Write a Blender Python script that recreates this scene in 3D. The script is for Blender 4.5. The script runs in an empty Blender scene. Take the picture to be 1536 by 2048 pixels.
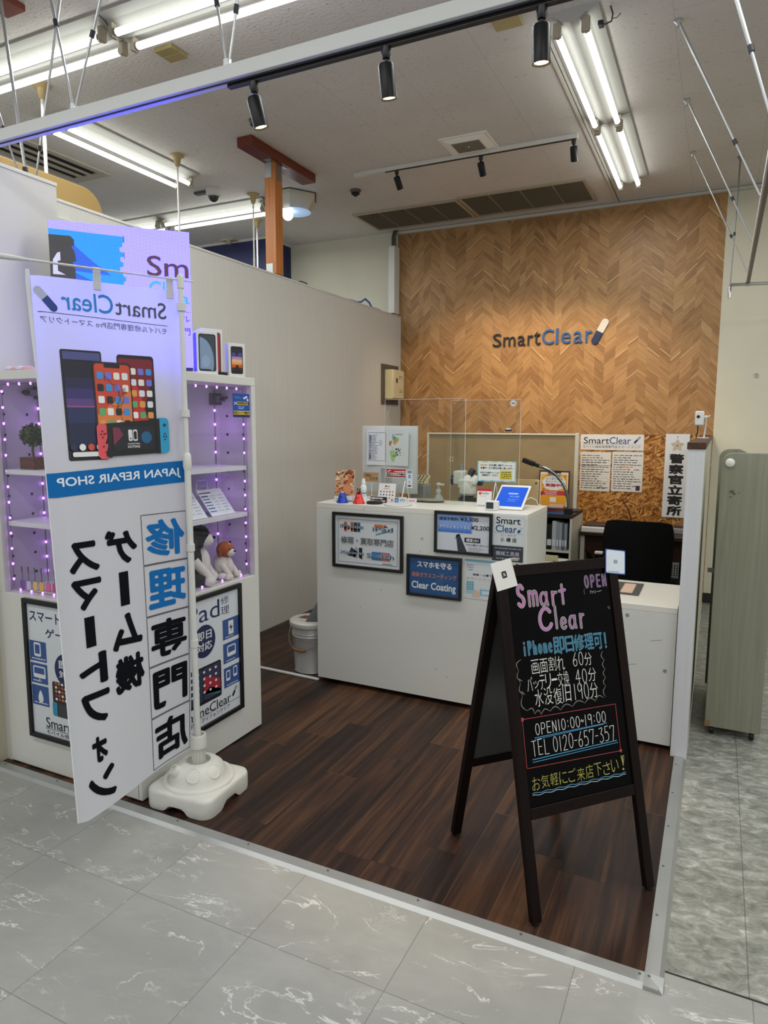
import bpy, bmesh, math, random
from math import sin, cos, pi, radians
from mathutils import Vector, Matrix
random.seed(7)
SC = bpy.context.scene
COL = SC.collection

# ------------------------------------------------------------------ camera
CAM_YAW, CAM_PITCH, CAM_ROLL, CAM_F = -0.4527750637672605, -0.1254866674555819, 0.0032797101823270353, 1366.466
_f = Vector((sin(CAM_YAW) * cos(CAM_PITCH), cos(CAM_YAW) * cos(CAM_PITCH), sin(CAM_PITCH)))
_r0 = Vector((cos(CAM_YAW), -sin(CAM_YAW), 0))
_u0 = _r0.cross(_f)
_r = _r0 * cos(CAM_ROLL) + _u0 * sin(CAM_ROLL)
_u = -_r0 * sin(CAM_ROLL) + _u0 * cos(CAM_ROLL)
cam_d = bpy.data.cameras.new('camera')
cam_d.sensor_fit = 'VERTICAL'
cam_d.sensor_height = 36.0
cam_d.lens = CAM_F / 2048 * 36
cam_d.clip_start = 0.05
cam = bpy.data.objects.new('camera', cam_d)
COL.objects.link(cam)
cam.matrix_world = Matrix(((_r.x, _u.x, -_f.x, 0), (_r.y, _u.y, -_f.y, 0), (_r.z, _u.z, -_f.z, 1.5), (0, 0, 0, 1)))
SC.camera = cam

# ------------------------------------------------------------------ light and exposure
SC.view_settings.view_transform = 'Standard'
SC.view_settings.look = 'None'
SC.view_settings.gamma = 1
SC.view_settings.use_curve_mapping = False
SC.view_settings.exposure = 0.0
W_STRENGTH = 0.45          # daylight-white hall beyond the built part of the shopping floor
TUBE, STRIP = 4.5, 4.9     # glow of the fluorescent tubes, watts each tube sends down
LED_SCREEN = 1.0
SPOT_FRONT, SPOT_BACK = 20.0, 62.0
PURPLE_BULB, PURPLE_LAMP = 5.0, 0.18
world = bpy.data.worlds.new('hall')
SC.world = world
world.use_nodes = True
world.node_tree.nodes['Background'].inputs[0].default_value = (0.98, 0.985, 1.0, 1)
world.node_tree.nodes['Background'].inputs[1].default_value = W_STRENGTH

# ------------------------------------------------------------------ materials
def lin(h):
    h = h.lstrip('#')
    out = []
    for i in (0, 2, 4):
        c = int(h[i:i + 2], 16) / 255
        out.append(c / 12.92 if c <= 0.04045 else ((c + 0.055) / 1.055) ** 2.4)
    return (*out, 1.0)

_MC = {}
def M(h, rough=0.5, metal=0.0, emit=0.0, noise=0.0, scale=40.0, spec=0.5, coat=0.0, bump=0.0, bscale=200.0):
    key = (h, rough, metal, emit, noise, scale, spec, coat, bump, bscale)
    if key in _MC:
        return _MC[key]
    m = bpy.data.materials.new('mat_' + h.lstrip('#'))
    m.use_nodes = True
    nt = m.node_tree
    b = nt.nodes['Principled BSDF']
    c = lin(h)
    b.inputs['Base Color'].default_value = c
    b.inputs['Roughness'].default_value = rough
    b.inputs['Metallic'].default_value = metal
    b.inputs['Specular IOR Level'].default_value = spec
    b.inputs['Coat Weight'].default_value = coat
    if emit:
        b.inputs['Emission Color'].default_value = c
        b.inputs['Emission Strength'].default_value = emit
    if noise or bump:
        tc = nt.nodes.new('ShaderNodeNewGeometry')
        n = nt.nodes.new('ShaderNodeTexNoise')
        n.inputs['Scale'].default_value = scale
        n.inputs['Detail'].default_value = 4
        nt.links.new(tc.outputs['Position'], n.inputs['Vector'])
        if noise:
            r = nt.nodes.new('ShaderNodeValToRGB')
            r.color_ramp.elements[0].position = 0.3
            r.color_ramp.elements[1].position = 0.7
            r.color_ramp.elements[0].color = tuple(min(1, x * (1 - noise)) for x in c[:3]) + (1,)
            r.color_ramp.elements[1].color = tuple(min(1, x * (1 + noise)) for x in c[:3]) + (1,)
            nt.links.new(n.outputs[0], r.inputs[0])
            nt.links.new(r.outputs[0], b.inputs['Base Color'])
        if bump:
            n2 = nt.nodes.new('ShaderNodeTexNoise')
            n2.inputs['Scale'].default_value = bscale
            n2.inputs['Detail'].default_value = 3
            nt.links.new(tc.outputs['Position'], n2.inputs['Vector'])
            bp = nt.nodes.new('ShaderNodeBump')
            bp.inputs['Strength'].default_value = bump
            bp.inputs['Distance'].default_value = 0.002
            nt.links.new(n2.outputs[0], bp.inputs['Height'])
            nt.links.new(bp.outputs[0], b.inputs['Normal'])
    _MC[key] = m
    return m

class NT:
    """Small expression helper for node materials."""
    def __init__(s, name):
        s.m = bpy.data.materials.new(name)
        s.m.use_nodes = True
        s.t = s.m.node_tree
        s.b = s.t.nodes['Principled BSDF']
        g = s.t.nodes.new('ShaderNodeNewGeometry')
        sp = s.t.nodes.new('ShaderNodeSeparateXYZ')
        s.pos = g.outputs['Position']
        s.t.links.new(s.pos, sp.inputs[0])
        s.x, s.y, s.z = sp.outputs
    def put(s, sock, v):
        if isinstance(v, bpy.types.NodeSocket):
            s.t.links.new(v, sock)
        else:
            sock.default_value = v
    def ma(s, op, *a):
        n = s.t.nodes.new('ShaderNodeMath')
        n.operation = op
        for i, v in enumerate(a):
            s.put(n.inputs[i], v)
        return n.outputs[0]
    def vec(s, x, y, z):
        n = s.t.nodes.new('ShaderNodeCombineXYZ')
        for i, v in enumerate((x, y, z)):
            s.put(n.inputs[i], v)
        return n.outputs[0]
    def noise(s, v, scale=5.0, detail=4.0, rough=0.5, dist=0.0):
        n = s.t.nodes.new('ShaderNodeTexNoise')
        s.put(n.inputs['Vector'], v)
        n.inputs['Scale'].default_value = scale
        n.inputs['Detail'].default_value = detail
        n.inputs['Roughness'].default_value = rough
        n.inputs['Distortion'].default_value = dist
        return n.outputs[0]
    def white(s, v):
        n = s.t.nodes.new('ShaderNodeTexWhiteNoise')
        n.noise_dimensions = '3D'
        s.put(n.inputs['Vector'], v)
        return n.outputs['Value']
    def voro(s, v, scale=5.0, feat='F1', out='Distance'):
        n = s.t.nodes.new('ShaderNodeTexVoronoi')
        n.feature = feat
        s.put(n.inputs['Vector'], v)
        n.inputs['Scale'].default_value = scale
        return n.outputs[out]
    def ramp(s, f, stops, interp='LINEAR'):
        n = s.t.nodes.new('ShaderNodeValToRGB')
        n.color_ramp.interpolation = interp
        e = n.color_ramp.elements
        while len(e) < len(stops):
            e.new(0.5)
        for k, (p, c) in zip(e, stops):
            k.position = p
            k.color = lin(c) if isinstance(c, str) else (c, c, c, 1)
        s.put(n.inputs[0], f)
        return n.outputs[0]
    def mix(s, f, a, b, mode='MIX'):
        n = s.t.nodes.new('ShaderNodeMix')
        n.data_type = 'RGBA'
        n.blend_type = mode
        s.put(n.inputs[0], f)
        s.put(n.inputs[6], lin(a) if isinstance(a, str) else a)
        s.put(n.inputs[7], lin(b) if isinstance(b, str) else b)
        return n.outputs[2]
    def bump(s, h, strength=0.3, dist=0.002):
        n = s.t.nodes.new('ShaderNodeBump')
        n.inputs['Strength'].default_value = strength
        n.inputs['Distance'].default_value = dist
        s.put(n.inputs['Height'], h)
        s.t.links.new(n.outputs[0], s.b.inputs['Normal'])
    def done(s, col, rough=0.5, spec=0.5):
        s.put(s.b.inputs['Base Color'], col)
        s.put(s.b.inputs['Roughness'], rough)
        s.b.inputs['Specular IOR Level'].default_value = spec
        return s.m

def mat_chevron():
    n = NT('chevron_wood')
    w, h = 0.235, 0.088
    wob = n.ma('MULTIPLY', n.ma('SINE', n.ma('MULTIPLY', n.x, 4.3)), 0.17)
    u = n.ma('ADD', n.ma('DIVIDE', n.ma('ADD', n.x, 10.08), w), wob)
    i = n.ma('FLOOR', u)
    fr = n.ma('FRACT', u)
    odd = n.ma('MODULO', i, 2.0)
    t = n.ma('ABSOLUTE', n.ma('SUBTRACT', odd, fr))
    zz = n.ma('ADD', n.z, n.ma('MULTIPLY', t, 0.215))
    c1 = n.ma('ADD', 0.26, n.ma('MULTIPLY', n.white(n.vec(i, 3.0, 1.0)), 0.18))
    c2 = n.ma('ADD', 0.62, n.ma('MULTIPLY', n.white(n.vec(i, 4.0, 1.0)), 0.18))
    sub = n.ma('ADD', n.ma('GREATER_THAN', fr, c1), n.ma('GREATER_THAN', fr, c2))
    cid = n.ma('ADD', n.ma('MULTIPLY', i, 3.0), sub)
    off = n.white(n.vec(cid, 7.0, 2.0))
    row = n.ma('ADD', n.ma('DIVIDE', zz, h), off)
    row2 = n.ma('ADD', row, n.ma('MULTIPLY', n.ma('SINE', n.ma('MULTIPLY', row, 2.3)), 0.30))
    j = n.ma('FLOOR', row2)
    tone = n.white(n.vec(cid, j, 5.0))
    tone2 = n.white(n.vec(cid, j, 8.0))
    sh = n.ma('MULTIPLY', tone2, 7.0)
    g0 = n.noise(n.vec(n.ma('MULTIPLY', u, 0.9), n.ma('MULTIPLY', zz, 17.0), sh), 1.0, 4.0, 0.6, 0.6)
    g1 = n.noise(n.vec(n.ma('MULTIPLY', u, 2.0), n.ma('MULTIPLY', zz, 60.0), sh), 1.0, 5.0, 0.65, 0.5)
    g2 = n.noise(n.vec(n.ma('MULTIPLY', u, 6.0), n.ma('MULTIPLY', zz, 210.0), cid), 1.0, 3.0, 0.6)
    f = n.ma('ADD', n.ma('ADD', 0.04, n.ma('MULTIPLY', tone, 0.17)), n.ma('ADD', n.ma('MULTIPLY', g0, 0.40), n.ma('ADD', n.ma('MULTIPLY', g1, 0.34), n.ma('MULTIPLY', g2, 0.12))))
    col = n.ramp(f, [(0.30, '#735435'), (0.44, '#8d673f'), (0.55, '#a0794c'), (0.66, '#b0885a'), (0.82, '#c29d6f')])
    fz = n.ma('FRACT', row2)
    edge = n.ma('MULTIPLY', n.ma('LESS_THAN', fz, 0.07), n.ma('GREATER_THAN', tone2, 0.45))
    col = n.mix(n.ma('MULTIPLY', edge, 0.42), col, '#e2c294')
    edge2 = n.ma('GREATER_THAN', fz, 0.95)
    col = n.mix(n.ma('MULTIPLY', edge2, 0.35), col, '#5f4226')
    return n.done(col, 0.45, 0.35)

def mat_planks():
    n = NT('walnut_planks')
    W, L = 0.15, 0.92
    u = n.ma('DIVIDE', n.ma('ADD', n.x, 10.0), W)
    i = n.ma('FLOOR', u)
    v = n.ma('ADD', n.ma('DIVIDE', n.y, L), n.white(n.vec(i, 1.0, 4.0)))
    j = n.ma('FLOOR', v)
    tone = n.white(n.vec(i, j, 9.0))
    sh = n.ma('ADD', i, n.ma('MULTIPLY', j, 5.0))
    g0 = n.noise(n.vec(n.ma('MULTIPLY', n.x, 13.0), n.ma('MULTIPLY', n.y, 0.75), sh), 1.0, 3.0, 0.55, 0.9)
    g1 = n.noise(n.vec(n.ma('MULTIPLY', n.x, 46.0), n.ma('MULTIPLY', n.y, 1.6), sh), 1.0, 6.0, 0.62, 0.9)
    g2 = n.noise(n.vec(n.ma('MULTIPLY', n.x, 190.0), n.ma('MULTIPLY', n.y, 6.0), i), 1.0, 3.0, 0.6)
    f = n.ma('ADD', n.ma('MULTIPLY', tone, 0.10), n.ma('ADD', n.ma('MULTIPLY', g0, 0.55), n.ma('ADD', n.ma('MULTIPLY', g1, 0.32), n.ma('MULTIPLY', g2, 0.12))))
    col = n.ramp(f, [(0.36, '#18100e'), (0.46, '#271914'), (0.54, '#38251b'), (0.63, '#503523'), (0.76, '#6e4c30')])
    gx = n.ma('FRACT', u)
    gy = n.ma('FRACT', v)
    gap = n.ma('MAXIMUM', n.ma('LESS_THAN', gx, 0.014), n.ma('LESS_THAN', gy, 0.003))
    lite = n.ma('GREATER_THAN', tone, 0.5)
    col = n.mix(n.ma('MULTIPLY', n.ma('MULTIPLY', gap, lite), 0.5), col, '#6e5038')
    col = n.mix(n.ma('MULTIPLY', n.ma('MULTIPLY', gap, n.ma('SUBTRACT', 1.0, lite)), 0.75), col, '#150d0a')
    n.bump(g2, 0.08, 0.001)
    return n.done(col, n.ma('ADD', 0.34, n.ma('MULTIPLY', g2, 0.2)), 0.3)

def mat_marble():
    n = NT('marble_tile')
    S = 0.443
    tx = n.ma('DIVIDE', n.ma('ADD', n.x, 1.164 + 443 * 0.0), S)
    ty = n.ma('DIVIDE', n.ma('SUBTRACT', n.y, 1.485), S)
    i, j = n.ma('FLOOR', tx), n.ma('FLOOR', ty)
    rnd = n.white(n.vec(i, j, 1.0))
    ox = n.ma('MULTIPLY', rnd, 13.0)
    p = n.vec(n.ma('ADD', n.ma('ADD', n.x, n.ma('MULTIPLY', n.y, 0.5)), ox), n.ma('ADD', n.ma('SUBTRACT', n.ma('MULTIPLY', n.y, 2.2), n.ma('MULTIPLY', n.x, 0.5)), ox), rnd)
    n1 = n.noise(p, 2.6, 6.0, 0.62, 0.7)
    v1 = n.ma('SUBTRACT', 1.0, n.ma('MINIMUM', 1.0, n.ma('MULTIPLY', n.ma('ABSOLUTE', n.ma('SUBTRACT', n1, 0.5)), 90.0)))
    m1 = n.noise(p, 5.0, 2.0, 0.5)
    v1 = n.ma('MULTIPLY', v1, n.ma('MINIMUM', 1.0, n.ma('MAXIMUM', 0.0, n.ma('MULTIPLY', n.ma('SUBTRACT', m1, 0.46), 8.0))))
    n2 = n.noise(p, 6.5, 6.0, 0.62, 0.9)
    v2 = n.ma('SUBTRACT', 1.0, n.ma('MINIMUM', 1.0, n.ma('MULTIPLY', n.ma('ABSOLUTE', n.ma('SUBTRACT', n2, 0.52)), 60.0)))
    m2 = n.noise(p, 3.0, 2.0, 0.5, 0.4)
    v2 = n.ma('MULTIPLY', v2, n.ma('MINIMUM', 1.0, n.ma('MAXIMUM', 0.0, n.ma('MULTIPLY', n.ma('SUBTRACT', m2, 0.54), 7.0))))
    cloud = n.noise(p, 2.2, 6.0, 0.65, 0.5)
    base = n.ramp(cloud, [(0.3, '#91928e'), (0.7, '#a1a29e')])
    col = n.mix(n.ma('MULTIPLY', v1, 0.9), base, '#d8d9d6')
    col = n.mix(n.ma('MULTIPLY', v2, 0.5), col, '#c6c9c6')
    fx, fy = n.ma('FRACT', tx), n.ma('FRACT', ty)
    gap = n.ma('MAXIMUM', n.ma('LESS_THAN', fx, 0.006), n.ma('LESS_THAN', fy, 0.006))
    col = n.mix(n.ma('MULTIPLY', gap, 0.6), col, '#5d5e5c')
    return n.done(col, n.ma('ADD', 0.24, n.ma('MULTIPLY', cloud, 0.12)), 0.5)

def mat_marble2():
    n = NT('corridor_tile')
    S = 0.443
    tx = n.ma('DIVIDE', n.ma('SUBTRACT', n.x, 0.157), S)
    ty = n.ma('DIVIDE', n.ma('SUBTRACT', n.y, 1.89), S)
    p = n.vec(n.ma('ADD', n.ma('MULTIPLY', n.x, 1.0), n.ma('MULTIPLY', n.y, 0.55)), n.ma('SUBTRACT', n.ma('MULTIPLY', n.y, 1.7), n.ma('MULTIPLY', n.x, 0.5)), 0.0)
    a = n.noise(p, 16.0, 7.0, 0.68, 0.8)
    b = n.noise(p, 3.0, 3.0, 0.5, 0.5)
    f = n.ma('ADD', n.ma('MULTIPLY', a, 0.8), n.ma('MULTIPLY', b, 0.2))
    col = n.ramp(f, [(0.32, '#64665f'), (0.47, '#84867f'), (0.56, '#9b9d96'), (0.7, '#c4c6bf')])
    fx, fy = n.ma('FRACT', tx), n.ma('FRACT', ty)
    gap = n.ma('MAXIMUM', n.ma('LESS_THAN', fx, 0.008), n.ma('LESS_THAN', fy, 0.006))
    col = n.mix(n.ma('MULTIPLY', gap, 0.6), col, '#4c4d49')
    return n.done(col, 0.34, 0.45)

def mat_osb():
    n = NT('chipboard')
    base = None
    w1 = n.noise(n.pos, 30.0, 2.0, 0.5)
    col = None
    outs = []
    for k, (ang, sc) in enumerate(((0.5, 1.0), (-0.7, 1.15), (1.35, 0.9))):
        ca, sa = cos(ang), sin(ang)
        px = n.ma('ADD', n.ma('MULTIPLY', n.x, ca * sc), n.ma('MULTIPLY', n.z, sa * sc))
        pz = n.ma('ADD', n.ma('MULTIPLY', n.x, -sa * sc), n.ma('MULTIPLY', n.z, ca * sc))
        v = n.vec(n.ma('MULTIPLY', px, 22.0), n.ma('MULTIPLY', pz, 85.0), 3.0 * k)
        c = n.voro(v, 1.0, 'F1', 'Color')
        d = n.voro(v, 1.0, 'DISTANCE_TO_EDGE', 'Distance')
        outs.append((c, d))
    sepn = []
    for c, d in outs:
        s = n.t.nodes.new('ShaderNodeSeparateColor')
        n.t.links.new(c, s.inputs[0])
        sepn.append(s.outputs)
    pick1 = n.ma('GREATER_THAN', sepn[0][1], 0.55)
    pick2 = n.ma('GREATER_THAN', sepn[1][1], 0.5)
    t12 = n.ma('ADD', n.ma('MULTIPLY', pick1, sepn[0][0]), n.ma('MULTIPLY', n.ma('SUBTRACT', 1.0, pick1), n.ma('ADD', n.ma('MULTIPLY', pick2, sepn[1][0]), n.ma('MULTIPLY', n.ma('SUBTRACT', 1.0, pick2), sepn[2][0]))))
    f = n.ma('ADD', n.ma('MULTIPLY', t12, 0.8), n.ma('MULTIPLY', w1, 0.3))
    col = n.ramp(f, [(0.1, '#53300f'), (0.3, '#7d4d1f'), (0.5, '#a06a2f'), (0.75, '#b98546'), (1.0, '#cfa468')])
    return n.done(col, 0.55, 0.3)

def mat_ceiling():
    n = NT('ceiling_board')
    a = n.noise(n.vec(n.ma('MULTIPLY', n.x, 0.6), n.ma('MULTIPLY', n.y, 1.0), 0.0), 62.0, 3.0, 0.6)
    pit = n.ma('GREATER_THAN', a, 0.655)
    cl = n.noise(n.pos, 1.3, 4.0, 0.6)
    base = n.ramp(cl, [(0.3, '#d0ccc7'), (0.7, '#dad6d1')])
    col = n.mix(n.ma('MULTIPLY', pit, 0.55), base, '#877f79')
    fx = n.ma('FRACT', n.ma('DIVIDE', n.ma('ADD', n.x, 0.3), 0.455))
    row = n.ma('FLOOR', n.ma('DIVIDE', n.ma('ADD', n.x, 0.3), 0.455))
    fy = n.ma('FRACT', n.ma('ADD', n.ma('DIVIDE', n.y, 0.91), n.ma('MULTIPLY', row, 0.5)))
    gap = n.ma('MAXIMUM', n.ma('LESS_THAN', fx, 0.006), n.ma('LESS_THAN', fy, 0.003))
    col = n.mix(n.ma('MULTIPLY', gap, 0.35), col, '#7f7770')
    n.bump(a, 0.8, 0.006)
    return n.done(col, 0.8, 0.3)

def mat_grain(name, lo, hi, axis='z', sc=(60.0, 2.0), rough=0.45, spec=0.4):
    n = NT(name)
    if axis == 'z':
        v = n.vec(n.ma('MULTIPLY', n.ma('ADD', n.x, n.y), sc[0]), n.ma('MULTIPLY', n.z, sc[1]), 0.0)
    elif axis == 'y':
        v = n.vec(n.ma('MULTIPLY', n.ma('ADD', n.x, n.z), sc[0]), n.ma('MULTIPLY', n.y, sc[1]), 0.0)
    else:
        v = n.vec(n.ma('MULTIPLY', n.ma('ADD', n.y, n.z), sc[0]), n.ma('MULTIPLY', n.x, sc[1]), 0.0)
    a = n.noise(v, 1.0, 5.0, 0.6, 0.6)
    return n.done(n.ramp(a, [(0.3, lo), (0.7, hi)]), rough, spec)

def mat_fabric():
    n = NT('panel_fabric')
    a = n.noise(n.vec(n.ma('MULTIPLY', n.x, 500.0), n.ma('MULTIPLY', n.z, 300.0), 0.0), 1.0, 2.0)
    b = n.noise(n.pos, 6.0, 3.0)
    return n.done(n.ramp(n.ma('ADD', n.ma('MULTIPLY', a, 0.6), n.ma('MULTIPLY', b, 0.4)), [(0.3, '#8d7a5d'), (0.7, '#a8946f')]), 0.9, 0.1)

def mat_glass(tint='#ffffff', refl=1.0):
    m = bpy.data.materials.new('clear_pane')
    m.use_nodes = True
    t = m.node_tree
    t.nodes.clear()
    o = t.nodes.new('ShaderNodeOutputMaterial')
    tr = t.nodes.new('ShaderNodeBsdfTransparent')
    tr.inputs[0].default_value = lin(tint)
    g = t.nodes.new('ShaderNodeBsdfGlossy')
    g.inputs['Roughness'].default_value = 0.01
    fz = t.nodes.new('ShaderNodeLayerWeight')
    pw = t.nodes.new('ShaderNodeMath')
    pw.operation = 'POWER'
    pw.inputs[1].default_value = 4.0
    t.links.new(fz.outputs['Facing'], pw.inputs[0])
    mu = t.nodes.new('ShaderNodeMath')
    mu.operation = 'MULTIPLY_ADD'
    mu.inputs[1].default_value = 0.6 * refl
    mu.inputs[2].default_value = 0.025 * refl
    mx = t.nodes.new('ShaderNodeMixShader')
    t.links.new(pw.outputs[0], mu.inputs[0])
    t.links.new(mu.outputs[0], mx.inputs[0])
    t.links.new(tr.outputs[0], mx.inputs[1])
    t.links.new(g.outputs[0], mx.inputs[2])
    t.links.new(mx.outputs[0], o.inputs[0])
    return m

def mat_cloth():
    m = bpy.data.materials.new('banner_cloth')
    m.use_nodes = True
    t = m.node_tree
    b = t.nodes['Principled BSDF']
    b.inputs['Base Color'].default_value = lin('#e4e6ea')
    b.inputs['Roughness'].default_value = 0.8
    tl = t.nodes.new('ShaderNodeBsdfTranslucent')
    tl.inputs[0].default_value = lin('#e0e2ec')
    mx = t.nodes.new('ShaderNodeMixShader')
    mx.inputs[0].default_value = 0.45
    g = t.nodes.new('ShaderNodeNewGeometry')
    n = t.nodes.new('ShaderNodeTexNoise')
    n.inputs['Scale'].default_value = 700
    bp = t.nodes.new('ShaderNodeBump')
    bp.inputs['Strength'].default_value = 0.1
    bp.inputs['Distance'].default_value = 0.001
    t.links.new(g.outputs['Position'], n.inputs['Vector'])
    t.links.new(n.outputs[0], bp.inputs['Height'])
    t.links.new(bp.outputs[0], b.inputs['Normal'])
    t.links.new(b.outputs[0], mx.inputs[1])
    t.links.new(tl.outputs[0], mx.inputs[2])
    t.links.new(mx.outputs[0], t.nodes['Material Output'].inputs[0])
    return m

def mat_led(h, strength, blue=1.0):
    """One LED-matrix colour: lit dots on a slightly darker board."""
    m = bpy.data.materials.new('led_' + h.lstrip('#'))
    m.use_nodes = True
    t = m.node_tree
    b = t.nodes['Principled BSDF']
    c = lin(h)
    b.inputs['Base Color'].default_value = (0.02, 0.02, 0.02, 1)
    b.inputs['Emission Color'].default_value = (c[0], c[1], c[2] * blue, 1)
    g = t.nodes.new('ShaderNodeNewGeometry')
    sp = t.nodes.new('ShaderNodeSeparateXYZ')
    t.links.new(g.outputs['Position'], sp.inputs[0])
    def mm(op, *a):
        k = t.nodes.new('ShaderNodeMath')
        k.operation = op
        for i, v in enumerate(a):
            if isinstance(v, float):
                k.inputs[i].default_value = v
            else:
                t.links.new(v, k.inputs[i])
        return k.outputs[0]
    a = mm('ADD', mm('MULTIPLY', sp.outputs[0], 0.7071), mm('MULTIPLY', sp.outputs[1], 0.7071))
    da = mm('GREATER_THAN', mm('FRACT', mm('DIVIDE', a, 0.006)), 0.3)
    dz = mm('GREATER_THAN', mm('FRACT', mm('DIVIDE', sp.outputs[2], 0.006)), 0.3)
    s = mm('ADD', strength * 0.62, mm('MULTIPLY', mm('MULTIPLY', da, dz), strength * 0.75))
    t.links.new(s, b.inputs['Emission Strength'])
    return m

WHITE = '#dcdcd6'
GLASS = mat_glass()
ACRYLIC = mat_glass('#f8faf8', 0.9)

# ------------------------------------------------------------------ mesh builder
class MB:
    """Collects shapes (world coordinates) that become ONE mesh object."""
    def __init__(s):
        s.v, s.f, s.mi, s.mats, s.sm = [], [], [], [], []
    def slot(s, m):
        if m not in s.mats:
            s.mats.append(m)
        return s.mats.index(m)
    def add(s, vs, fs, m, smooth=False):
        k = len(s.v)
        s.v += [Vector(p) for p in vs]
        q = s.slot(m)
        for f in fs:
            s.f.append(tuple(k + i for i in f))
            s.mi.append(q)
            s.sm.append(smooth)
        return s
    def box(s, a, b, m, rot=None, piv=None):
        (x0, y0, z0), (x1, y1, z1) = a, b
        vs = [(x0, y0, z0), (x1, y0, z0), (x1, y1, z0), (x0, y1, z0), (x0, y0, z1), (x1, y0, z1), (x1, y1, z1), (x0, y1, z1)]
        if rot is not None:
            p = Vector(piv) if piv else Vector(((x0 + x1) / 2, (y0 + y1) / 2, (z0 + z1) / 2))
            vs = [p + rot @ (Vector(q) - p) for q in vs]
        return s.add(vs, [(0, 3, 2, 1), (4, 5, 6, 7), (0, 1, 5, 4), (1, 2, 6, 5), (2, 3, 7, 6), (3, 0, 4, 7)], m)
    def obox(s, c, hx, hy, hz, X, Y, Z, m):
        c = Vector(c)
        vs = [c + X * (sx * hx) + Y * (sy * hy) + Z * (sz * hz) for sz in (-1, 1) for sx, sy in ((-1, -1), (1, -1), (1, 1), (-1, 1))]
        return s.add(vs, [(0, 3, 2, 1), (4, 5, 6, 7), (0, 1, 5, 4), (1, 2, 6, 5), (2, 3, 7, 6), (3, 0, 4, 7)], m)
    def beam(s, p, q, w, t, m, up=(0, 0, 1)):
        """rectangular bar from p to q, width w (sideways) and thickness t"""
        p, q = Vector(p), Vector(q)
        Z = (q - p).normalized()
        U = Vector(up)
        if abs(Z.dot(U)) > 0.98:
            U = Vector((0, 1, 0))
        X = Z.cross(U).normalized()
        Y = X.cross(Z).normalized()
        return s.obox((p + q) / 2, w / 2, t / 2, (q - p).length / 2, X, Y, Z, m)
    def tube(s, pts, r, m, n=10, caps=True, smooth=True):
        pts = [Vector(p) for p in pts]
        rs = r if isinstance(r, (list, tuple)) else [r] * len(pts)
        vs, fs = [], []
        prev = None
        for i, p in enumerate(pts):
            d = (pts[min(i + 1, len(pts) - 1)] - pts[max(i - 1, 0)]).normalized()
            if prev is None:
                a = Vector((0, 0, 1)) if abs(d.z) < 0.9 else Vector((1, 0, 0))
                X = d.cross(a).normalized()
            else:
                X = (prev - d * prev.dot(d)).normalized()
            prev = X
            Y = d.cross(X)
            for k in range(n):
                t = 2 * pi * k / n
                vs.append(p + (X * cos(t) + Y * sin(t)) * rs[i])
        for i in range(len(pts) - 1):
            for k in range(n):
                a, b = i * n + k, i * n + (k + 1) % n
                fs.append((a, b, b + n, a + n))
        if caps:
            fs.append(tuple(range(n))[::-1])
            fs.append(tuple(len(vs) - n + k for k in range(n)))
        return s.add(vs, fs, m, smooth)
    def lathe(s, prof, m, c=(0, 0, 0), n=24, axis=None, smooth=True, caps=True):
        """prof: (radius, height) pairs along the axis"""
        c = Vector(c)
        Z = Vector(axis).normalized() if axis is not None else Vector((0, 0, 1))
        a = Vector((0, 0, 1)) if abs(Z.z) < 0.9 else Vector((1, 0, 0))
        X = a.cross(Z).normalized()
        Y = Z.cross(X)
        vs, fs = [], []
        for r, h in prof:
            for k in range(n):
                t = 2 * pi * k / n
                vs.append(c + Z * h + (X * cos(t) + Y * sin(t)) * r)
        for i in range(len(prof) - 1):
            for k in range(n):
                p, q = i * n + k, i * n + (k + 1) % n
                fs.append((p, q, q + n, p + n))
        if caps:
            fs.append(tuple(range(n))[::-1])
            fs.append(tuple(len(vs) - n + k for k in range(n)))
        return s.add(vs, fs, m, smooth)
    def ball(s, c, r, m, n=14, k=8):
        rx, ry, rz = r if isinstance(r, (list, tuple)) else (r, r, r)
        c = Vector(c)
        vs, fs = [], []
        for i in range(k + 1):
            t = pi * i / k
            for j in range(n):
                a = 2 * pi * j / n
                vs.append(c + Vector((rx * sin(t) * cos(a), ry * sin(t) * sin(a), rz * cos(t))))
        for i in range(k):
            for j in range(n):
                a, b = i * n + j, i * n + (j + 1) % n
                fs.append((a, a + n, b + n, b))
        return s.add(vs, fs, m, True)
    def prism(s, poly, h, o, U, V, N, m):
        """polygon (u, v) in plane o,U,V extruded by h along N"""
        o, U, V, N = Vector(o), Vector(U), Vector(V), Vector(N)
        k = len(poly)
        vs = [o + U * u + V * v for u, v in poly] + [o + U * u + V * v + N * h for u, v in poly]
        fs = [tuple(range(k))[::-1], tuple(range(k, 2 * k))]
        fs += [(i, (i + 1) % k, (i + 1) % k + k, i + k) for i in range(k)]
        return s.add(vs, fs, m)
    def build(s, name, parent=None, origin=None, bevel=0.0, seg=2, sharp=40, weld=False):
        if parent is not None:
            inv = parent['_mw'] if False else MW[parent.name].inverted()
            base = None
        else:
            if origin is None:
                xs = [p.x for p in s.v]
                ys = [p.y for p in s.v]
                origin = ((min(xs) + max(xs)) / 2, (min(ys) + max(ys)) / 2, min(p.z for p in s.v))
            inv = Matrix.Translation(-Vector(origin))
        me = bpy.data.meshes.new(name)
        me.from_pydata([tuple(inv @ p) for p in s.v], [], s.f)
        for m in s.mats:
            me.materials.append(m)
        me.polygons.foreach_set('material_index', s.mi)
        me.polygons.foreach_set('use_smooth', [True] * len(s.f) if (bevel or any(s.sm)) else [False] * len(s.f))
        me.update()
        if weld:
            bm = bmesh.new(); bm.from_mesh(me)
            bmesh.ops.remove_doubles(bm, verts=bm.verts, dist=1e-5)
            bm.to_mesh(me); bm.free()
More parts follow.
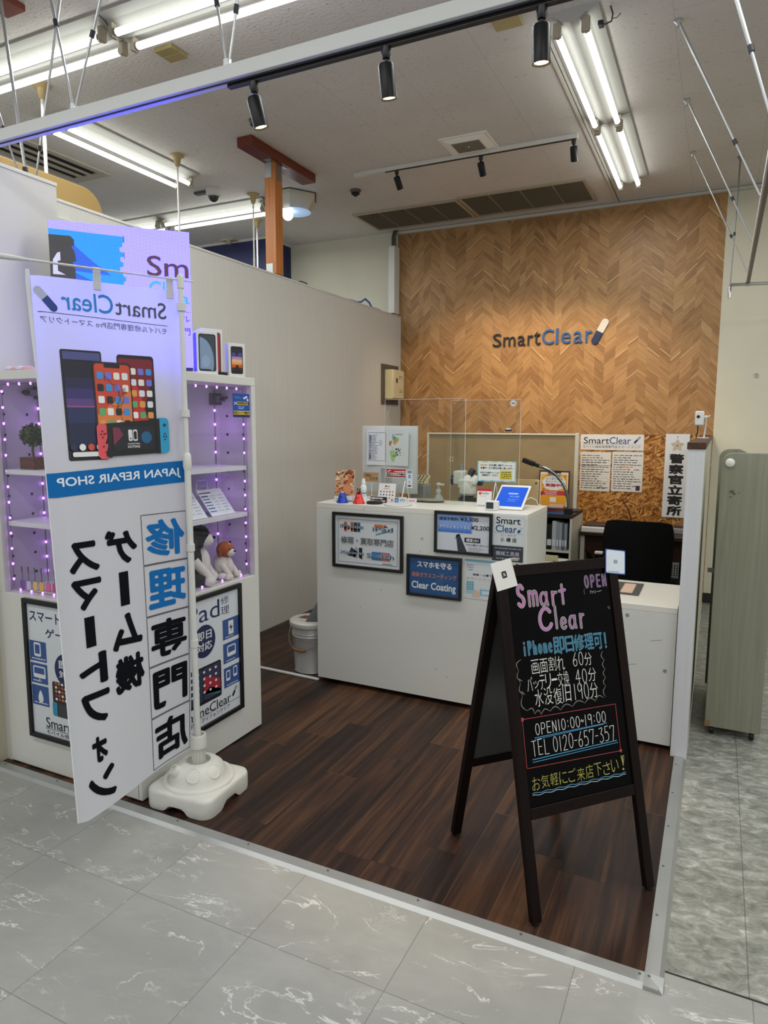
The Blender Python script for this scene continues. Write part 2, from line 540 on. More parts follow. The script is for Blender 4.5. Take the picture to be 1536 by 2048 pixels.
        if any(s.sm) or bevel:
            me.set_sharp_from_angle(angle=radians(sharp))
        o = bpy.data.objects.new(name, me)
        COL.objects.link(o)
        if parent is not None:
            o.parent = parent
            MW[o.name] = MW[parent.name].copy()
        else:
            o.location = origin
            MW[o.name] = Matrix.Translation(Vector(origin))
        if bevel:
            b = o.modifiers.new('bevel', 'BEVEL')
            b.width = bevel
            b.segments = seg
            b.limit_method = 'ANGLE'
            b.angle_limit = radians(40)
            b.harden_normals = False
        return o

MW = {}
def tag(o, label, cat, group=None, kind=None):
    o['label'] = label
    o['category'] = cat
    if group:
        o['group'] = group
    if kind:
        o['kind'] = kind
    return o
def thing(name, label, cat, loc, group=None, rz=0.0):
    o = bpy.data.objects.new(name, None)
    o.empty_display_size = 0.05
    COL.objects.link(o)
    o.location = loc
    o.rotation_euler = (0, 0, rz)
    MW[o.name] = Matrix.Translation(Vector(loc)) @ Matrix.Rotation(rz, 4, 'Z')
    return tag(o, label, cat, group)
def struct(mb, name, label=None, cat=None, **k):
    o = mb.build(name, **k)
    o['kind'] = 'structure'
    if label:
        o['label'] = label
    if cat:
        o['category'] = cat
    return o
def dup(o, offset, label, group=None, parent=None, rz=None):
    """copy of a thing with copies of its parts and sub-parts"""
    c = o.copy()
    COL.objects.link(c)
    if parent is None:
        c.location = Vector(o.location) + Vector(offset)
        if rz is not None:
            c.rotation_euler = (0, 0, rz)
        c['label'] = label
        if group:
            c['group'] = group
    else:
        c.parent = parent
    for ch in [k for k in COL.objects if k.parent == o]:
        dup(ch, None, None, None, c)
    return c

X3, Y3, Z3 = Vector((1, 0, 0)), Vector((0, 1, 0)), Vector((0, 0, 1))

# ------------------------------------------------------------------ lettering and flat print
_TC = {}
_tcu = bpy.data.curves.new('lettering_source', 'FONT')
_tcu.resolution_u = 3
_tob = bpy.data.objects.new('lettering_source', _tcu)
def glyphs(t, off):
    k = (t, off)
    if k in _TC:
        return _TC[k]
    if _tob.name not in COL.objects:
        COL.objects.link(_tob)
    _tcu.body = t
    _tcu.offset = off
    dg = bpy.context.evaluated_depsgraph_get()
    dg.update()
    me = bpy.data.meshes.new_from_object(_tob.evaluated_get(dg))
    vs = [(p.co.x, p.co.y) for p in me.vertices]
    fs = [tuple(p.vertices) for p in me.polygons]
    bpy.data.meshes.remove(me)
    x0, x1 = min(p[0] for p in vs), max(p[0] for p in vs)
    y0, y1 = min(p[1] for p in vs), max(p[1] for p in vs)
    _TC[k] = (vs, fs, x0, x1, y0, y1)
    return _TC[k]

_EL = [(.5 + .42 * cos(2 * pi * i / 12 + pi / 2), .5 + .5 * sin(2 * pi * i / 12 + pi / 2)) for i in range(13)]
STROKES = {
    'S': [[(.85, .85), (.6, 1), (.3, .97), (.12, .8), (.2, .6), (.5, .5), (.8, .38), (.9, .2), (.7, .03), (.4, 0), (.1, .12)]],
    'm': [[(.05, 1), (.05, 0)], [(.05, .7), (.2, .98), (.42, .92), (.5, .6), (.5, 0)], [(.5, .7), (.65, .98), (.88, .92), (.95, .6), (.95, 0)]],
    'a': [[(.9, .7), (.65, .98), (.3, .95), (.08, .55), (.2, .1), (.5, .02), (.8, .25), (.9, .6)], [(.92, 1), (.88, .4), (1, 0)]],
    'r': [[(.15, 1), (.15, 0)], [(.15, .6), (.45, .92), (.9, .95)]],
    't': [[(.5, 1), (.5, 0)], [(.05, .68), (.95, .72)]],
    'C': [[(.92, .82), (.7, .98), (.4, .97), (.12, .72), (.05, .4), (.2, .1), (.5, 0), (.8, .08), (.95, .22)]],
    'l': [[(.5, 1), (.5, 0)]],
    'e': [[(.1, .5), (.9, .55), (.8, .88), (.5, 1), (.18, .82), (.08, .45), (.25, .1), (.6, 0), (.92, .15)]],
    'O': [_EL], 'o': [_EL], '0': [_EL],
    'P': [[(.12, 0), (.12, 1)], [(.12, 1), (.7, .98), (.9, .75), (.7, .5), (.12, .46)]],
    'E': [[(.9, 1), (.12, 1)], [(.12, 1), (.12, 0)], [(.12, 0), (.9, 0)], [(.12, .52), (.8, .52)]],
    'N': [[(.1, 0), (.1, 1)], [(.1, 1), (.88, 0)], [(.88, 0), (.88, 1)]],
    'T': [[(.05, 1), (.95, 1)], [(.5, 1), (.5, 0)]],
    'L': [[(.15, 1), (.15, 0)], [(.15, 0), (.95, 0)]],
    'i': [[(.5, .65), (.5, 0)], [(.5, .9), (.5, .97)]],
    'h': [[(.12, 1), (.12, 0)], [(.12, .45), (.4, .62), (.75, .58), (.85, .35), (.85, 0)]],
    'n': [[(.12, 1), (.12, 0)], [(.12, .7), (.45, 1), (.8, .9), (.88, .5), (.88, 0)]],
    '!': [[(.5, 1), (.5, .3)], [(.5, .1), (.5, .03)]],
    '1': [[(.5, 1), (.5, 0)]],
    '2': [[(.1, .8), (.3, .98), (.7, .98), (.86, .75), (.6, .4), (.08, 0)], [(.08, 0), (.95, 0)]],
    '3': [[(.1, .95), (.8, .98), (.45, .58)], [(.45, .58), (.85, .45), (.88, .15), (.5, 0), (.1, .1)]],
    '4': [[(.65, 1), (.05, .35)], [(.05, .35), (.98, .35)], [(.65, 1), (.65, 0)]],
    '5': [[(.88, 1), (.2, 1)], [(.2, 1), (.15, .55)], [(.15, .55), (.55, .62), (.9, .35), (.7, .05), (.1, .02)]],
    '6': [[(.75, 1), (.3, .6), (.1, .25), (.35, 0), (.75, .05), (.88, .3), (.6, .5), (.15, .35)]],
    '7': [[(.05, .85), (.05, 1)], [(.05, 1), (.95, 1)], [(.95, 1), (.5, 0)]],
    '9': [[(.88, .7), (.6, .98), (.2, .9), (.15, .6), (.5, .48), (.88, .68)], [(.88, .9), (.85, 0)]],
    ':': [[(.5, .78), (.5, .70)], [(.5, .30), (.5, .22)]],
    '-': [[(.05, .5), (.95, .5)]],
    '~': [[(.0, .42), (.25, .6), (.5, .5), (.75, .38), (1, .56)]],
}
def smooth(pts, n=5):
    if len(pts) < 3:
        return pts
    out = []
    q = [pts[0]] + list(pts) + [pts[-1]]
    for i in range(1, len(q) - 2):
        a, b, c, d = q[i - 1:i + 3]
        for k in range(n):
            t = k / n
            out.append(tuple(.5 * (2 * b[j] + (c[j] - a[j]) * t + (2 * a[j] - 5 * b[j] + 4 * c[j] - d[j]) * t * t + (3 * b[j] - a[j] - 3 * c[j] + d[j]) * t ** 3) for j in (0, 1)))
    return out + [pts[-1]]

class Print:
    """Flat print in (u, v) metres on a plane (or through a warp); each layer lies a hair above the last."""
    def __init__(s, mb, o=None, U=X3, V=Z3, N=-Y3, eps=0.0004, warp=None, base=0.0):
        s.mb, s.eps, s.k = mb, eps, 1
        s.base = base
        if warp is None:
            o, U, V, N = Vector(o), Vector(U), Vector(V), Vector(N)
            s.w = lambda u, v, d: o + U * u + V * v + N * d
        else:
            s.w = warp
        s.flat = []
    def layer(s):
        s.k += 1
        return s
    def put(s, vs, fs, m, up=0.0):
        d = s.base + s.eps * s.k + up
        s.mb.add([s.w(u, v, d) for u, v in vs], fs, m)
        return s
    def poly(s, pts, m):
        return s.put(pts, [tuple(range(len(pts)))], m)
    def rect(s, u0, v0, u1, v1, m):
        return s.poly([(u0, v0), (u1, v0), (u1, v1), (u0, v1)], m)
    def rrect(s, u0, v0, u1, v1, r, m, n=5):
        p = []
        for cx, cy, a in ((u1 - r, v1 - r, 0), (u0 + r, v1 - r, 90), (u0 + r, v0 + r, 180), (u1 - r, v0 + r, 270)):
            for i in range(n + 1):
                t = radians(a + 90 * i / n)
                p.append((cx + r * cos(t), cy + r * sin(t)))
        return s.poly(p, m)
    def disc(s, u, v, r, m, n=28, ry=None):
        ry = ry or r
        return s.poly([(u + r * cos(2 * pi * i / n), v + ry * sin(2 * pi * i / n)) for i in range(n)], m)
    def frame(s, u0, v0, u1, v1, w, m):
        s.rect(u0, v0, u1, v0 + w, m); s.rect(u0, v1 - w, u1, v1, m)
        s.rect(u0, v0 + w, u0 + w, v1 - w, m)
        return s.rect(u1 - w, v0 + w, u1, v1 - w, m)
    def line(s, pts, w, m):
        for (a, b), (c, d) in zip(pts, pts[1:]):
            L = math.hypot(c - a, d - b) or 1e-6
            nx, ny = -(d - b) / L * w / 2, (c - a) / L * w / 2
            s.poly([(a + nx, b + ny), (a - nx, b - ny), (c - nx, d - ny), (c + nx, d + ny)], m)
        return s
    def box_text(s, t, u0, v0, u1, v1, m, off=0.0, rot=0.0, keep=False, shear=0.0, bold=0.0, fit=True):
        """lettering scaled to fill the box (u0 > u1 mirrors it)"""
        vs, fs, x0, x1, y0, y1 = glyphs(t, 0.0 if off > 0 else off)
        sx, sy = (u1 - u0) / (x1 - x0), (v1 - v0) / (y1 - y0)
        if keep:
            q = min(abs(sx), abs(sy))
            sx, sy = math.copysign(q, sx), q
        cx, cy = (u0 + u1) / 2, (v0 + v1) / 2
        mx, my = (x0 + x1) / 2, (y0 + y1) / 2
        if sx < 0:
            fs = [f[::-1] for f in fs]
        r = max(bold, off if off > 0.004 else 0.0)
        if r:
            if fit:
                sx, sy = sx * (1 - 2 * r / max(x1 - x0, 4 * r)), sy * (1 - 2 * r / max(y1 - y0, 4 * r))
            ring = [(0.0, 0.0)] + [(cos(2 * pi * i / 8), sin(2 * pi * i / 8)) for i in range(8)]
        else:
            ring = [(0.0, 0.0)]
        for q_, (dx, dy) in enumerate(ring):
            out = []
            for x, y in vs:
                a, b = (x - mx + dx * r) * sx, (y - my + dy * r) * sy
                a += shear * b
                out.append((cx + a * cos(rot) - b * sin(rot), cy + a * sin(rot) + b * cos(rot)))
            s.put(out, fs, m, q_ * 0.00003)
        return s
    def pen(s, ch, u0, v0, u1, v1, w, m):
        """one handwritten letter drawn with a round pen of width w"""
        j = 0
        for st in STROKES[ch]:
            pts = smooth([(u0 + (u1 - u0) * x, v0 + (v1 - v0) * y) for x, y in st])
            for (a, b), (c, d) in zip(pts, pts[1:]):
                L = math.hypot(c - a, d - b) or 1e-6
                nx, ny = -(d - b) / L * w / 2, (c - a) / L * w / 2
                s.put([(a + nx, b + ny), (a - nx, b - ny), (c - nx, d - ny), (c + nx, d + ny)], [(0, 1, 2, 3)], m, (j % 8) * 0.00002)
                j += 1
            for a, b in pts:
                s.put([(a + w / 2 * cos(2 * pi * i / 10), b + w / 2 * sin(2 * pi * i / 10)) for i in range(10)], [tuple(range(10))], m, 0.00016 + (j % 4) * 0.00002)
                j += 1
        return s
    def hand(s, t, u0, v0, u1, v1, m, seed=1, bold=0.0, jit=0.05, rise=0.0):
        """handwritten line: every character placed on its own, slightly uneven"""
        rr = random.Random(seed)
        wd = [0.45 if c in 'il1!:・-~' else (0.35 if c == ' ' else (0.72 if ord(c) < 256 else 1.0)) for c in t]
        k = (u1 - u0) / sum(wd)
        u = u0
        h = v1 - v0
        for c, q in zip(t, wd):
            if c != ' ':
                dv = rr.uniform(-jit, jit) * h + rise * (u - u0) / (u1 - u0)
                lo, hi = {'ー': (.42, .56), '-': (.40, .52), '~': (.40, .6), 'ッ': (.1, .6), ':': (.2, .7)}.get(c, (0.0, 1.0))
                if c in 'mnearosuc':
                    hi = 0.72
                if c in STROKES:
                    s.pen(c, u + k * q * .10, v0 + dv, u + k * q * .88, v0 + dv + h, 0.0021, m)
                    u += k * q
                    continue
                s.box_text(c, u + k * q * .07, v0 + dv + h * lo, u + k * q * .93, v0 + dv + h * hi * rr.uniform(.95, 1.03), m, -0.016 if ord(c) > 255 else -0.03, rot=rr.uniform(-.04, .04), bold=bold, fit=False, keep=c in '1il!:')
            u += k * q
        return s
    def scribble(s, u0, v0, u1, v1, rows, m, seed=1, fill=0.55, gap=0.25):
        """unreadable small print: rows of short dashes"""
        rr = random.Random(seed)
        h = (v1 - v0) / rows
        for i in range(rows):
            v = v1 - h * (i + 0.5)
            u = u0
            end = u0 + (u1 - u0) * rr.uniform(0.55, 1.0)
            while u < end:
                L = rr.uniform(0.6, 2.0) * h
                s.rect(u, v - h * fill / 2 * rr.uniform(0.6, 1), min(u + L, u1), v + h * fill / 2 * rr.uniform(0.6, 1), m)
                u += L + h * gap * rr.uniform(0.6, 1.8)
        return s
    def capsule(s, a, b, w, m1, m2, frac=0.5):
        """the pill emblem: pale upper half, dark lower half with a light edge"""
        a, b = Vector(a), Vector(b)
        d = (b - a).normalized()
        n = Vector((-d.y, d.x))
        def half(p, q, cap, m, ww):
            pts = [p + n * ww / 2, p - n * ww / 2, q - n * ww / 2]
            for i in range(1, 8):
                t = pi * i / 8
                pts.append(q - n * (ww / 2 * cos(t)) + d * (cap * ww / 2 * sin(t)))
            pts.append(q + n * ww / 2)
            s.poly([tuple(p) for p in pts], m)
        mid = a + (b - a) * frac
        half(mid, b - d * w / 2, 1, m1, w)
        half(mid, a + d * w / 2, -1, m2, w)
        return s

def framed(name, label, o, U, N, w, h, fw, paint, fmat, sheet, depth=0.016, cat='framed poster', group=None):
    """A framed poster hung flat on a face: o = lower left corner, U = along, N = outward."""
    o, U, N = Vector(o), Vector(U), Vector(N)
    t = thing(name, label, cat, o + U * (w / 2), group)
    f = MB()
    def bar(u0, v0, u1, v1):
        f.obox(o + U * (u0 + u1) / 2 + Z3 * (v0 + v1) / 2 + N * (depth / 2 + 0.001), (u1 - u0) / 2, (v1 - v0) / 2, depth / 2, U, Z3, N, fmat)
    bar(0, 0, w, fw); bar(0, h - fw, w, h); bar(0, fw, fw, h - fw); bar(w - fw, fw, w, h - fw)
    f.build('frame', t, bevel=0.002)
    p = MB()
    p.obox(o + U * (w / 2) + Z3 * (h / 2) + N * 0.004, w / 2 - fw * 0.8, h / 2 - fw * 0.8, 0.002, U, Z3, N, sheet)
    paint(Print(p, o + N * 0.006, U, Z3, N), w, h)
    p.build('poster_sheet', t)
    return t

def sheet(name, label, o, U, V, N, w, h, paint, mat, cat, th=0.0012, group=None, parent=None):
    """A flat printed card or sheet as one thin mesh."""
    o, U, V, N = Vector(o), Vector(U), Vector(V), Vector(N)
    p = MB()
    p.obox(o + U * (w / 2) + V * (h / 2) + N * (th / 2), w / 2, h / 2, th / 2, U, V, N, mat)
    paint(Print(p, o + N * th, U, V, N), w, h)
    ob = p.build(name, parent)
    if parent is None:
        tag(ob, label, cat, group)
    return ob
BLACK = M('#0c0c0d', 0.45)
NAVY = M('#1f2f5c', 0.5)
INK = M('#15181f', 0.6)
PAPER = M('#d9dcdc', 0.6)
BLUE = M('#1f6fb8', 0.5)
STEEL = M('#b9bcbd', 0.35, 0.9)
CHROME = M('#cfd2d3', 0.15, 1.0)
WPLAST = M('#dededa', 0.4)
BPLAST = M('#111214', 0.4)

# ================================================================== the setting
ZC = 3.399
YB = 6.37
CHEV, PLANK, MARB, MARB2, OSB, CEIL = mat_chevron(), mat_planks(), mat_marble(), mat_marble2(), mat_osb(), mat_ceiling()
PARTM = mat_grain('partition_laminate', '#cbcac3', '#d2d1ca', 'z', (90.0, 0.8), 0.5)
POSTM = mat_grain('post_laminate', '#c7c9cb', '#d0d2d4', 'z', (110.0, 1.5), 0.5)
BEIGE = M('#cfcab6', 0.75, noise=0.03, scale=3.0)
CREAM = M('#cfccba', 0.75, noise=0.05, scale=2.5, bump=0.05, bscale=60)
LAM = M('#d3d4ce', 0.38, noise=0.012, scale=4.0)
ALU = M('#b4b7b7', 0.38, 0.75, noise=0.04, scale=9.0)

struct(MB().box((-9, -7, -0.06), (6, 1.80, 0), MARB).box((-0.048, 1.80, -0.06), (6, 1.888, 0), MARB), 'floor_mall')
struct(MB().box((-0.048, 1.894, -0.06), (6, 6.37, 0), MARB2), 'floor_corridor')
struct(MB().box((-0.048, 1.888, -0.06), (6, 1.894, 0.001), M('#191a19', 0.6)), 'floor_joint')
struct(MB().box((-2.93, 1.815, -0.06), (-0.062, 6.37, 0.006), PLANK), 'floor_wood')
struct(MB().box((-9, 1.80, -0.06), (-2.93, 6.37, 0), MARB), 'floor_left')
# metal edging with screws
e = MB()
def wedge(mb, p, q, inward, w):
    p, q, inward = Vector(p), Vector(q), Vector(inward)
    v = []
    for a in (p, q):
        v += [a, a + inward * 0.012 + Z3 * 0.011, a + inward * w + Z3 * 0.0125, a + inward * w]
    mb.add(v, [(0, 4, 5, 1), (1, 5, 6, 2), (2, 6, 7, 3), (0, 1, 2, 3), (7, 6, 5, 4)], ALU)
wedge(e, (-2.93, 1.80, 0), (-0.048, 1.80, 0), (0, 1, 0), 0.05)
for i in range(9):
    e.lathe([(0.0045, 0), (0.004, 0.0012)], M('#6d7070', 0.4, 0.6), (-2.75 + i * 0.33, 1.838, 0.0122), 10)
struct(e, 'trim_1')
e = MB()
wedge(e, (-0.048, 1.80, 0), (-0.048, 3.24, 0), (-1, 0, 0), 0.05)
for i in range(6):
    e.lathe([(0.0045, 0), (0.004, 0.0012)], M('#6d7070', 0.4, 0.6), (-0.086, 1.84 + i * 0.262, 0.0122), 10)
struct(e, 'trim_2')

struct(MB().box((-9, -7, ZC), (6, 6.6, ZC + 0.1), CEIL), 'ceiling')
struct(MB().box((-2.955, YB, 0), (-0.043, YB + 0.1, ZC), CHEV), 'wall_back')
struct(MB().box((-0.043, YB, 0), (6, YB + 0.1, ZC), BEIGE), 'wall_right')
struct(MB().box((-4.22, YB + 0.01, 0), (-2.955, YB + 0.1, ZC), CREAM), 'wall_left')
struct(MB().box((-9, 5.97, 0), (-4.22, YB + 0.1, ZC - 0.02), M('#1b2455', 0.5)).box((-9, 5.955, ZC - 0.02), (-4.21, YB + 0.1, ZC), M('#c9c7c0', 0.5)), 'wall_navy')
struct(MB().box((-0.043, YB - 0.012, 0), (6, YB, 0.085), M('#1d1d1c', 0.5)), 'baseboard_right')
t = MB().box((-2.96, YB - 0.03, ZC - 0.035), (6, YB + 0.005, ZC), M('#c3bfb4', 0.4))
t.box((-2.96, YB - 0.034, ZC - 0.012), (6, YB - 0.03, ZC - 0.008), M('#77746c', 0.4))
struct(t, 'trim_3')
p = MB().box((-2.975, 2.28, 0), (-2.918, YB, 2.562), PARTM)
struct(p, 'wall_partition')
struct(MB().box((-2.977, 2.28, 2.562), (-2.914, YB, 2.577), M('#d2d1cb', 0.45)), 'trim_4', bevel=0.003)
struct(MB().box((-2.975, 1.885, 0), (-2.77, 2.28, 2.572), M('#d2d1cd', 0.55)), 'wall_end')
struct(MB().box((-2.977, 1.883, 2.572), (-2.766, 2.283, 2.588), M('#d8d7d3', 0.45)), 'trim_5', bevel=0.002)
w = MB().box((-3.6, 1.83, 0), (-2.80, 1.885, 2.4), M('#c9c2ab', 0.6))
w.box((-2.835, 1.815, 0), (-2.785, 1.83, 2.4), M('#d3cdb8', 0.55))
struct(w, 'wall_front')
# low wall that ends in the pale post, brown cap
lw = MB().box((-0.116, 3.255, 0), (-0.049, YB, 1.404), M('#bdbba6', 0.6))
struct(lw, 'wall_low')
struct(MB().box((-0.1165, 3.24, 0), (-0.0485, 3.256, 1.404), POSTM), 'wall_low_end', bevel=0.001)
struct(MB().box((-0.120, 3.236, 1.404), (-0.045, YB, 1.434), mat_grain('cap_wood', '#3a241b', '#553626', 'y', (60.0, 2.0))), 'trim_6', bevel=0.002)

# ================================================================== ceiling furniture
TUBEM = M('#fcfffa', 0.4, emit=TUBE)
REFL = M('#a9a8a2', 0.5, noise=0.02)
SOCK = M('#a99f8c', 0.5)
def fixture(name, label, axis, c, length, segs, group='twin fluorescent ceiling fixtures', full=True):
    A, B = (X3, Y3) if axis == 'x' else (Y3, X3)
    c = Vector((c[0], c[1], ZC - 0.0005))
    t = thing(name, label, 'ceiling light', c, group)
    L = length / segs
    h = MB()
    for k in range(segs):
        o = c + A * (-length / 2 + k * L + 0.006)
        prof = [(-0.125, 0), (-0.125, -0.012), (-0.075, -0.022), (-0.035, -0.05), (0, -0.058), (0.035, -0.05), (0.075, -0.022), (0.125, -0.012), (0.125, 0)]
        h.prism(prof, L - 0.012, o, B, Z3, A, REFL)
    h.build('reflector_housing', t)
    for k in range(segs):
        for sgn in (-1, 1):
            p0 = c + A * (-length / 2 + k * L + 0.03) + B * (sgn * 0.065) + Z3 * (-0.079)
            p1 = p0 + A * (L - 0.06)
            MB().tube([p0 + A * 0.022, p1 - A * 0.022], 0.016, TUBEM, 8, caps=False).build('fluorescent_tube', t)
            ld = bpy.data.lights.new('tube_light', 'AREA')
            ld.shape = 'RECTANGLE'
            ld.size, ld.size_y = (L - 0.11, 0.026)
            ld.energy = STRIP * (L / 1.18)
            ld.color = (0.99, 1.0, 0.975)
            lo = bpy.data.objects.new('tube_light', ld)
            COL.objects.link(lo)
            lo.parent = t
            lo.location = (p0 + p1) / 2 - Z3 * 0.0175 - c
            if axis == 'y':
                lo.rotation_euler = (0, 0, pi / 2)
            if full:
                for q, d in ((p0, 1), (p1, -1)):
                    s = MB()
                    s.obox(q + A * (d * 0.006) + Z3 * 0.012, 0.011, 0.019, 0.032, A, B, Z3, SOCK)
                    s.tube([q + A * (d * 0.016), q + A * (d * 0.03)], 0.0185, M('#8d8475', 0.5), 10)
                    s.build('lamp_holder', t, bevel=0.003)
    return t
fixture('fluorescent_fixture', 'twin-tube ceiling fixture running towards the chevron wall above the counter', 'y', (-0.722, 4.60), 2.37, 2)
fixture('fluorescent_fixture', 'long twin-tube ceiling fixture in front of the white track beam', 'x', (-2.695, 2.615), 7.2, 6)
fixture('fluorescent_fixture', 'single-length twin-tube fixture behind the partition, ending beside the dome camera', 'y', (-3.79, 3.71), 1.2, 1)
fixture('fluorescent_fixture', 'twin-tube fixture behind the partition, partly hidden by the brown wooden post', 'x', (-4.72, 5.06), 2.36, 2)
# the same lamps further out over the shopping floor
for i, (x, y) in enumerate(((-2.7, 0.2), (-2.7, -2.2), (3.6, 2.615), (2.6, 0.2), (2.6, -2.2))):
    f = fixture('fluorescent_fixture', 'twin-tube ceiling fixture over the shopping floor outside the photo', 'x', (x, y), 4.8, 2, full=False)
fixture('fluorescent_fixture', 'twin-tube ceiling fixture over the shopping floor outside the photo', 'y', (1.9, 4.6), 2.4, 1, full=False)

# white track beam over the shop front, hung on rods
BEAMM = M('#cfd1cf', 0.4)
t = thing('track_beam', 'long white beam with a black light track hanging above the shop entrance', 'beam', (-1.4, 1.87, 2.575))
MB().box((-2.78, 1.848, 2.578), (0.6, 1.892, 2.622), BEAMM).build('rail', t, bevel=0.002)
MB().box((-2.78, 1.862, 2.5745), (0.6, 1.867, 2.579), M('#3b3b46', 0.5)).build('rail_groove', t)
MB().box((-1.47, 1.872, 2.566), (0.6, 1.890, 2.5785), BLACK).build('track', t)
def rod(name, label, group, pts, r=0.0042, collar=None, base=None, mat=None):
    t = thing(name, label, 'hanging rod', pts[0], group)
    mat = mat or STEEL
    a, b = Vector(pts[0]), Vector(pts[-1])
    q = a + (b - a) * (collar or 0.62)
    MB().tube([a, q], r * 1.25, mat, 8).build('outer_tube', t)
    MB().tube([q, b], r, mat, 8).build('inner_tube', t)
    d = (b - a).normalized()
    MB().tube([q - d * 0.012, q + d * 0.012], r * 2.0, M('#26282c', 0.5), 10).build('collar', t)
    if base:
        f = MB()
        f.lathe([(0.02, 0), (0.02, -0.006), (0.01, -0.016), (0.007, -0.03)], mat, a, 12)
        f.build('ceiling_foot', t)
    return t
g = 'steel hanging rods of the white track beam'
rod('hanging_rod', 'steel rod of the V near the left track spotlight, leaning left', g, [(-1.60, 1.87, ZC), (-1.468, 1.87, 2.622)], collar=0.74)
rod('hanging_rod', 'steel rod of the V near the left track spotlight, leaning right', g, [(-1.285, 1.87, ZC), (-1.464, 1.87, 2.622)], collar=0.79)
rod('hanging_rod', 'steel rod of the V at the left end of the beam, leaning left', g, [(-2.33, 1.87, ZC), (-2.160, 1.87, 2.622)], collar=0.6)
rod('hanging_rod', 'steel rod of the V at the left end of the beam, leaning right', g, [(-1.80, 1.87, ZC), (-2.156, 1.87, 2.622)], collar=0.7)
rod('hanging_rod', 'steel rod of the V at the unseen right end of the beam', g, [(0.3, 1.87, ZC), (0.2, 1.87, 2.622)])
for x in (-2.158, -1.466, 0.2):
    b = MB().box((x - 0.011, 1.862, 2.6215), (x + 0.011, 1.878, 2.65), STEEL)
    tag(b.build('rod_bracket', bevel=0.002), {-2.158: 'small steel bracket joining two rods to the beam at its left end', -1.466: 'small steel bracket joining two rods to the beam near the left spotlight', 0.2: 'small steel bracket at the unseen right end of the beam'}[x], 'bracket', 'brackets on the track beam')
g = 'steel rods on the tall left wall panel'
rod('support_rod', 'steel rod on the tall left panel rising to the right', g, [(-2.535, 2.19, ZC), (-2.785, 2.19, 2.588)], collar=0.86)
rod('support_rod', 'thick steel rod on the tall left panel, middle of the three, rising to the left', g, [(-2.892, 2.14, ZC), (-2.785, 2.14, 2.588)], 0.0055, collar=0.985)
rod('support_rod', 'steel rod on the tall left panel nearest the photo edge, rising to the left', g, [(-3.1, 2.10, ZC), (-2.785, 2.10, 2.588)], collar=0.78)

# spotlights
def spot(name, label, group, top, aim, energy, lit, cone=50, blend=0.6, color=(1.0, 0.72, 0.42)):
    top = Vector(top)
    t = thing(name, label, 'spotlight', top, group)
    a = MB()
    a.lathe([(0.014, 0), (0.0145, -0.022), (0.011, -0.03), (0.0055, -0.032), (0.0055, -0.06)], BPLAST, top, 14)
    a.build('adapter_stem', t)
    d = Vector(aim).normalized()
    p = top + Z3 * -0.052 - d * 0.004
    L = 0.085
    h = MB()
    h.lathe([(0.020, -0.005), (0.0235, 0.0), (0.0235, L), (0.0215, L), (0.020, L - 0.014)], M('#0d0e10', 0.4, spec=0.3), p, 20, d)
    h.build('lamp_head', t)
    e = MB()
    em = M('#ffd9a0', 0.5, emit=lit)
    e.lathe([(0.0195, L - 0.012), (0.0185, L - 0.004)], em, p, 16, d)
    e.build('lamp_lens', t)
    ld = bpy.data.lights.new('spot_lamp', 'SPOT')
    ld.energy = energy
    ld.color = color
    ld.spot_size = radians(cone)
    ld.spot_blend = blend
    ld.shadow_soft_size = 0.02
    lo = bpy.data.objects.new('spot_lamp', ld)
    COL.objects.link(lo)
    lo.parent = t
    lo.location = (p + d * (L + 0.01)) - top
    lo.rotation_euler = d.to_track_quat('-Z', 'Y').to_euler()
    return t
g = 'black track spotlights'
spot('track_spotlight', 'black track spotlight on the front beam, leftmost of the three', g, (-1.373, 1.881, 2.566), (0.16, 0.22, -1), SPOT_FRONT, 7)
spot('track_spotlight', 'black track spotlight on the front beam, middle of the three', g, (-0.913, 1.881, 2.566), (0.03, 0.2, -1), SPOT_FRONT, 7)
spot('track_spotlight', 'black track spotlight on the front beam, beside the near end of the twin-tube fixture', g, (-0.470, 1.881, 2.566), (0.0, 0.12, -1), SPOT_FRONT, 7)
tr = thing('ceiling_track', 'slim white light track on the ceiling in front of the chevron wall', 'light track', (-1.77, 4.81, ZC))
MB().box((-2.60, 4.795, ZC - 0.03), (-0.94, 4.829, ZC - 0.0005), M('#d6d4ce', 0.4)).build('rail', tr, bevel=0.002)
MB().box((-2.34, 4.803, ZC - 0.033), (-0.95, 4.820, ZC - 0.029), BLACK).build('track', tr)
spot('track_spotlight', 'black spotlight on the white ceiling track, left one facing the chevron wall', g, (-2.245, 4.811, ZC - 0.033), (0.12, 0.75, -1), SPOT_BACK, 2, 70)
spot('track_spotlight', 'black spotlight on the white ceiling track, middle one facing the chevron wall', g, (-1.60, 4.811, ZC - 0.033), (0.05, 0.75, -1), SPOT_BACK, 2, 70)
spot('track_spotlight', 'black spotlight on the white ceiling track, right one facing the chevron wall', g, (-0.965, 4.811, ZC - 0.033), (-0.02, 0.7, -1), SPOT_BACK, 2, 70)

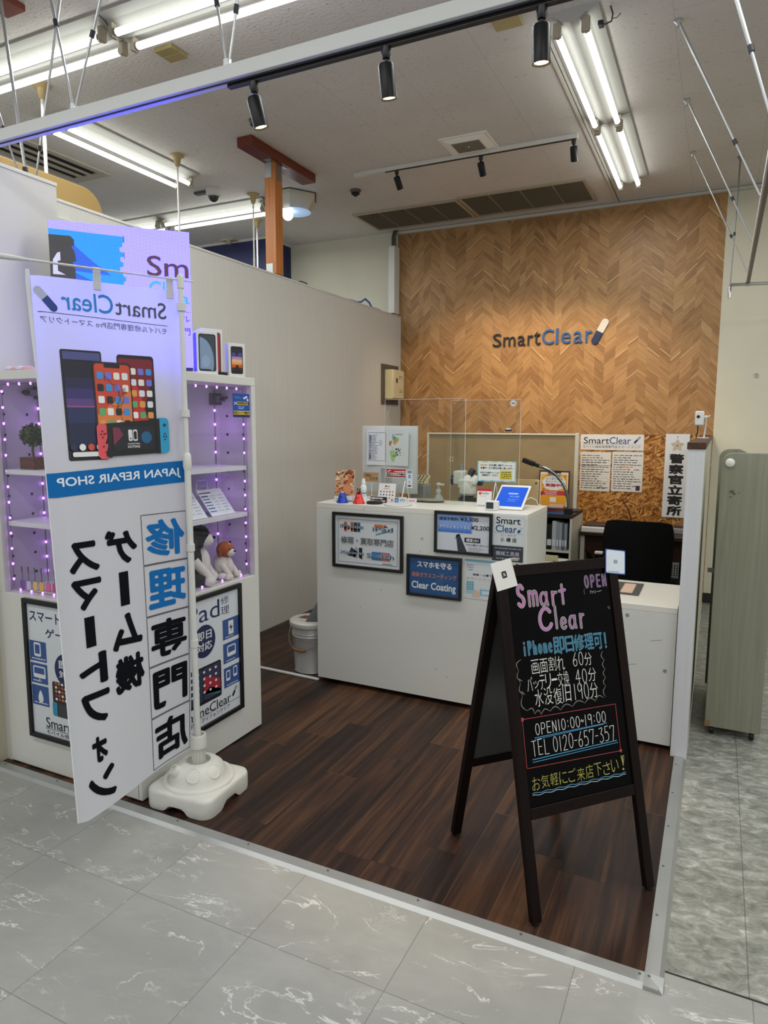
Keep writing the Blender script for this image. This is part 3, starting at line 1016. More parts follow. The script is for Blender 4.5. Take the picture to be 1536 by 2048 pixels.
# return-air grilles
def grille(label, x0, x1, y0, y1):
    t = thing('ceiling_grille', label, 'air grille', ((x0 + x1) / 2, (y0 + y1) / 2, ZC), 'air grilles by the chevron wall')
    f = MB()
    z0, z1 = ZC - 0.014, ZC - 0.0005
    fm = M('#b3a893', 0.5)
    f.box((x0, y0, z0), (x1, y0 + 0.028, z1), fm).box((x0, y1 - 0.028, z0), (x1, y1, z1), fm)
    f.box((x0, y0 + 0.028, z0), (x0 + 0.028, y1 - 0.028, z1), fm).box((x1 - 0.028, y0 + 0.028, z0), (x1, y1 - 0.028, z1), fm)
    f.build('frame', t)
    MB().box((x0 + 0.02, y0 + 0.02, ZC - 0.003), (x1 - 0.02, y1 - 0.02, ZC - 0.001), M('#2b2621', 0.8)).build('backing', t)
    s = MB()
    sm = M('#94856c', 0.6)
    y = y0 + 0.036
    R = Matrix.Rotation(radians(35), 3, 'X')
    while y < y1 - 0.035:
        s.box((x0 + 0.03, y - 0.009, ZC - 0.0105), (x1 - 0.03, y + 0.009, ZC - 0.0085), sm, R)
        y += 0.0185
    for k in (0.25, 0.5, 0.75):
        xm = x0 + (x1 - x0) * k
        s.box((xm - 0.003, y0 + 0.03, ZC - 0.013), (xm + 0.003, y1 - 0.03, ZC - 0.006), fm)
    s.build('louvre_blades', t)
grille('brown louvred ceiling grille above the left half of the chevron wall', -3.10, -2.095, 5.69, 6.23)
grille('brown louvred ceiling grille above the right half of the chevron wall', -2.085, -1.035, 5.65, 6.22)
# square ceiling speaker
t = thing('ceiling_speaker', 'square white ceiling panel with a grey grille between the spotlight tracks', 'ceiling panel', (-1.633, 4.65, ZC))
x0, x1, y0, y1 = -1.79, -1.477, 4.515, 4.785
b = MB()
z = ZC - 0.0005
v = [(x0, y0, z), (x1, y0, z), (x1, y1, z), (x0, y1, z), (x0 + .05, y0 + .045, z - .022), (x1 - .05, y0 + .045, z - .022), (x1 - .05, y1 - .045, z - .022), (x0 + .05, y1 - .045, z - .022)]
b.add(v, [(0, 1, 5, 4), (1, 2, 6, 5), (2, 3, 7, 6), (3, 0, 4, 7), (4, 5, 6, 7), (3, 2, 1, 0)], M('#f2f0ea', 0.5))
b.box((x0 - .012, y0 - .012, z - .006), (x1 + .012, y1 + .012, z), M('#f2f0ea', 0.5))
b.build('cover', t)
MB().box((x0 + .06, y0 + .055, z - .0245), (x1 - .06, y1 - .055, z - .0215), M('#77736b', 0.6, noise=0.25, scale=300)).build('speaker_grille', t)
MB().lathe([(0.006, 0), (0.004, -0.004)], CHROME, (-1.633, 4.65, z - .0245), 10).build('screw', t)

# wooden T post on the partition
WOODP = mat_grain('post_wood', '#a8612f', '#c98449', 'z', (70.0, 1.6), 0.35)
WOODH = mat_grain('beam_wood', '#5b2415', '#7f3a22', 'y', (60.0, 1.6), 0.4)
t = thing('wooden_post', 'orange-brown wooden post on the partition carrying a short ceiling beam', 'post', (-2.94, 4.26, 2.577))
MB().box((-2.995, 4.205, 2.578), (-2.905, 4.295, 3.335), WOODP).build('upright', t, bevel=0.003)
MB().box((-2.995, 3.90, 3.335), (-2.875, 4.70, ZC - 0.001), WOODH).build('cross_beam', t, bevel=0.003)
for z0, z1 in ((3.235, 3.334), (2.579, 2.65)):
    MB().box((-2.990, 4.2025, z0), (-2.935, 4.2048, z1), M('#bcc3c5', 0.35, 0.7)).build('steel_plate', t)
MB().box((-2.9045, 4.225, 3.22), (-2.9025, 4.275, 3.334), M('#8f9498', 0.35, 0.8)).box((-2.96, 4.14, 3.3325), (-2.90, 4.205, 3.3345), M('#8f9498', 0.35, 0.8)).box((-2.96, 4.295, 3.3325), (-2.90, 4.36, 3.3345), M('#8f9498', 0.35, 0.8)).build('angle_bracket', t)

# tension poles behind the partition
def pole(label, x, y, r=0.011):
    t = thing('tension_pole', label, 'pole', (x, y, 0), 'white tension poles behind the partition')
    MB().lathe([(0.05, 0), (0.05, -0.008), (0.026, -0.02), (0.02, -0.06), (0.014, -0.075)], M('#b7a173', 0.5), (x, y, ZC - 0.001), 16).build('pole_foot', t)
    MB().tube([(x, y, ZC - 0.07), (x, y, 2.86)], r * 0.75, WPLAST, 10).build('inner_tube', t)
    MB().tube([(x, y, 2.89), (x, y, 0)], r, M('#d8d5c6', 0.4), 10).build('outer_tube', t)
pole('white tension pole rising behind the tall left panel under the track beam', -3.545, 2.857, 0.013)
pole('white tension pole in front of the end of the single twin-tube fixture', -3.566, 3.958, 0.009)
pole('white tension pole just left of the brown post, nearer of the pair', -3.579, 4.86, 0.009)
pole('white tension pole just left of the brown post, farther of the pair', -3.976, 5.45, 0.011)

# dome camera, sprinklers, small ceiling things
t = thing('dome_camera', 'white dome security camera with a black eye on the ceiling', 'camera', (-3.80, 4.63, ZC))
MB().lathe([(0.062, 0), (0.062, -0.03), (0.058, -0.05), (0.045, -0.056)], M('#d9d9d6', 0.4), (-3.80, 4.63, ZC - 0.001), 24).build('housing', t)
MB().lathe([(0.044, -0.05), (0.043, -0.066), (0.034, -0.084), (0.018, -0.094), (0.003, -0.097)], M('#0a0a0b', 0.1, coat=0.5), (-3.80, 4.63, ZC - 0.001), 24).build('camera_eye', t)
MB().box((-3.99, 4.61, ZC - 0.02), (-3.87, 4.66, ZC - 0.001), M('#54514b', 0.6)).build('junction_plate', t, bevel=0.003)
for i, (x, y, lb) in enumerate(((-2.722, 3.742, 'dark sprinkler head on the ceiling below the left spotlight'), (-2.767, 5.139, 'dark sprinkler head on the ceiling left of the white light track'))):
    t = thing('sprinkler_head', lb, 'sprinkler', (x, y, ZC), 'ceiling sprinkler heads')
    MB().lathe([(0.045, 0), (0.045, -0.008), (0.03, -0.022)], M('#6a6763', 0.5, 0.4), (x, y, ZC - 0.001), 18).build('rosette', t)
    MB().lathe([(0.012, -0.02), (0.034, -0.024), (0.036, -0.03), (0.014, -0.045), (0.004, -0.052)], M('#2d2b2a', 0.45, 0.5), (x, y, ZC - 0.001), 16).build('nozzle', t)
t = thing('smoke_detector', 'small cream detector on the ceiling behind the partition', 'detector', (-4.66, 5.93, ZC))
MB().box((-4.74, 5.86, ZC - 0.012), (-4.58, 5.95, ZC - 0.001), M('#b9af96', 0.5)).build('plate', t)
MB().lathe([(0.03, -0.01), (0.03, -0.03), (0.012, -0.045)], M('#a89f88', 0.5), (-4.66, 5.90, ZC - 0.001), 14).build('sensor', t)
t = thing('ceiling_sign', 'tan double plastic plate on the ceiling under the long tube fixture', 'ceiling plate', (-2.63, 2.9, ZC))
MB().box((-2.69, 2.842, ZC - 0.022), (-2.575, 2.9, ZC - 0.001), M('#a0905f', 0.5)).build('front_half', t, bevel=0.003)
MB().box((-2.69, 2.902, ZC - 0.022), (-2.575, 2.962, ZC - 0.001), M('#a89866', 0.5)).build('rear_half', t, bevel=0.003)
t = MB().box((-1.075, 3.33, ZC - 0.018), (-0.94, 3.43, ZC - 0.001), M('#b3a577', 0.5)).build('ceiling_plate', bevel=0.003)
tag(t, 'small tan plastic plate on the ceiling left of the near end of the twin-tube fixture', 'ceiling plate')
t = MB().box((-0.896, 3.69, ZC - 0.012), (-0.878, 6.33, ZC - 0.001), M('#c8c4ba', 0.45)).box((-0.8765, 3.69, ZC - 0.006), (-0.8735, 6.33, ZC - 0.001), M('#4c4843', 0.6)).build('cable_raceway', bevel=0.001)
tag(t, 'thin white cable channel on the ceiling left of the twin-tube fixture', 'cable channel')
t = thing('hanging_wire', 'loose dark wire stub with a plug dangling from the ceiling beside the twin-tube fixture', 'wire', (-0.56, 3.53, ZC))
MB().tube([(-0.555, 3.48, ZC), (-0.545, 3.49, ZC - 0.03), (-0.553, 3.51, ZC - 0.05), (-0.585, 3.52, ZC - 0.052), (-0.60, 3.53, ZC - 0.04)], 0.004, M('#2f2e2d', 0.6), 6).tube([(-0.55, 3.50, ZC - 0.045), (-0.53, 3.51, ZC - 0.04), (-0.515, 3.52, ZC - 0.02)], 0.002, M('#55524e', 0.6), 6).build('wire', t)
MB().box((-0.615, 3.51, ZC - 0.052), (-0.59, 3.55, ZC - 0.032), M('#17171a', 0.5)).build('plug', t, bevel=0.003)
t = MB().box((-3.08, 2.20, ZC - 0.03), (-2.955, 2.32, ZC - 0.001), M('#7d3826', 0.5)).build('wooden_block', bevel=0.003)
tag(t, 'red-brown wooden block on the ceiling at the upper left corner of the photo', 'wooden block')
# linear diffuser of the air conditioning at the far left
t = thing('slot_diffuser', 'long ceiling air slot with dark gaps at the far left behind the partition', 'air slot', (-4.45, 3.4, ZC))
f = MB()
for x0, x1 in ((-4.64, -4.60), (-4.53, -4.50), (-4.43, -4.41), (-4.33, -4.28)):
    f.box((x0, 2.8, ZC - 0.016), (x1, 3.95, ZC - 0.001), M('#b9b2a2', 0.5))
f.box((-4.64, 3.95, ZC - 0.016), (-4.28, 4.02, ZC - 0.001), M('#b9b2a2', 0.5))
f.build('frame', t)
MB().box((-4.61, 2.8, ZC - 0.004), (-4.3, 3.96, ZC - 0.0005), M('#1c1a18', 0.8)).build('dark_gap', t)
# beige recessed lamp housing and bulb
t = thing('ceiling_lamp', 'beige six-sided ceiling lamp housing with a glowing round bulb beside the wooden post', 'ceiling lamp', (-3.36, 5.05, ZC))
HB = M('#cdc5b2', 0.5)
hexa = [(-3.60, 5.08), (-3.45, 4.86), (-3.22, 4.86), (-3.10, 5.05), (-3.22, 5.25), (-3.48, 5.25)]
b = MB()
lo = [(-3.35 + (x + 3.35) * 0.66, 5.05 + (y - 5.05) * 0.62) for x, y in hexa]
vs = [(x, y, ZC - 0.002) for x, y in hexa] + [(x, y, ZC - 0.035) for x, y in hexa] + [(x, y, ZC - 0.15) for x, y in lo]
fs = [(i, (i + 1) % 6, (i + 1) % 6 + 6, i + 6) for i in range(6)] + [(i + 6, (i + 1) % 6 + 6, (i + 1) % 6 + 12, i + 12) for i in range(6)] + [tuple(range(12, 18)), tuple(range(6))[::-1]]
b.add(vs, fs, HB)
b.build('housing', t)
MB().prism([(-3.35 + (x + 3.35) * 1.05, 5.05 + (y - 5.05) * 1.05) for x, y in hexa], 0.004, (0, 0, ZC - 0.005), X3, Y3, Z3, M('#2b2724', 0.6)).build('gasket', t)
MB().lathe([(0.085, 0), (0.13, -0.006), (0.135, -0.012), (0.10, -0.004)], M('#a9c8ea', 0.4, emit=0.35), (-3.24, 4.96, ZC - 0.15), 28).build('reflector_dish', t)  # bluish lamp light on the dish is put in as its own faint glow
MB().ball((-3.285, 4.93, ZC - 0.185), 0.042, M('#f2f6ff', 0.4, emit=9), 18, 12).build('bulb', t)
MB().tube([(-3.62, 4.99, ZC - 0.02), (-3.56, 4.97, ZC - 0.05), (-3.52, 4.96, ZC - 0.12), (-3.36, 4.94, ZC - 0.16)], 0.006, M('#d6d0c2', 0.5), 8).build('flex_cable', t)
# tan rounded board behind the partition
t = MB()
pts = [(1.9, 2.3), (3.0, 2.3)]
r = 0.13
for i in range(9):
    a = pi / 2 * i / 8
    pts.append((2.87 + r * cos(a), 2.69 + r * sin(a)))
pts.append((1.9, 2.82))
t.prism(pts, 0.03, (-3.3, 0, 0), Y3, Z3, X3, M('#a88c55', 0.55))
tag(t.build('rounded_board', bevel=0.004), 'tan board with a rounded corner showing above the tall left panel', 'board')
# duct and pipes in the corner
t = thing('wall_duct', 'white vertical duct with two pipes in the corner left of the chevron wall', 'duct', (-2.955, 6.30, 2.58))
MB().box((-3.005, 6.25, 2.60), (-2.935, YB, 3.24), M('#d8d8d1', 0.5)).build('duct_cover', t, bevel=0.006)
for x in (-2.985, -2.96):
    MB().tube([(x, 6.31, 3.2), (x, 6.31, 3.34), (x + 0.01, 6.33, ZC)], 0.011, M('#5f5a54', 0.5, 0.3), 10).build('pipe', t)
MB().tube([(-2.97, 6.31, 2.61), (-2.97, 6.28, 2.585), (-2.965, 6.15, 2.585)], 0.012, M('#2a2928', 0.5), 8).build('pipe', t)
o = MB().tube([(-2.945, 5.35, 2.583), (-2.945, 5.5, 2.585), (-2.95, 5.58, 2.60), (-2.95, 5.66, 2.64), (-2.95, 5.74, 2.62), (-2.945, 5.78, 2.583), (-2.945, 5.95, 2.583)], 0.008, M('#2a68b0', 0.5), 8).build('blue_cable')
tag(o, 'blue cable looping up over the partition top near the chevron wall', 'cable')
pts = []
for i in range(24):
    y = 4.33 + i * 0.07
    pts.append((-2.965 + 0.006 * sin(i * 1.7), y, 2.5815 + (0.02 if i in (4, 5) else 0.002 * abs(sin(i)))))
o = MB().tube(pts, 0.0045, M('#3b3835', 0.6), 6).build('black_cable')
tag(o, 'thin dark cable lying along the top of the partition', 'cable')
t = thing('wall_socket_box', 'small white box with a short stem on the partition behind the bright screen', 'wall box', (-2.9, 2.42, 2.46))
MB().box((-2.9178, 2.36, 2.44), (-2.885, 2.47, 2.485), M('#c9cac6', 0.5)).build('box_body', t, bevel=0.004)
MB().tube([(-2.9, 2.415, 2.44), (-2.9, 2.415, 2.36)], 0.004, M('#66666a', 0.5), 8).build('stem', t)

# hanging rail at the right with slanted rods
g = 'slanted steel rods of the right-hand rail'
rl = [(0.115, 1.95, 2.54), (0.115, 4.0, 2.54), (0.12, 5.62, 2.52)]
t = thing('curtain_rail', 'white rail with a dark underside running back along the right-hand side under slanted rods', 'rail', (0.115, 3.8, 2.53))
MB().beam((0.115, 1.95, 2.545), (0.122, 5.66, 2.535), 0.022, 0.03, M('#cfd0cd', 0.4)).build('rail_profile', t, bevel=0.002)
MB().beam((0.121, 1.95, 2.526), (0.128, 5.66, 2.516), 0.016, 0.010, M('#4a3d35', 0.4, 0.3)).build('rail_channel', t)
MB().box((0.108, 5.655, 2.50), (0.138, 5.69, 2.53), M('#9a9c9c', 0.3, 0.8)).build('end_clip', t, bevel=0.002)
pts = [(0.012, 5.60, 2.41), (0.010, 5.605, 2.47), (0.014, 5.62, 2.50)]
for i in range(10):
    a = i / 9
    pts.append((0.02 + 0.9 * a, 5.63 + 0.10 * sin(a * pi * 0.6), 2.508 + 0.004 * a))
o = MB().tube(pts, 0.011, M('#b9bcbc', 0.25, 0.85), 10).build('curved_rail')
tag(o, 'curved chrome cross rail with a turned-down end before the beige wall', 'rail')
for lb, a, b, r in (('slanted steel rod nearest the camera, at the upper right edge of the photo', (-0.165, 2.87, ZC), (0.103, 2.87, 2.56), 0.0056),
                    ('slanted steel rod of the right-hand rail, second from the camera', (-0.285, 3.731, ZC), (0.106, 3.731, 2.56), 0.0048),
                    ('slanted steel rod of the right-hand rail, third from the camera', (-0.280, 4.608, ZC), (0.110, 4.608, 2.558), 0.0044),
                    ('slanted steel rod of the right-hand rail, farthest from the camera', (-0.275, 5.466, ZC), (0.115, 5.466, 2.552), 0.0042)):
    rod('slanted_rod', lb, g, [a, b], r, collar=0.70, base=True)
o = rod('hanging_rod', 'thin vertical steel rod from the ceiling to the turned-down end of the curved rail', 'rods over the beige wall', [(0.026, 5.7, ZC), (0.012, 5.62, 2.505)], 0.0042, collar=0.6, base=True, mat=M('#7c7f80', 0.45, 0.6))

# ================================================================== display case
CX0, CX1, CY0, CY1, CZT = -2.765, -1.98, 1.88, 2.675, 1.72
CASEM = M('#d4d4ce', 0.42, noise=0.012, scale=3.0)
PEGM = M('#bdbac6', 0.6)
t = thing('display_case', 'white corner display case with glass fronts and purple lights inside', 'display case', (-2.37, 2.28, 0.006))
b = MB()
poly = [(CX0, CY0), (CX1, CY0), (CX1, CY1), (-2.19, CY1), (CX0, 2.10)]
def area(mb, z0, z1, m, inset=0.0):
    q = poly if not inset else [(CX0 + inset, CY0 + inset), (CX1 - inset, CY0 + inset), (CX1 - inset, CY1 - inset), (-2.19 + inset * .4, CY1 - inset), (CX0 + inset, 2.10 - inset * .4)]
    mb.prism(q, z1 - z0, (0, 0, z0), X3, Y3, Z3, m)
area(b, 0.012, 0.782, CASEM)
b.build('lower_cabinet', t, bevel=0.002)
MB().box((CX1 - 0.0195, CY0 - 0.0012, 0.02), (CX1 - 0.0180, CY0, 0.782), M('#8c8b86', 0.6)).build('panel_joint', t)
b = MB()
area(b, 1.683, CZT, CASEM)
b.build('top_board', t, bevel=0.002)
for x0, y0, x1, y1 in ((CX0, CY0, CX0 + 0.03, CY0 + 0.03), (CX1 - 0.03, CY0, CX1, CY0 + 0.03), (CX1 - 0.03, CY1 - 0.03, CX1, CY1)):
    MB().box((x0, y0, 0.782), (x1, y1, 1.683), CASEM).build('corner_post', t, bevel=0.0015)
k = MB()
k.box((CX0, CY0 + 0.03, 0.782), (CX0 + 0.012, 2.10, 1.683), PEGM)
k.box((-2.19, CY1 - 0.012, 0.782), (CX1 - 0.03, CY1, 1.683), PEGM)
dg = Vector((-2.19 - CX0, CY1 - 2.10, 0)).normalized()
dn = Vector((dg.y, -dg.x, 0))
k.obox(((CX0 - 2.19) / 2 + 0.004, (2.10 + CY1) / 2 - 0.004, 1.2325), 0.408, 0.006, 0.4505, dg, dn, Z3, PEGM)
HOLE = M('#2a2833', 0.7)
for z in [0.84 + i * 0.088 for i in range(10)]:
    for y in (1.94, 2.05):
        k.lathe([(0.0065, 0), (0.0065, 0.0012)], HOLE, (CX0 + 0.0118, y, z), 8, X3)
    for x in (-2.14, -2.045):
        k.lathe([(0.0065, 0), (0.0065, 0.0012)], HOLE, (x, CY1 - 0.0118, z), 8, -Y3)
k.build('pegboard_back', t)
for z in (1.290, 1.068):
    s = MB()
    area(s, z, z + 0.02, M('#d9d8e0', 0.4), 0.034)
    s.build('shelf', t, bevel=0.001)
MB().box((CX0 + 0.03, CY0 + 0.010, 0.782), (CX1 - 0.03, CY0 + 0.013, 1.683), GLASS).build('glass_pane', t)
MB().box((CX1 - 0.013, CY0 + 0.03, 0.782), (CX1 - 0.010, CY1 - 0.03, 1.683), GLASS).build('glass_pane', t)

# string of purple lights
t = thing('string_lights', 'string of purple light bulbs along the inner edges of the display case', 'string lights', (-2.37, 2.28, 0.79))
PB = M('#c873ff', 0.4, emit=PURPLE_BULB)
WIRE = M('#6f6a7c', 0.5)
runs = []
for (x, y) in ((-2.725, 1.918), (-2.744, 2.10), (-2.20, 2.645), (-2.022, 2.636)):
    runs.append(((x, y, 0.80), (x, y, 1.672), 13))
runs += [((-2.72, 1.918, 0.789), (-2.02, 1.918, 0.789), 10), ((-2.72, 1.920, 1.668), (-2.02, 1.920, 1.668), 10), ((-2.018, 1.93, 0.789), (-2.018, 2.62, 0.789), 10), ((-2.020, 1.93, 1.668), (-2.020, 2.62, 1.668), 10)]
w = MB()
bulb = None
for p, q, n in runs:
    p, q = Vector(p), Vector(q)
    w.tube([p, q], 0.0018, WIRE, 6)
    for i in range(n):
        c = p + (q - p) * ((i + 0.5) / n)
        if bulb is None:
            mb = MB().lathe([(0.001, -0.007), (0.0042, -0.003), (0.005, 0.001), (0.003, 0.005), (0.0008, 0.006)], PB, c, 8)
            bulb = mb.build('light_bulb', t)
            b0 = c.copy()
        else:
            o = bulb.copy()
            COL.objects.link(o)
            o.parent = t
            o.location = c - b0
w.build('wire', t)
for (x, y, z, e) in ((-2.12, 2.58, 1.5, 1.0), (-2.12, 2.60, 1.18, 0.5), (-2.10, 2.55, 0.93, 0.9), (-2.66, 2.06, 1.5, 0.8), (-2.66, 2.04, 1.19, 0.5), (-2.62, 2.10, 0.95, 0.8), (-2.4, 2.25, 1.60, 0.6)):
    ld = bpy.data.lights.new('string_glow', 'POINT')
    ld.energy = PURPLE_LAMP * e
    ld.color = (0.56, 0.22, 1.0)
    ld.shadow_soft_size = 0.05
    lo = bpy.data.objects.new('string_glow', ld)
    COL.objects.link(lo)
    lo.parent = t
    lo.location = Vector((x, y, z)) - t.location

# contents, left side
t = thing('topiary_plant', 'little round artificial topiary tree in a brown box on the upper left shelf', 'plant', (-2.64, 1.99, 1.31))
MB().box((-2.69, 1.955, 1.3105), (-2.60, 2.02, 1.362), mat_grain('box_wood', '#4a2c22', '#6d4533', 'x')).build('planter_box', t, bevel=0.002)
MB().tube([(-2.643, 1.988, 1.36), (-2.647, 1.988, 1.39), (-2.64, 1.988, 1.42)], 0.005, M('#54453a', 0.7), 8).build('stem', t)
lv = MB()
rr = random.Random(3)
LG = [M('#2c3a22', 0.6), M('#3d4f2c', 0.6), M('#4f6238', 0.6)]
for i in range(420):
    th, ph = rr.uniform(0, 2 * pi), math.acos(rr.uniform(-1, 1))
    r = 0.05 * rr.uniform(0.75, 1.05)
    c = Vector((-2.64 + r * sin(ph) * cos(th), 1.988 + r * sin(ph) * sin(th), 1.455 + r * 0.95 * cos(ph)))
    a = Vector((rr.uniform(-1, 1), rr.uniform(-1, 1), rr.uniform(-1, 1))).normalized()
    bb = a.orthogonal().normalized()
    lv.add([c - a * 0.008, c + bb * 0.004 + a.cross(bb) * 0.001, c + a * 0.009, c - bb * 0.004], [(0, 1, 2, 3)], LG[i % 3])
lv.ball((-2.64, 1.988, 1.455), 0.04, LG[0], 12, 8)
lv.build('foliage', t)
def corner_cam(label, x, y, z, d):
    d = Vector(d).normalized()
    t = thing('corner_bracket', label, 'bracket', (x, y, z), 'grey brackets in the display case')
    s = d.cross(Z3)
    b = MB().obox((x, y, z), 0.012, 0.03, 0.028, d, s, Z3, M('#5d5a66', 0.4, 0.5))
    b.obox(Vector((x, y, z)) + d * 0.03, 0.024, 0.02, 0.014, d, s, Z3, M('#77737f', 0.35, 0.6))
    b.build('bracket_plate', t, bevel=0.003)
    MB().lathe([(0.008, 0.05), (0.008, 0.075), (0.006, 0.078)], M('#1c1b22', 0.4), (x, y, z), 12, d).build('tip', t)
corner_cam('grey bracket in the upper corner of the case, right of the banner pole', -2.19, 2.645, 1.625, (0.9, -0.35, 0))
corner_cam('grey bracket in the upper corner of the case, left of the banner', -2.735, 2.10, 1.640, (-0.0, -1, 0))
# plain tags with cords on the floor of the case
t0 = None
for i, (cl, lb) in enumerate((('#7b5aa0', 'purple'), ('#c9c4d8', 'pale grey'), ('#d8c25c', 'yellow, third from left'), ('#d9b84e', 'golden, fourth from left'), ('#d65f86', 'pink, fifth from left'), ('#b84a70', 'dark pink, sixth from left'))):
    x, y = -2.708 + i * 0.036, 1.945 + i * 0.004
    t = thing('key_tag', 'small %s plain tag on the floor of the display case' % lb, 'key tag', (x, y, 0.783), 'key tags in the display case')
    MB().box((x - 0.013, y - 0.003, 0.7835), (x + 0.013, y + 0.003, 0.822), M(cl, 0.3)).build('tag_plate', t, bevel=0.003)
    MB().tube([(x, y, 0.82), (x + 0.002, y, 0.845), (x, y, 0.868)], 0.0013, M('#3f3a45', 0.6), 6).build('cord', t)
    MB().box((x - 0.002, y - 0.002, 0.862), (x + 0.002, y + 0.002, 0.885), M('#8a8791', 0.3, 0.8)).build('clasp', t)
o = MB().obox((-2.58, 2.045, 1.135), 0.022, 0.008, 0.055, Vector((0.9, 0.2, -0.35)).normalized(), Vector((-0.2, 0.98, 0)).normalized(), Vector((0.36, 0.1, 0.92)).normalized(), M('#1f6fd0', 0.35))
tag(o.build('phone_case', bevel=0.004), 'bright blue phone case leaning on the lower left shelf of the display case', 'phone case')
# price sheets
def price(p, w, h):
    p.rect(0.004, h - 0.022, w * 0.5, h - 0.016, NAVY)
    for r in range(6):
        v = h - 0.034 - r * 0.0165
        p.rect(0.006, v - 0.006, w * 0.32, v, M('#2d3f86', 0.6) if r % 2 == 0 else M('#5b6dac', 0.6))
        p.scribble(w * 0.40, v - 0.006, w * 0.62, v, 1, INK, r, 0.4)
        p.scribble(w * 0.70, v - 0.006, w * 0.95, v, 1, M('#30478f', 0.6), r + 9, 0.5)
        p.rect(0.004, v - 0.0095, w - 0.004, v - 0.0089, M('#98a3bb', 0.6))
for i, (y, lb) in enumerate(((2.215, 'printed price sheet on a clear stand beside the banner pole, left of two'), (2.41, 'printed price sheet on a clear stand, right of two on the lower shelf'))):
    t = thing('price_sheet', lb, 'price sheet', (-2.07, y + 0.085, 1.088), 'price sheets in the display case')
    V = Vector((-0.62, 0, 0.785)).normalized()
    N = Y3.cross(V)
    sheet('printed_card', None, (-2.035, y, 1.0895), Y3, V, N, 0.165, 0.145, price, M('#dfe3ec', 0.5), 'sheet', parent=t)
    MB().obox((-2.095, y + 0.08, 1.150), 0.0015, 0.05, 0.06, Vector((0.785, 0, 0.62)), Y3, Vector((-0.62, 0, 0.785)), M('#39374a', 0.4)).build('stand_back', t)
t = MB()
for a, b in (((-2.20, 2.50, 1.09), (-2.20, 2.50, 1.24)), ((-2.20, 2.58, 1.09), (-2.20, 2.57, 1.24)), ((-2.20, 2.50, 1.24), (-2.20, 2.57, 1.24)), ((-2.20, 2.50, 1.091), (-2.12, 2.50, 1.091)), ((-2.20, 2.58, 1.091), (-2.12, 2.58, 1.091))):
    t.beam(a, b, 0.006, 0.006, M('#cfc8e4', 0.2))
tag(t.build('acrylic_stand'), 'small clear acrylic stand behind the price sheets on the lower shelf', 'stand')

# plush dogs
def plush(label, c, s, face, body, patch, ear, dark_body=False, sit=True):
    c = Vector(c)
    d = Vector((face[0], face[1], 0)).normalized()
    r = Vector((-d.y, d.x, 0))
    t = thing('plush_dog', label, 'plush toy', c, 'plush dogs in the display case')
    def at(f, sd, u):
        return c + d * (f * s) + r * (sd * s) + Z3 * (u * s)
    mB, mP, mE = M(body, 0.95, bump=0.3, bscale=500), M(patch, 0.95, bump=0.3, bscale=500), M(ear, 0.95, bump=0.3, bscale=500)
    b = MB()
    b.ball(at(-0.05, 0, 0.36), (0.27 * s, 0.27 * s, 0.36 * s), mP if dark_body else mB)
    b.ball(at(0.16, 0, 0.34), (0.14 * s, 0.14 * s, 0.27 * s), mB)
    b.build('body', t)
    for sd in (-1, 1):
        MB().tube([at(0.05, sd * 0.2, 0.42), at(0.22, sd * 0.2, 0.22), at(0.30, sd * 0.18, 0.07)], [0.085 * s, 0.08 * s, 0.09 * s], mB, 10).ball(at(0.31, sd * 0.18, 0.075), 0.095 * s, mB).build('front_leg', t)
        MB().ball(at(0.12, sd * 0.27, 0.1), (0.16 * s, 0.16 * s, 0.1 * s), mP if dark_body else mB).ball(at(0.30, sd * 0.31, 0.085), 0.085 * s, mB).build('hind_leg', t)
    h = MB()
    h.ball(at(0.05, 0, 0.82), (0.25 * s, 0.25 * s, 0.23 * s), mP)
    h.ball(at(0.22, 0, 0.75), (0.15 * s, 0.15 * s, 0.12 * s), mB)
    h.ball(at(0.16, 0, 0.88), (0.10 * s, 0.07 * s, 0.14 * s), mB)
    h.build('head', t)
    for sd in (-1, 1):
        MB().tube([at(0.03, sd * 0.18, 0.98), at(0.04, sd * 0.29, 0.84), at(0.06, sd * 0.29, 0.66)], [0.05 * s, 0.09 * s, 0.06 * s], mE, 10).build('ear', t)
        MB().ball(at(0.265, sd * 0.1, 0.85), 0.026 * s, M('#0b0b0c', 0.15), 8, 6).build('eye', t)
    MB().ball(at(0.36, 0, 0.79), (0.04 * s, 0.04 * s, 0.03 * s), M('#0b0b0c', 0.25), 8, 6).build('nose', t)
plush('small white and orange-brown plush dog at the bottom right of the display case', (-2.075, 2.53, 0.783), 0.165, (1, 0.15), '#d9d3cf', '#a2562b', '#8a4724')
plush('black and white plush dog with long ears beside the banner pole in the display case', (-2.125, 2.375, 0.783), 0.265, (0.9, 0.6), '#d6d2d2', '#1f1b1e', '#1c181a', True)
plush('brown and white plush dog half hidden by the banner pole in the display case', (-2.13, 2.19, 0.783), 0.26, (0.95, 0.4), '#d5cfcc', '#8a5a38', '#5c3a26', True)

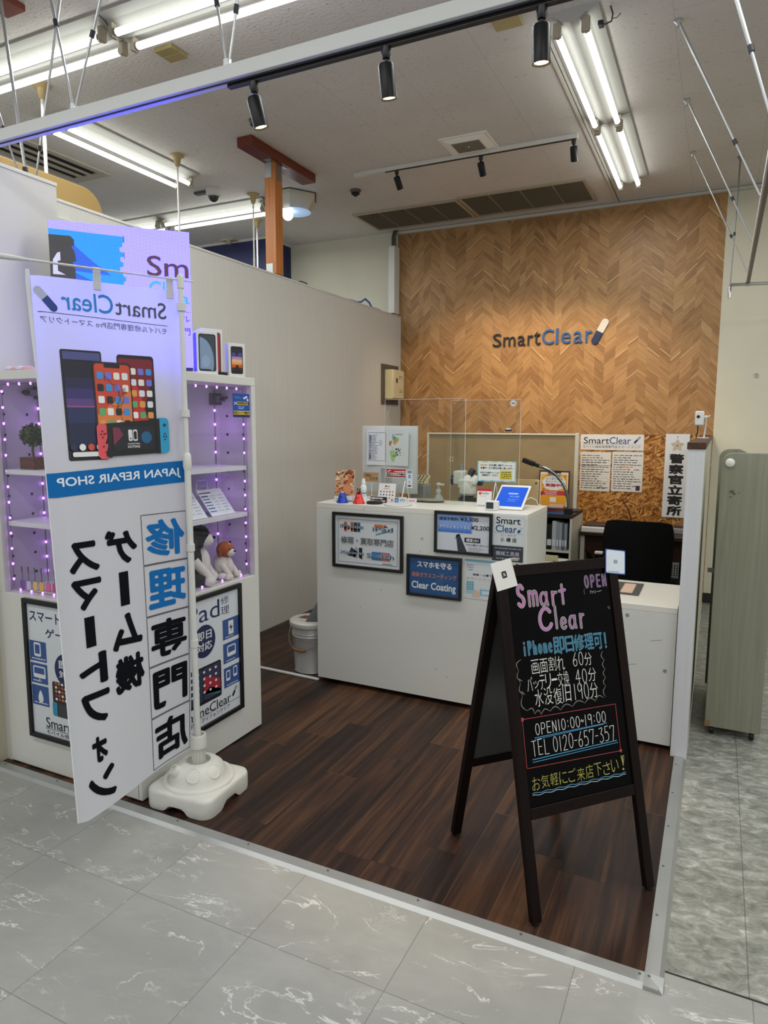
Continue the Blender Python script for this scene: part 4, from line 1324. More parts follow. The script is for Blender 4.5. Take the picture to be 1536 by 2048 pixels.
# blue security notice on the glass
def notice(p, w, h):
    Yl = M('#e0c63a', 0.5)
    Wt = M('#dfe5ee', 0.5)
    p.rect(0, 0, w, h * 0.10, M('#1c2d55', 0.5))
    p.rect(0.003, h * 0.11, w - 0.003, h * 0.27, Yl)
    p.rect(w * 0.24, h * 0.52, w * 0.9, h * 0.66, Yl)
    p.layer()
    p.box_text('24', w * 0.05, h * 0.53, w * 0.22, h * 0.65, Wt, 0.02)
    p.box_text('時間監視中', w * 0.26, h * 0.54, w * 0.97, h * 0.65, NAVY, 0.02)
    p.box_text('防犯カメラ作動中', w * 0.04, h * 0.13, w * 0.96, h * 0.25, INK, 0.02)
    p.scribble(w * 0.1, h * 0.78, w * 0.5, h * 0.88, 2, M('#6f9ad6', 0.5), 4)
    p.scribble(w * 0.3, h * 0.33, w * 0.75, h * 0.47, 2, M('#b8cdeb', 0.5), 5)
    p.poly([(w * .6, h * .83), (w * .84, h * .92), (w * .88, h * .84), (w * .64, h * .76)], Wt)
    p.poly([(w * .8, h * .73), (w * .93, h * .68), (w * .93, h * .78), (w * .86, h * .8)], Wt)
sheet('security_notice', 'blue and yellow camera notice stuck on the right glass of the display case', (CX1 - 0.0095, 2.518, 1.537), Y3, Z3, X3, 0.122, 0.108, notice, M('#1c4fa8', 0.4), 'notice')

# crumpled clear wrap on the case top
t = MB()
rr = random.Random(5)
pm = [M('#d7cbd8', 0.25), M('#d9a7a0', 0.3), M('#e0dce6', 0.2)]
for i in range(5):
    c = Vector((-2.70 + i * 0.022, 1.95 + 0.012 * (i % 3), CZT + 0.0125))
    t.ball(c, (rr.uniform(.02, .035), rr.uniform(.02, .03), 0.012), pm[i % 3], 9, 5)
tag(t.build('wrapping_film'), 'crumpled pinkish wrapping lying on the left end of the display case top', 'wrapping')

# phone boxes
def phone_art(kind):
    def f(p, w, h):
        if kind == 'grey':
            p.rrect(w * .09, h * .07, w * .91, h * .93, w * .1, BLACK); p.layer()
            p.rrect(w * .13, h * .095, w * .87, h * .905, w * .08, M('#3c4048', 0.4)); p.layer()
            pts = [(w * .14, h * .12), (w * .62, h * .12)]
            for i in range(13):
                a = radians(-25 + 115 * i / 12)
                pts.append((w * .14 + w * .66 * max(0, cos(a)), h * .30 + h * .55 * sin(a)))
            p.poly(pts, M('#7f98ad', 0.4)); p.layer()
            p.disc(w * .42, h * .3, w * .2, M('#8ea5b8', 0.4), ry=h * .14)
        elif kind == 'red':
            p.rrect(w * .09, h * .07, w * .91, h * .93, w * .1, M('#2c0c10', 0.4)); p.layer()
            p.rrect(w * .13, h * .095, w * .87, h * .905, w * .08, M('#a01c2a', 0.4))
        else:
            p.rrect(w * .14, h * .09, w * .86, h * .91, w * .1, BLACK); p.layer()
            for z0, z1, c in ((.72, .82, '#1c1738'), (.60, .72, '#4a3f86'), (.52, .60, '#b28aa0'), (.44, .52, '#e0b49a'), (.37, .44, '#e8a13c'), (.28, .37, '#c4561e'), (.18, .28, '#4a150d')):
                p.rect(w * .19, h * z0, w * .81, h * z1, M(c, 0.4))
            p.layer()
            p.poly([(w * .32, h * .80), (w * .68, h * .80), (w * .5, h * .60)], M('#17142e', 0.4))
            p.poly([(w * .25, h * .18), (w * .75, h * .18), (w * .5, h * .38)], M('#1f0b0a', 0.4))
    return f
def phone_box(label, c, w, d, h, U, kind, side):
    U = Vector(U).normalized()
    N = U.cross(Z3)
    c = Vector(c)
    t = thing('phone_box', label, 'phone box', c, 'phone boxes on the display case')
    p = MB()
    p.obox(c + Z3 * (h / 2), w / 2, d / 2, h / 2, U, N, Z3, M('#d7d7d2', 0.4))
    p.build('carton', t, bevel=0.001)
    a = MB()
    phone_art(kind)(Print(a, c - U * (w / 2) + N * (d / 2), U, Z3, N), w, h)
    a.build('front_picture', t)
    if side:
        s = MB()
        Print(s, c - U * (w / 2) - N * (d * 0.44), N, Z3, -U).rrect(d * .1, h * .06, d * .86, h * .95, 0.006, M(side, 0.4))
        s.build('side_picture', t)
    return t
phone_box('white phone box with a grey-blue phone picture on the display case', (-2.03, 2.39, CZT), 0.093, 0.05, 0.183, (0.50, 0.866, 0), 'grey', '#4b4547')
phone_box('white phone box with a red phone picture behind the grey-blue one', (-2.075, 2.475, CZT), 0.10, 0.045, 0.205, (0.50, 0.866, 0), 'red', '#8d8a88')
phone_box('white phone box with a dark sunset-coloured phone picture, rightmost on the display case', (-2.015, 2.575, CZT), 0.082, 0.038, 0.15, (0.45, 0.893, 0), 'se', None)
o = MB().box((-2.038, 2.462, CZT), (-2.008, 2.512, CZT + 0.017), BLACK)
tag(o.build('phone_charger', bevel=0.002), 'tiny black block between the phone boxes on the display case', 'black block')

# ---------------------------------------------------------------- LED screen
SU = Vector((0.70711, 0.70711, 0))
SN = Vector((0.70711, -0.70711, 0))
SO = Vector((-2.634, 2.116, 1.765))
SW, SH = 0.583, 0.606
t = thing('led_screen', 'large lit LED panel standing across the display case behind the banner', 'screen', SO + SU * (SW / 2) - Z3 * 0.045)
MB().obox(SO + SU * (SW / 2) + Z3 * (SH / 2) - SN * 0.035, SW / 2, 0.034, SH / 2, SU, SN, Z3, M('#25252b', 0.5)).build('cabinet', t, bevel=0.002)
L = lambda h, k=1.0: mat_led(h, LED_SCREEN * k)
LB, LC, LBL, LDK, LMR, LWH, LBK = mat_led('#bcb2ff', LED_SCREEN, 11.0), mat_led('#1ea8ff', LED_SCREEN * 0.9, 3.0), L('#2a6cff', 0.9), M('#3a3a3c', 0.5, emit=0.6), mat_led('#5a2c48', 0.9), L('#d8d6ff'), L('#40b8ff')
a = MB()
p = Print(a, SO, SU, Z3, SN, 0.0006)
p.rect(0, 0, SW, SH, LB); p.layer()
wv = [0.305, 0.295, 0.283, 0.30, 0.285, 0.297, 0.282, 0.294]
cy = [(0.0, SH - 0.035)]
cy.append((wv[0] * 0.98, SH - 0.045))
for i in range(10):
    v = SH - 0.05 - i * 0.021
    cy += [(wv[i % 8], v), (wv[i % 8], v - 0.017)]
cy += [(0.28, SH - 0.27), (0, SH - 0.27)]
p.poly(cy, LC)
p.poly([(0, SH - .30), (SW * .55, SH - .36), (SW * .55, SH - .30)], LWH)
p.layer()
p.poly([(0.085, SH - 0.085), (0.17, SH - 0.16), (0.245, SH - 0.215), (0.085, SH - 0.205)], LBL)
p.poly([(0.085, SH - .205), (0.16, SH - .24), (0.20, SH - .265), (0.085, SH - .265)], LBL)
p.layer()
p.poly([(0, SH - .06), (.085, SH - .06), (.10, SH - .075), (.10, SH - .10), (.088, SH - .105), (.10, SH - .125), (.105, SH - .165), (.09, SH - .17), (.10, SH - .20), (.10, SH - .27), (0, SH - .27)], LDK)
p.layer()
p.poly([(0.012, SH - .165), (.03, SH - .135), (.042, SH - .13), (.042, SH - .165), (.03, SH - .17), (.03, SH - .21), (.06, SH - .225), (.01, SH - .225)], LWH)
p.box_text('Sm', 0.395, SH - 0.205, 0.575, SH - 0.115, LMR, 0.01)
p.box_text('Cl', 0.40, SH - 0.30, 0.47, SH - 0.225, LBK, 0.01)
p.box_text('a', 0.535, SH - .32, .575, SH - .285, LBK, 0.01)
p.rect(0.30, SH - .07, .303, SH - .04, LMR)
p.rect(0.30, SH - .14, .303, SH - .11, LMR)
p.line([(0.40, SH - .355), (SW - .005, SH - .355)], 0.002, LMR)
p.box_text('モバイル', 0.42, SH - .40, .575, SH - .37, LMR, 0.005)
p.box_text('修理専門', 0.42, SH - .46, .575, SH - .425, LMR, 0.005)
a.build('lit_face', t)
ft = MB()
for u in (0.08, SW - 0.08):
    ft.obox(SO + SU * u - SN * 0.03 - Z3 * 0.0225, 0.03, 0.03, 0.0222, SU, SN, Z3, M('#2c2a2e', 0.5))
ft.obox(SO + SU * (SW / 2) - SN * 0.035 - Z3 * 0.006, SW / 2, 0.03, 0.006, SU, SN, Z3, M('#4a4346', 0.5))
ft.build('stand_foot', t, bevel=0.002)

# ---------------------------------------------------------------- lower posters on the case
def smart_poster(p, w, h):
    p.box_text('スマートフォン', w * .08, h * .845, w * .98 * .9, h * .92, NAVY, 0.02)
    p.box_text('ゲーム機', w * .3, h * .74, w * .86, h * .81, NAVY, 0.02)
    sq = M('#33528c', 0.5)
    for i, v in enumerate((.56, .40, .24)):
        p.rect(w * .055, h * v, w * .30, h * (v + .145), sq)
    p.layer()
    for i, v in enumerate((.56, .40, .24)):
        p.scribble(w * .08, h * (v + .01), w * .28, h * (v + .027), 1, PAPER, i)
    p.rrect(w * .12, h * .595, w * .22, h * .695, 0.008, PAPER)
    p.rrect(w * .09, h * .44, w * .27, h * .525, 0.008, PAPER)
    p.rect(w * .175, h * .42, w * .185, h * .44, PAPER)
    pts = [(w * .18 + w * .05 * sin(2 * pi * i / 20) * (0.4 + 0.6 * (1 - cos(2 * pi * i / 20)) / 2), h * .305 + h * .045 * cos(2 * pi * i / 20)) for i in range(20)]
    p.poly(pts, PAPER)
    p.disc(w * .58, h * .535, w * .17, M('#1c2450', 0.5))
    p.rrect(w * .36, h * .25, w * .95, h * .44, .01, M('#2a2324', 0.4))
    p.layer()
    p.rrect(w * .135, h * .615, w * .205, h * .68, 0.002, sq)
    p.rect(w * .105, h * .47, w * .255, h * .515, sq)
    p.box_text('即日', w * .47, h * .54, w * .69, h * .60, PAPER, 0.02)
    p.box_text('対応', w * .47, h * .475, w * .69, h * .53, PAPER, 0.02)
    cs = ['#b04a3a', '#d8d4cf', '#c97a3a', '#7a3446', '#e6e2dc', '#a8533b']
    for i in range(6):
        for j in range(5):
            p.rrect(w * (.40 + .045 * i), h * (.42 - .028 * j), w * (.43 + .045 * i), h * (.437 - .028 * j), 0.002, M(cs[(i * 2 + j) % 6], 0.5), 2)
    p.rect(w * .42, h * .19, w * .95, h * .285, M('#3a3a3c', 0.4))
    p.rrect(w * .35, h * .19, w * .43, h * .29, 0.012, M('#2c86ac', 0.4))
    p.layer()
    p.rrect(w * .62, h * .21, w * .69, h * .265, 0.006, PAPER)
    p.box_text('SmartClear', w * .24, h * .09, w * .93, h * .165, INK, 0.0)
    p.rect(w * .22, h * .082, w * .97, h * .085, INK)
    p.box_text('モバイル修理専門店Pro', w * .24, h * .045, w * .93, h * .075, INK)
framed('framed_poster', 'black-framed repair poster on the front of the display case, half behind the banner', (-2.612, CY0 - 0.0005, 0.163), X3, -Y3, 0.42, 0.61, 0.02, smart_poster, BLACK, M('#d2d7dc', 0.25), group='black-framed posters on the display case')
def pad_poster(p, w, h):
    p.box_text('iPad', w * .1, h * .80, w * .66, h * .93, NAVY, 0.0)
    p.box_text('修', w * .68, h * .875, w * .81, h * .935, NAVY, 0.0)
    p.box_text('理', w * .68, h * .80, w * .81, h * .86, NAVY, 0.0)
    sq = M('#33528c', 0.5)
    for v in (.60, .415, .225):
        p.rect(w * .70, h * v, w * .955, h * (v + .155), sq)
    p.disc(w * .42, h * .655, w * .165, M('#1c2450', 0.5), ry=w * .165)
    p.rrect(w * .08, h * .19, w * .66, h * .47, 0.012, M('#1a1a20', 0.4))
    p.layer()
    p.box_text('即日', w * .31, h * .665, w * .53, h * .73, PAPER, 0.02)
    p.box_text('対応', w * .31, h * .585, w * .53, h * .65, PAPER, 0.02)
    p.rect(w * .79, h * .63, w * .87, h * .735, PAPER)
    p.rrect(w * .76, h * .46, w * .90, h * .545, 0.008, PAPER)
    p.rrect(w * .735, h * .275, w * .80, h * .355, 0.006, PAPER)
    p.rrect(w * .85, h * .285, w * .915, h * .365, 0.006, PAPER)
    for v in (.60, .415, .225):
        p.scribble(w * .74, h * (v + .008), w * .92, h * (v + .022), 1, PAPER, int(v * 100))
    p.rect(w * .10, h * .215, w * .38, h * .455, M('#2a3a50', 0.4))
    p.rect(w * .39, h * .215, w * .64, h * .455, M('#3a3550', 0.4))
    p.layer()
    p.poly([(w * .83, h * .715), (w * .80, h * .675), (w * .83, h * .68), (w * .825, h * .645), (w * .86, h * .69), (w * .83, h * .69)], NAVY)
    p.rect(w * .775, h * .49, w * .885, h * .535, sq)
    p.rect(w * .745, h * .295, w * .79, h * .345, sq)
    p.rect(w * .86, h * .305, w * .905, h * .355, sq)
    p.poly([(w * .39, h * .40), (w * .64, h * .33), (w * .64, h * .23), (w * .39, h * .26)], M('#a02a38', 0.4))
    p.poly([(w * .39, h * .26), (w * .64, h * .215), (w * .64, h * .25), (w * .48, h * .30)], M('#2f7f8a', 0.4))
    p.layer()
    for i in range(6):
        for j in range(4):
            p.rrect(w * (.12 + .088 * i), h * (.42 - .05 * j), w * (.15 + .088 * i), h * (.437 - .05 * j), 0.002, PAPER, 2)
    p.box_text('iPhoneClear', w * .05, h * .105, w * .80, h * .175, INK, 0.0)
    p.capsule((w * .83, h * .135), (w * .90, h * .205), 0.014, M('#8f959c', 0.4), M('#1f2c50', 0.4))
    p.rect(w * .05, h * .10, w * .95, h * .103, INK)
    p.box_text('修理専門店 アイフォンクリア', w * .05, h * .055, w * .78, h * .09, INK)
framed('framed_poster', 'black-framed tablet repair poster on the right side of the display case', (CX1 + 0.0005, 2.075, 0.163), Y3, X3, 0.445, 0.607, 0.02, pad_poster, BLACK, M('#d2d7dc', 0.25), group='black-framed posters on the display case')

# ================================================================== standing banner
BP = Vector((-1.815, 2.025, 0))
t = thing('banner_stand', 'white plastic flag pole stand with a square water-filled base on the wood floor', 'banner stand', BP + Z3 * 0.0065)
BASEM = M('#d3d3cc', 0.38, noise=0.03, scale=12.0)
b = MB()
# square foot with rounded corners, notched sides
def rsq(hw, r, n=6):
    p = []
    for cx, cy, a in ((hw - r, hw - r, 0), (-hw + r, hw - r, 90), (-hw + r, -hw + r, 180), (hw - r, -hw + r, 270)):
        for i in range(n + 1):
            q = radians(a + 90 * i / n)
            p.append((cx + r * cos(q), cy + r * sin(q)))
    # extra points on the straight sides for the notches
    out = []
    for i in range(len(p)):
        out.append(p[i])
        a, c = p[i], p[(i + 1) % len(p)]
        L = math.hypot(c[0] - a[0], c[1] - a[1])
        if L > hw * 0.5:
            for k in range(1, 16):
                out.append((a[0] + (c[0] - a[0]) * k / 16, a[1] + (c[1] - a[1]) * k / 16))
    return out
rot = radians(4)
def R2(p):
    return (BP.x + p[0] * cos(rot) - p[1] * sin(rot), BP.y + p[0] * sin(rot) + p[1] * cos(rot))
def notch(p, hw):
    s = min(abs(p[0]), abs(p[1]))
    if max(abs(p[0]), abs(p[1])) < hw * 0.97:
        return 0.0
    q = max(0.0, 1 - s / 0.062)
    return 0.026 * min(1.0, q * 2.2) ** 1.5
rings = []
HW = 0.152
for hw, r, z in ((HW - 0.002, 0.045, 0.0), (HW, 0.047, 0.012), (HW, 0.047, 0.062), (HW - 0.003, 0.046, 0.072), (HW - 0.012, 0.042, 0.078)):
    rings.append([(p, z) for p in rsq(hw, r)])
n = len(rings[0])
vs, fs = [], []
for k, rg in enumerate(rings):
    for p, z in rg:
        zz = z + (notch(p, HW - 0.002) if k == 0 else (notch(p, HW) * 1.0 if k == 1 else 0))
        x, y = R2(p)
        vs.append((x, y, 0.0065 + zz))
for k in range(len(rings) - 1):
    for i in range(n):
        fs.append((k * n + i, k * n + (i + 1) % n, (k + 1) * n + (i + 1) % n, (k + 1) * n + i))
fs.append(tuple((len(rings) - 1) * n + i for i in range(n)))
fs.append(tuple(range(n))[::-1])
b.add(vs, fs, BASEM, True)
b.lathe([(0.143, 0.076), (0.140, 0.086), (0.134, 0.090), (0.124, 0.089), (0.117, 0.084), (0.113, 0.090), (0.108, 0.108), (0.096, 0.130), (0.077, 0.147), (0.052, 0.156), (0.047, 0.154), (0.043, 0.130), (0.0, 0.128)], BASEM, BP + Z3 * 0.0065, 40)
b.build('water_base', t, sharp=50)
for k, a in enumerate((radians(-118), radians(-62), radians(-10))):
    d = Vector((cos(a), sin(a), 0))
    c = BP + d * 0.092 + Z3 * 0.139
    nrm = (d + Z3 * 0.95).normalized()
    m = MB()
    if k == 0:
        m.lathe([(0.030, 0.0), (0.025, 0.020), (0.021, 0.027), (0.013, 0.028), (0.012, 0.022), (0.0, 0.022)], BASEM, c - nrm * 0.010, 18, nrm)
        m.build('filler_cap', t)
    else:
        m.lathe([(0.036, 0.0), (0.030, 0.008), (0.026, 0.009), (0.022, 0.006), (0.011, 0.006), (0.010, 0.001), (0.0, 0.001)], BASEM, c - nrm * 0.010, 18, nrm)
        m.lathe([(0.009, 0.0), (0.009, 0.0066)], M('#77776f', 0.6), c - nrm * 0.010, 12, nrm)
        m.build('moulded_boss', t)
s = MB()
s.lathe([(0.025, 0.129), (0.025, 0.215)], BASEM, BP + Z3 * 0.0065, 14)
for k in range(14):
    a = 2 * pi * k / 14
    s.obox(BP + Vector((cos(a) * 0.0255, sin(a) * 0.0255, 0.176)), 0.002, 0.003, 0.04, Vector((cos(a), sin(a), 0)), Vector((-sin(a), cos(a), 0)), Z3, BASEM)
s.build('pole_socket', t)
MB().lathe([(0.029, 0.205), (0.035, 0.210), (0.033, 0.257), (0.031, 0.262), (0.026, 0.262), (0.025, 0.24), (0.0, 0.24)], BASEM, BP + Z3 * 0.0065, 24).build('clamp_nut', t)
POLEM = M('#d6d7d3', 0.35)
TOP = Vector((-1.837, 2.034, 2.036))
P0 = BP + Z3 * 0.247
def on_pole(z):
    return P0 + (TOP - P0) * ((z - P0.z) / (TOP.z - P0.z))
MB().tube([P0, on_pole(1.36)], 0.0125, POLEM, 14).build('lower_pole', t)
MB().tube([on_pole(1.36), on_pole(2.03)], 0.0095, POLEM, 14).build('upper_pole', t)
MB().tube([on_pole(1.33), on_pole(1.345), on_pole(1.385), on_pole(1.395)], [0.0135, 0.017, 0.0155, 0.011], POLEM, 14).build('joint_sleeve', t)
ARMD = (Vector((-2.104, 1.506, 2.036)) - TOP).normalized()
MB().tube([TOP - ARMD * 0.05, TOP + ARMD * 0.30, TOP + ARMD * 0.64], [0.003, 0.0035, 0.0045], M('#c9c9c2', 0.4), 8).build('cross_arm', t)
MB().tube([TOP + ARMD * 0.74, TOP + ARMD * 0.56, TOP + ARMD * 0.50], [0.0105, 0.0085, 0.004], M('#cfd0cc', 0.4), 10).build('outer_arm', t)
MB().tube([TOP - Z3 * 0.03, TOP + Z3 * 0.012], 0.013, POLEM, 12).lathe([(0.012, 0), (0.009, 0.008), (0.002, 0.011)], POLEM, TOP + Z3 * 0.012, 12).build('pole_cap', t)

# cloth
bTR, bBR, bTL, bBL = Vector((-1.862, 2.046, 2.0)), Vector((-1.828, 2.0, 0.215)), Vector((-2.135, 1.625, 2.005)), Vector((-1.823, 1.454, 0.191))
WB, HB_ = 0.55, 1.79
def cloth(u, v):
    """u 0 (free edge) .. 1 (pole), v 0 (top) .. 1 (bottom)"""
    u2 = u + 0.03 * sin(pi * v) * u
    p = (1 - v) * ((1 - u2) * bTL + u2 * bTR) + v * ((1 - u2) * bBL + u2 * bBR)
    side = Vector((0.8, -0.55, 0)).normalized()
    p = p + side * (0.012 * sin(2 * pi * u * 0.9 + 0.6) * (0.4 + 0.6 * v) + 0.006 * sin(7 * v + 3 * u))
    if u < 0.06:
        p = p - side * ((0.06 - u) * 0.35)
    return p
def cloth_n(u, v):
    e = 0.004
    a = cloth(min(1, u + e), v) - cloth(max(0, u - e), v)
    c = cloth(u, max(0, v - e)) - cloth(u, min(1, v + e))
    return a.cross(c).normalized()
def warp(u, v, d):
    uu, vv = u / WB, 1 - v / HB_
    return cloth(uu, vv) + cloth_n(uu, vv) * d
class Flat(MB):
    """2-D drawing cut into a fine grid, then laid onto the cloth"""
    def emit(s, mb, back=False, step=0.035):
        for mi, m in enumerate(s.mats):
            idx = [i for i, q in enumerate(s.mi) if q == mi]
            bm = bmesh.new()
            cache = {}
            for i in idx:
                vv = []
                for k in s.f[i]:
                    if k not in cache:
                        cache[k] = bm.verts.new(s.v[k])
                    vv.append(cache[k])
                try:
                    bm.faces.new(vv)
                except ValueError:
                    pass
            x = step
            while x < WB + 0.05:
                bmesh.ops.bisect_plane(bm, geom=bm.verts[:] + bm.edges[:] + bm.faces[:], plane_co=(x, 0, 0), plane_no=(1, 0, 0))
                x += step
            y = step
            while y < HB_:
                bmesh.ops.bisect_plane(bm, geom=bm.verts[:] + bm.edges[:] + bm.faces[:], plane_co=(0, y, 0), plane_no=(0, 1, 0))
                y += step
            bm.verts.ensure_lookup_table()
            for q, w_ in enumerate(bm.verts):
                w_.index = q
            for sg in ((1, -1) if back else (1,)):
                mb.add([warp(w_.co.x, w_.co.y, w_.co.z * sg) for w_ in bm.verts], [tuple(w_.index for w_ in (f.verts if sg > 0 else reversed(f.verts))) for f in bm.faces], m)
            bm.free()
t = thing('banner', 'tall white cloth banner seen from behind with mirrored blue and black lettering', 'banner', (-1.95, 1.75, 0.19))
c = MB()
NU, NV = 28, 60
vs = [cloth(i / NU, j / NV) for j in range(NV + 1) for i in range(NU + 1)]
fs = [(j * (NU + 1) + i, (j + 1) * (NU + 1) + i, (j + 1) * (NU + 1) + i + 1, j * (NU + 1) + i + 1) for j in range(NV) for i in range(NU)]
c.add(vs, fs, mat_cloth(), True)
# sleeve at the upper free corner
c.tube([cloth(0.0, 0.0) + Z3 * 0.02, cloth(0.0, 0.012), cloth(0.0, 0.05), cloth(0.0, 0.12), cloth(0.0, 0.2)], [0.006, 0.009, 0.008, 0.006, 0.002], M('#cdcfd2', 0.7), 10)
# thickness of the hem along the free edge
hem = [cloth(0.0, j / 40) for j in range(41)]
c.tube(hem, 0.0022, M('#d9dbe0', 0.8), 6)
c.build('cloth', t)
fl = Flat()
p = Print(fl, (0, 0, 0), X3, Y3, Z3, 0.0007)
U = lambda u: u * WB
V = lambda v: (1 - v) * HB_
BK, BB = M('#0d0f15', 0.8, spec=0.1), M('#1a68ac', 0.8, spec=0.1)
GREY = M('#4a5064', 0.7)
p.box_text('Smart', U(.905), V(.061), U(.545), V(.028), GREY, 0.005)
p.box_text('Clear', U(.53), V(.061), U(.19), V(.024), M('#1f7fd0', 0.7), 0.005)
p.capsule((U(.155), V(.065)), (U(.035), V(.022)), 0.028, M('#a9aec6', 0.6), M('#1c3a86', 0.6), 0.55)
p.line([(U(.04), V(.068)), (U(.91), V(.074))], 0.0018, BK)
p.box_text('モバイル修理専門店Pro スマートクリア', U(.905), V(.090), U(.05), V(.077), GREY, 0.0, rot=-0.012)
# phones
def grad(u0, u1, v0, v1, stops):
    for (a, ca), (b_, cb) in zip(stops, stops[1:]):
        p.rect(U(u0), V(v0 + (v1 - v0) * b_), U(u1), V(v0 + (v1 - v0) * a), M(ca, 0.5))
p.rrect(U(.15), V(.347), U(.42), V(.136), 0.008, M('#14161f', 0.4))
p.rrect(U(.525), V(.30), U(.79), V(.139), 0.012, M('#1d1820', 0.4))
p.layer()
p.rect(U(.165), V(.155), U(.41), V(.14), M('#4a4f86', 0.5))
grad(.165, .41, .16, .325, [(0, '#1c1e30'), (.18, '#26264a'), (.30, '#37306a'), (.42, '#59407c'), (.50, '#8a5080'), (.52, '#26305a'), (.7, '#1a2444'), (1, '#10131f')])
p.rrect(U(.535), V(.30), U(.78), V(.146), 0.010, M('#7a1d2a', 0.4))
p.layer()
p.poly([(U(.54), V(.295)), (U(.77), V(.295)), (U(.66), V(.20)), (U(.54), V(.19))], M('#c22a2c', 0.4))
p.poly([(U(.75), V(.295)), (U(.78), V(.295)), (U(.78), V(.18)), (U(.70), V(.25))], M('#211a22', 0.4))
p.layer()
IC = ['#d9dee4', '#3a8fd8', '#5aa86a', '#e6e2da', '#24252c', '#d89a4a', '#6f74d0', '#e8e8ea']
for i in range(4):
    for j in range(6):
        p.rrect(U(.555 + .057 * i), V(.178 + .022 * j), U(.597 + .057 * i), V(.165 + .022 * j), 0.005, M(IC[(i * 3 + j * 5) % 8], 0.5), 3)
p.rrect(U(.35), V(.295), U(.62), V(.156), 0.014, M('#2a2228', 0.4))
p.layer()
p.rrect(U(.362), V(.295), U(.608), V(.160), 0.012, M('#c8452e', 0.4))
p.layer()
p.poly([(U(.362), V(.29)), (U(.608), V(.29)), (U(.608), V(.21)), (U(.48), V(.235)), (U(.362), V(.26))], M('#d8793f', 0.4))
p.rrect(U(.43), V(.167), U(.54), V(.159), 0.003, M('#15131a', 0.4))
p.layer()
for i in range(4):
    for j in range(5):
        p.rrect(U(.375 + .058 * i), V(.190 + .0235 * j), U(.418 + .058 * i), V(.176 + .0235 * j), 0.005, M(IC[(i * 5 + j * 3 + 1) % 8], 0.5), 3)
rr = random.Random(9)
p.layer()
for i in range(9):
    x, y = rr.uniform(.50, .60), rr.uniform(.20, .29)
    pts = [(U(x), V(y))]
    for k in range(3):
        x += rr.uniform(-.05, .05); y += rr.uniform(-.02, .015)
        pts.append((U(min(.605, max(.37, x))), V(min(.292, y))))
    p.line(pts, 0.0012, M('#4c3a35', 0.5))
for i, cc in enumerate(('#22304a', '#e4e6ea', '#d04a3c', '#c8ccd2')):
    p.disc(U(.185 + .058 * i), V(.322), 0.012, M(cc, 0.5), 14)
p.rrect(U(.175), V(.340), U(.37), V(.331), 0.006, M('#dfe1e4', 0.5))
# game console
p.layer()
p.poly([(U(.40), V(.342)), (U(.80), V(.338)), (U(.80), V(.268)), (U(.40), V(.277))], M('#15171b', 0.4))
p.rrect(U(.345), V(.346), U(.425), V(.277), 0.016, M('#d8505a', 0.4))
p.rrect(U(.775), V(.338), U(.875), V(.265), 0.016, M('#2a9ac6', 0.4))
p.layer()
p.rect(U(.415), V(.344), U(.44), V(.277), M('#15171b', 0.4)); p.rect(U(.775), V(.339), U(.805), V(.267), M('#15171b', 0.4))
p.rect(U(.455), V(.330), U(.76), V(.283), M('#20222a', 0.4))
p.layer()
p.poly([(U(.455), V(.320)), (U(.53), V(.30)), (U(.50), V(.285)), (U(.455), V(.285))], M('#7a2f48', 0.4))
p.disc(U(.70), V(.305), 0.022, M('#1f5f8a', 0.4), 18)
for u0, v0 in ((.383, .292), (.372, .298), (.394, .298), (.383, .304), (.385, .322), (.40, .333)):
    p.disc(U(u0), V(v0), 0.0035, M('#5a1c26', 0.4), 10)
p.disc(U(.842), V(.280), 0.006, M('#123a4c', 0.4), 12)
for u0, v0 in ((.842, .298), (.832, .304), (.852, .304), (.842, .310)):
    p.disc(U(u0), V(v0), 0.0035, M('#123a4c', 0.4), 10)
p.layer()
p.rrect(U(.565), V(.312), U(.595), V(.289), 0.005, PAPER)
p.rrect(U(.600), V(.312), U(.632), V(.289), 0.005, PAPER)
p.layer()
p.disc(U(.580), V(.307), 0.003, M('#15171b', 0.4), 10)
p.rrect(U(.605), V(.3085), U(.626), V(.2925), 0.003, M('#15171b', 0.4), 3)
p.box_text('NINTENDO', U(.645), V(.319), U(.555), V(.316), PAPER, 0.02)
p.box_text('SWITCH', U(.645), V(.326), U(.555), V(.321), PAPER, 0.03)
# band
p.k = 2
p.poly([(U(-.0), V(.414)), (U(1.0), V(.402)), (U(1.0), V(.356)), (U(-.0), V(.369))], BB)
p.layer()
p.box_text('JAPAN REPAIR SHOP', U(.955), V(.396), U(.06), V(.374), M('#dbe4ee', 0.6), 0.02, rot=0.026)
# boxed column
p.k = 2
for v0, v1, s, m in ((.465, .568, '修', BB), (.570, .675, '理', BB), (.677, .780, '専', BK), (.782, .887, '門', BK), (.889, .995, '店', BK)):
    lw = 0.0022
    p.line([(U(.625), V(v0)), (U(.985), V(v0))], lw, BK); p.line([(U(.625), V(v1)), (U(.985), V(v1))], lw, BK)
    p.line([(U(.625), V(v0)), (U(.625), V(v1))], lw, BK); p.line([(U(.985), V(v0)), (U(.985), V(v1))], lw, BK)
    p.box_text(s, U(.965), V(v1 - .012), U(.65), V(v0 + .012), m, 0.032)
p.k = 2
def column(chars, u0, u1, v0, dv):
    for i, ch in enumerate(chars):
        va = v0 + i * dv
        if ch == 'ー':
            p.poly([(U((u0 + u1) / 2 - .035), V(va + dv * .92)), (U((u0 + u1) / 2 + .035), V(va + dv * .92)), (U((u0 + u1) / 2 + .035), V(va + dv * .12)), (U((u0 + u1) / 2 - .035), V(va + dv * .12))], BK)
        else:
            k = 0.16 if ch in 'ォ' else 0.0
            p.box_text(ch, U(u1 - k * .3), V(va + dv * .94), U(u0 + k * .3), V(va + dv * (.10 + k)), BK, 0.042)
column('スマートフォン', .09, .30, .492, .0705)
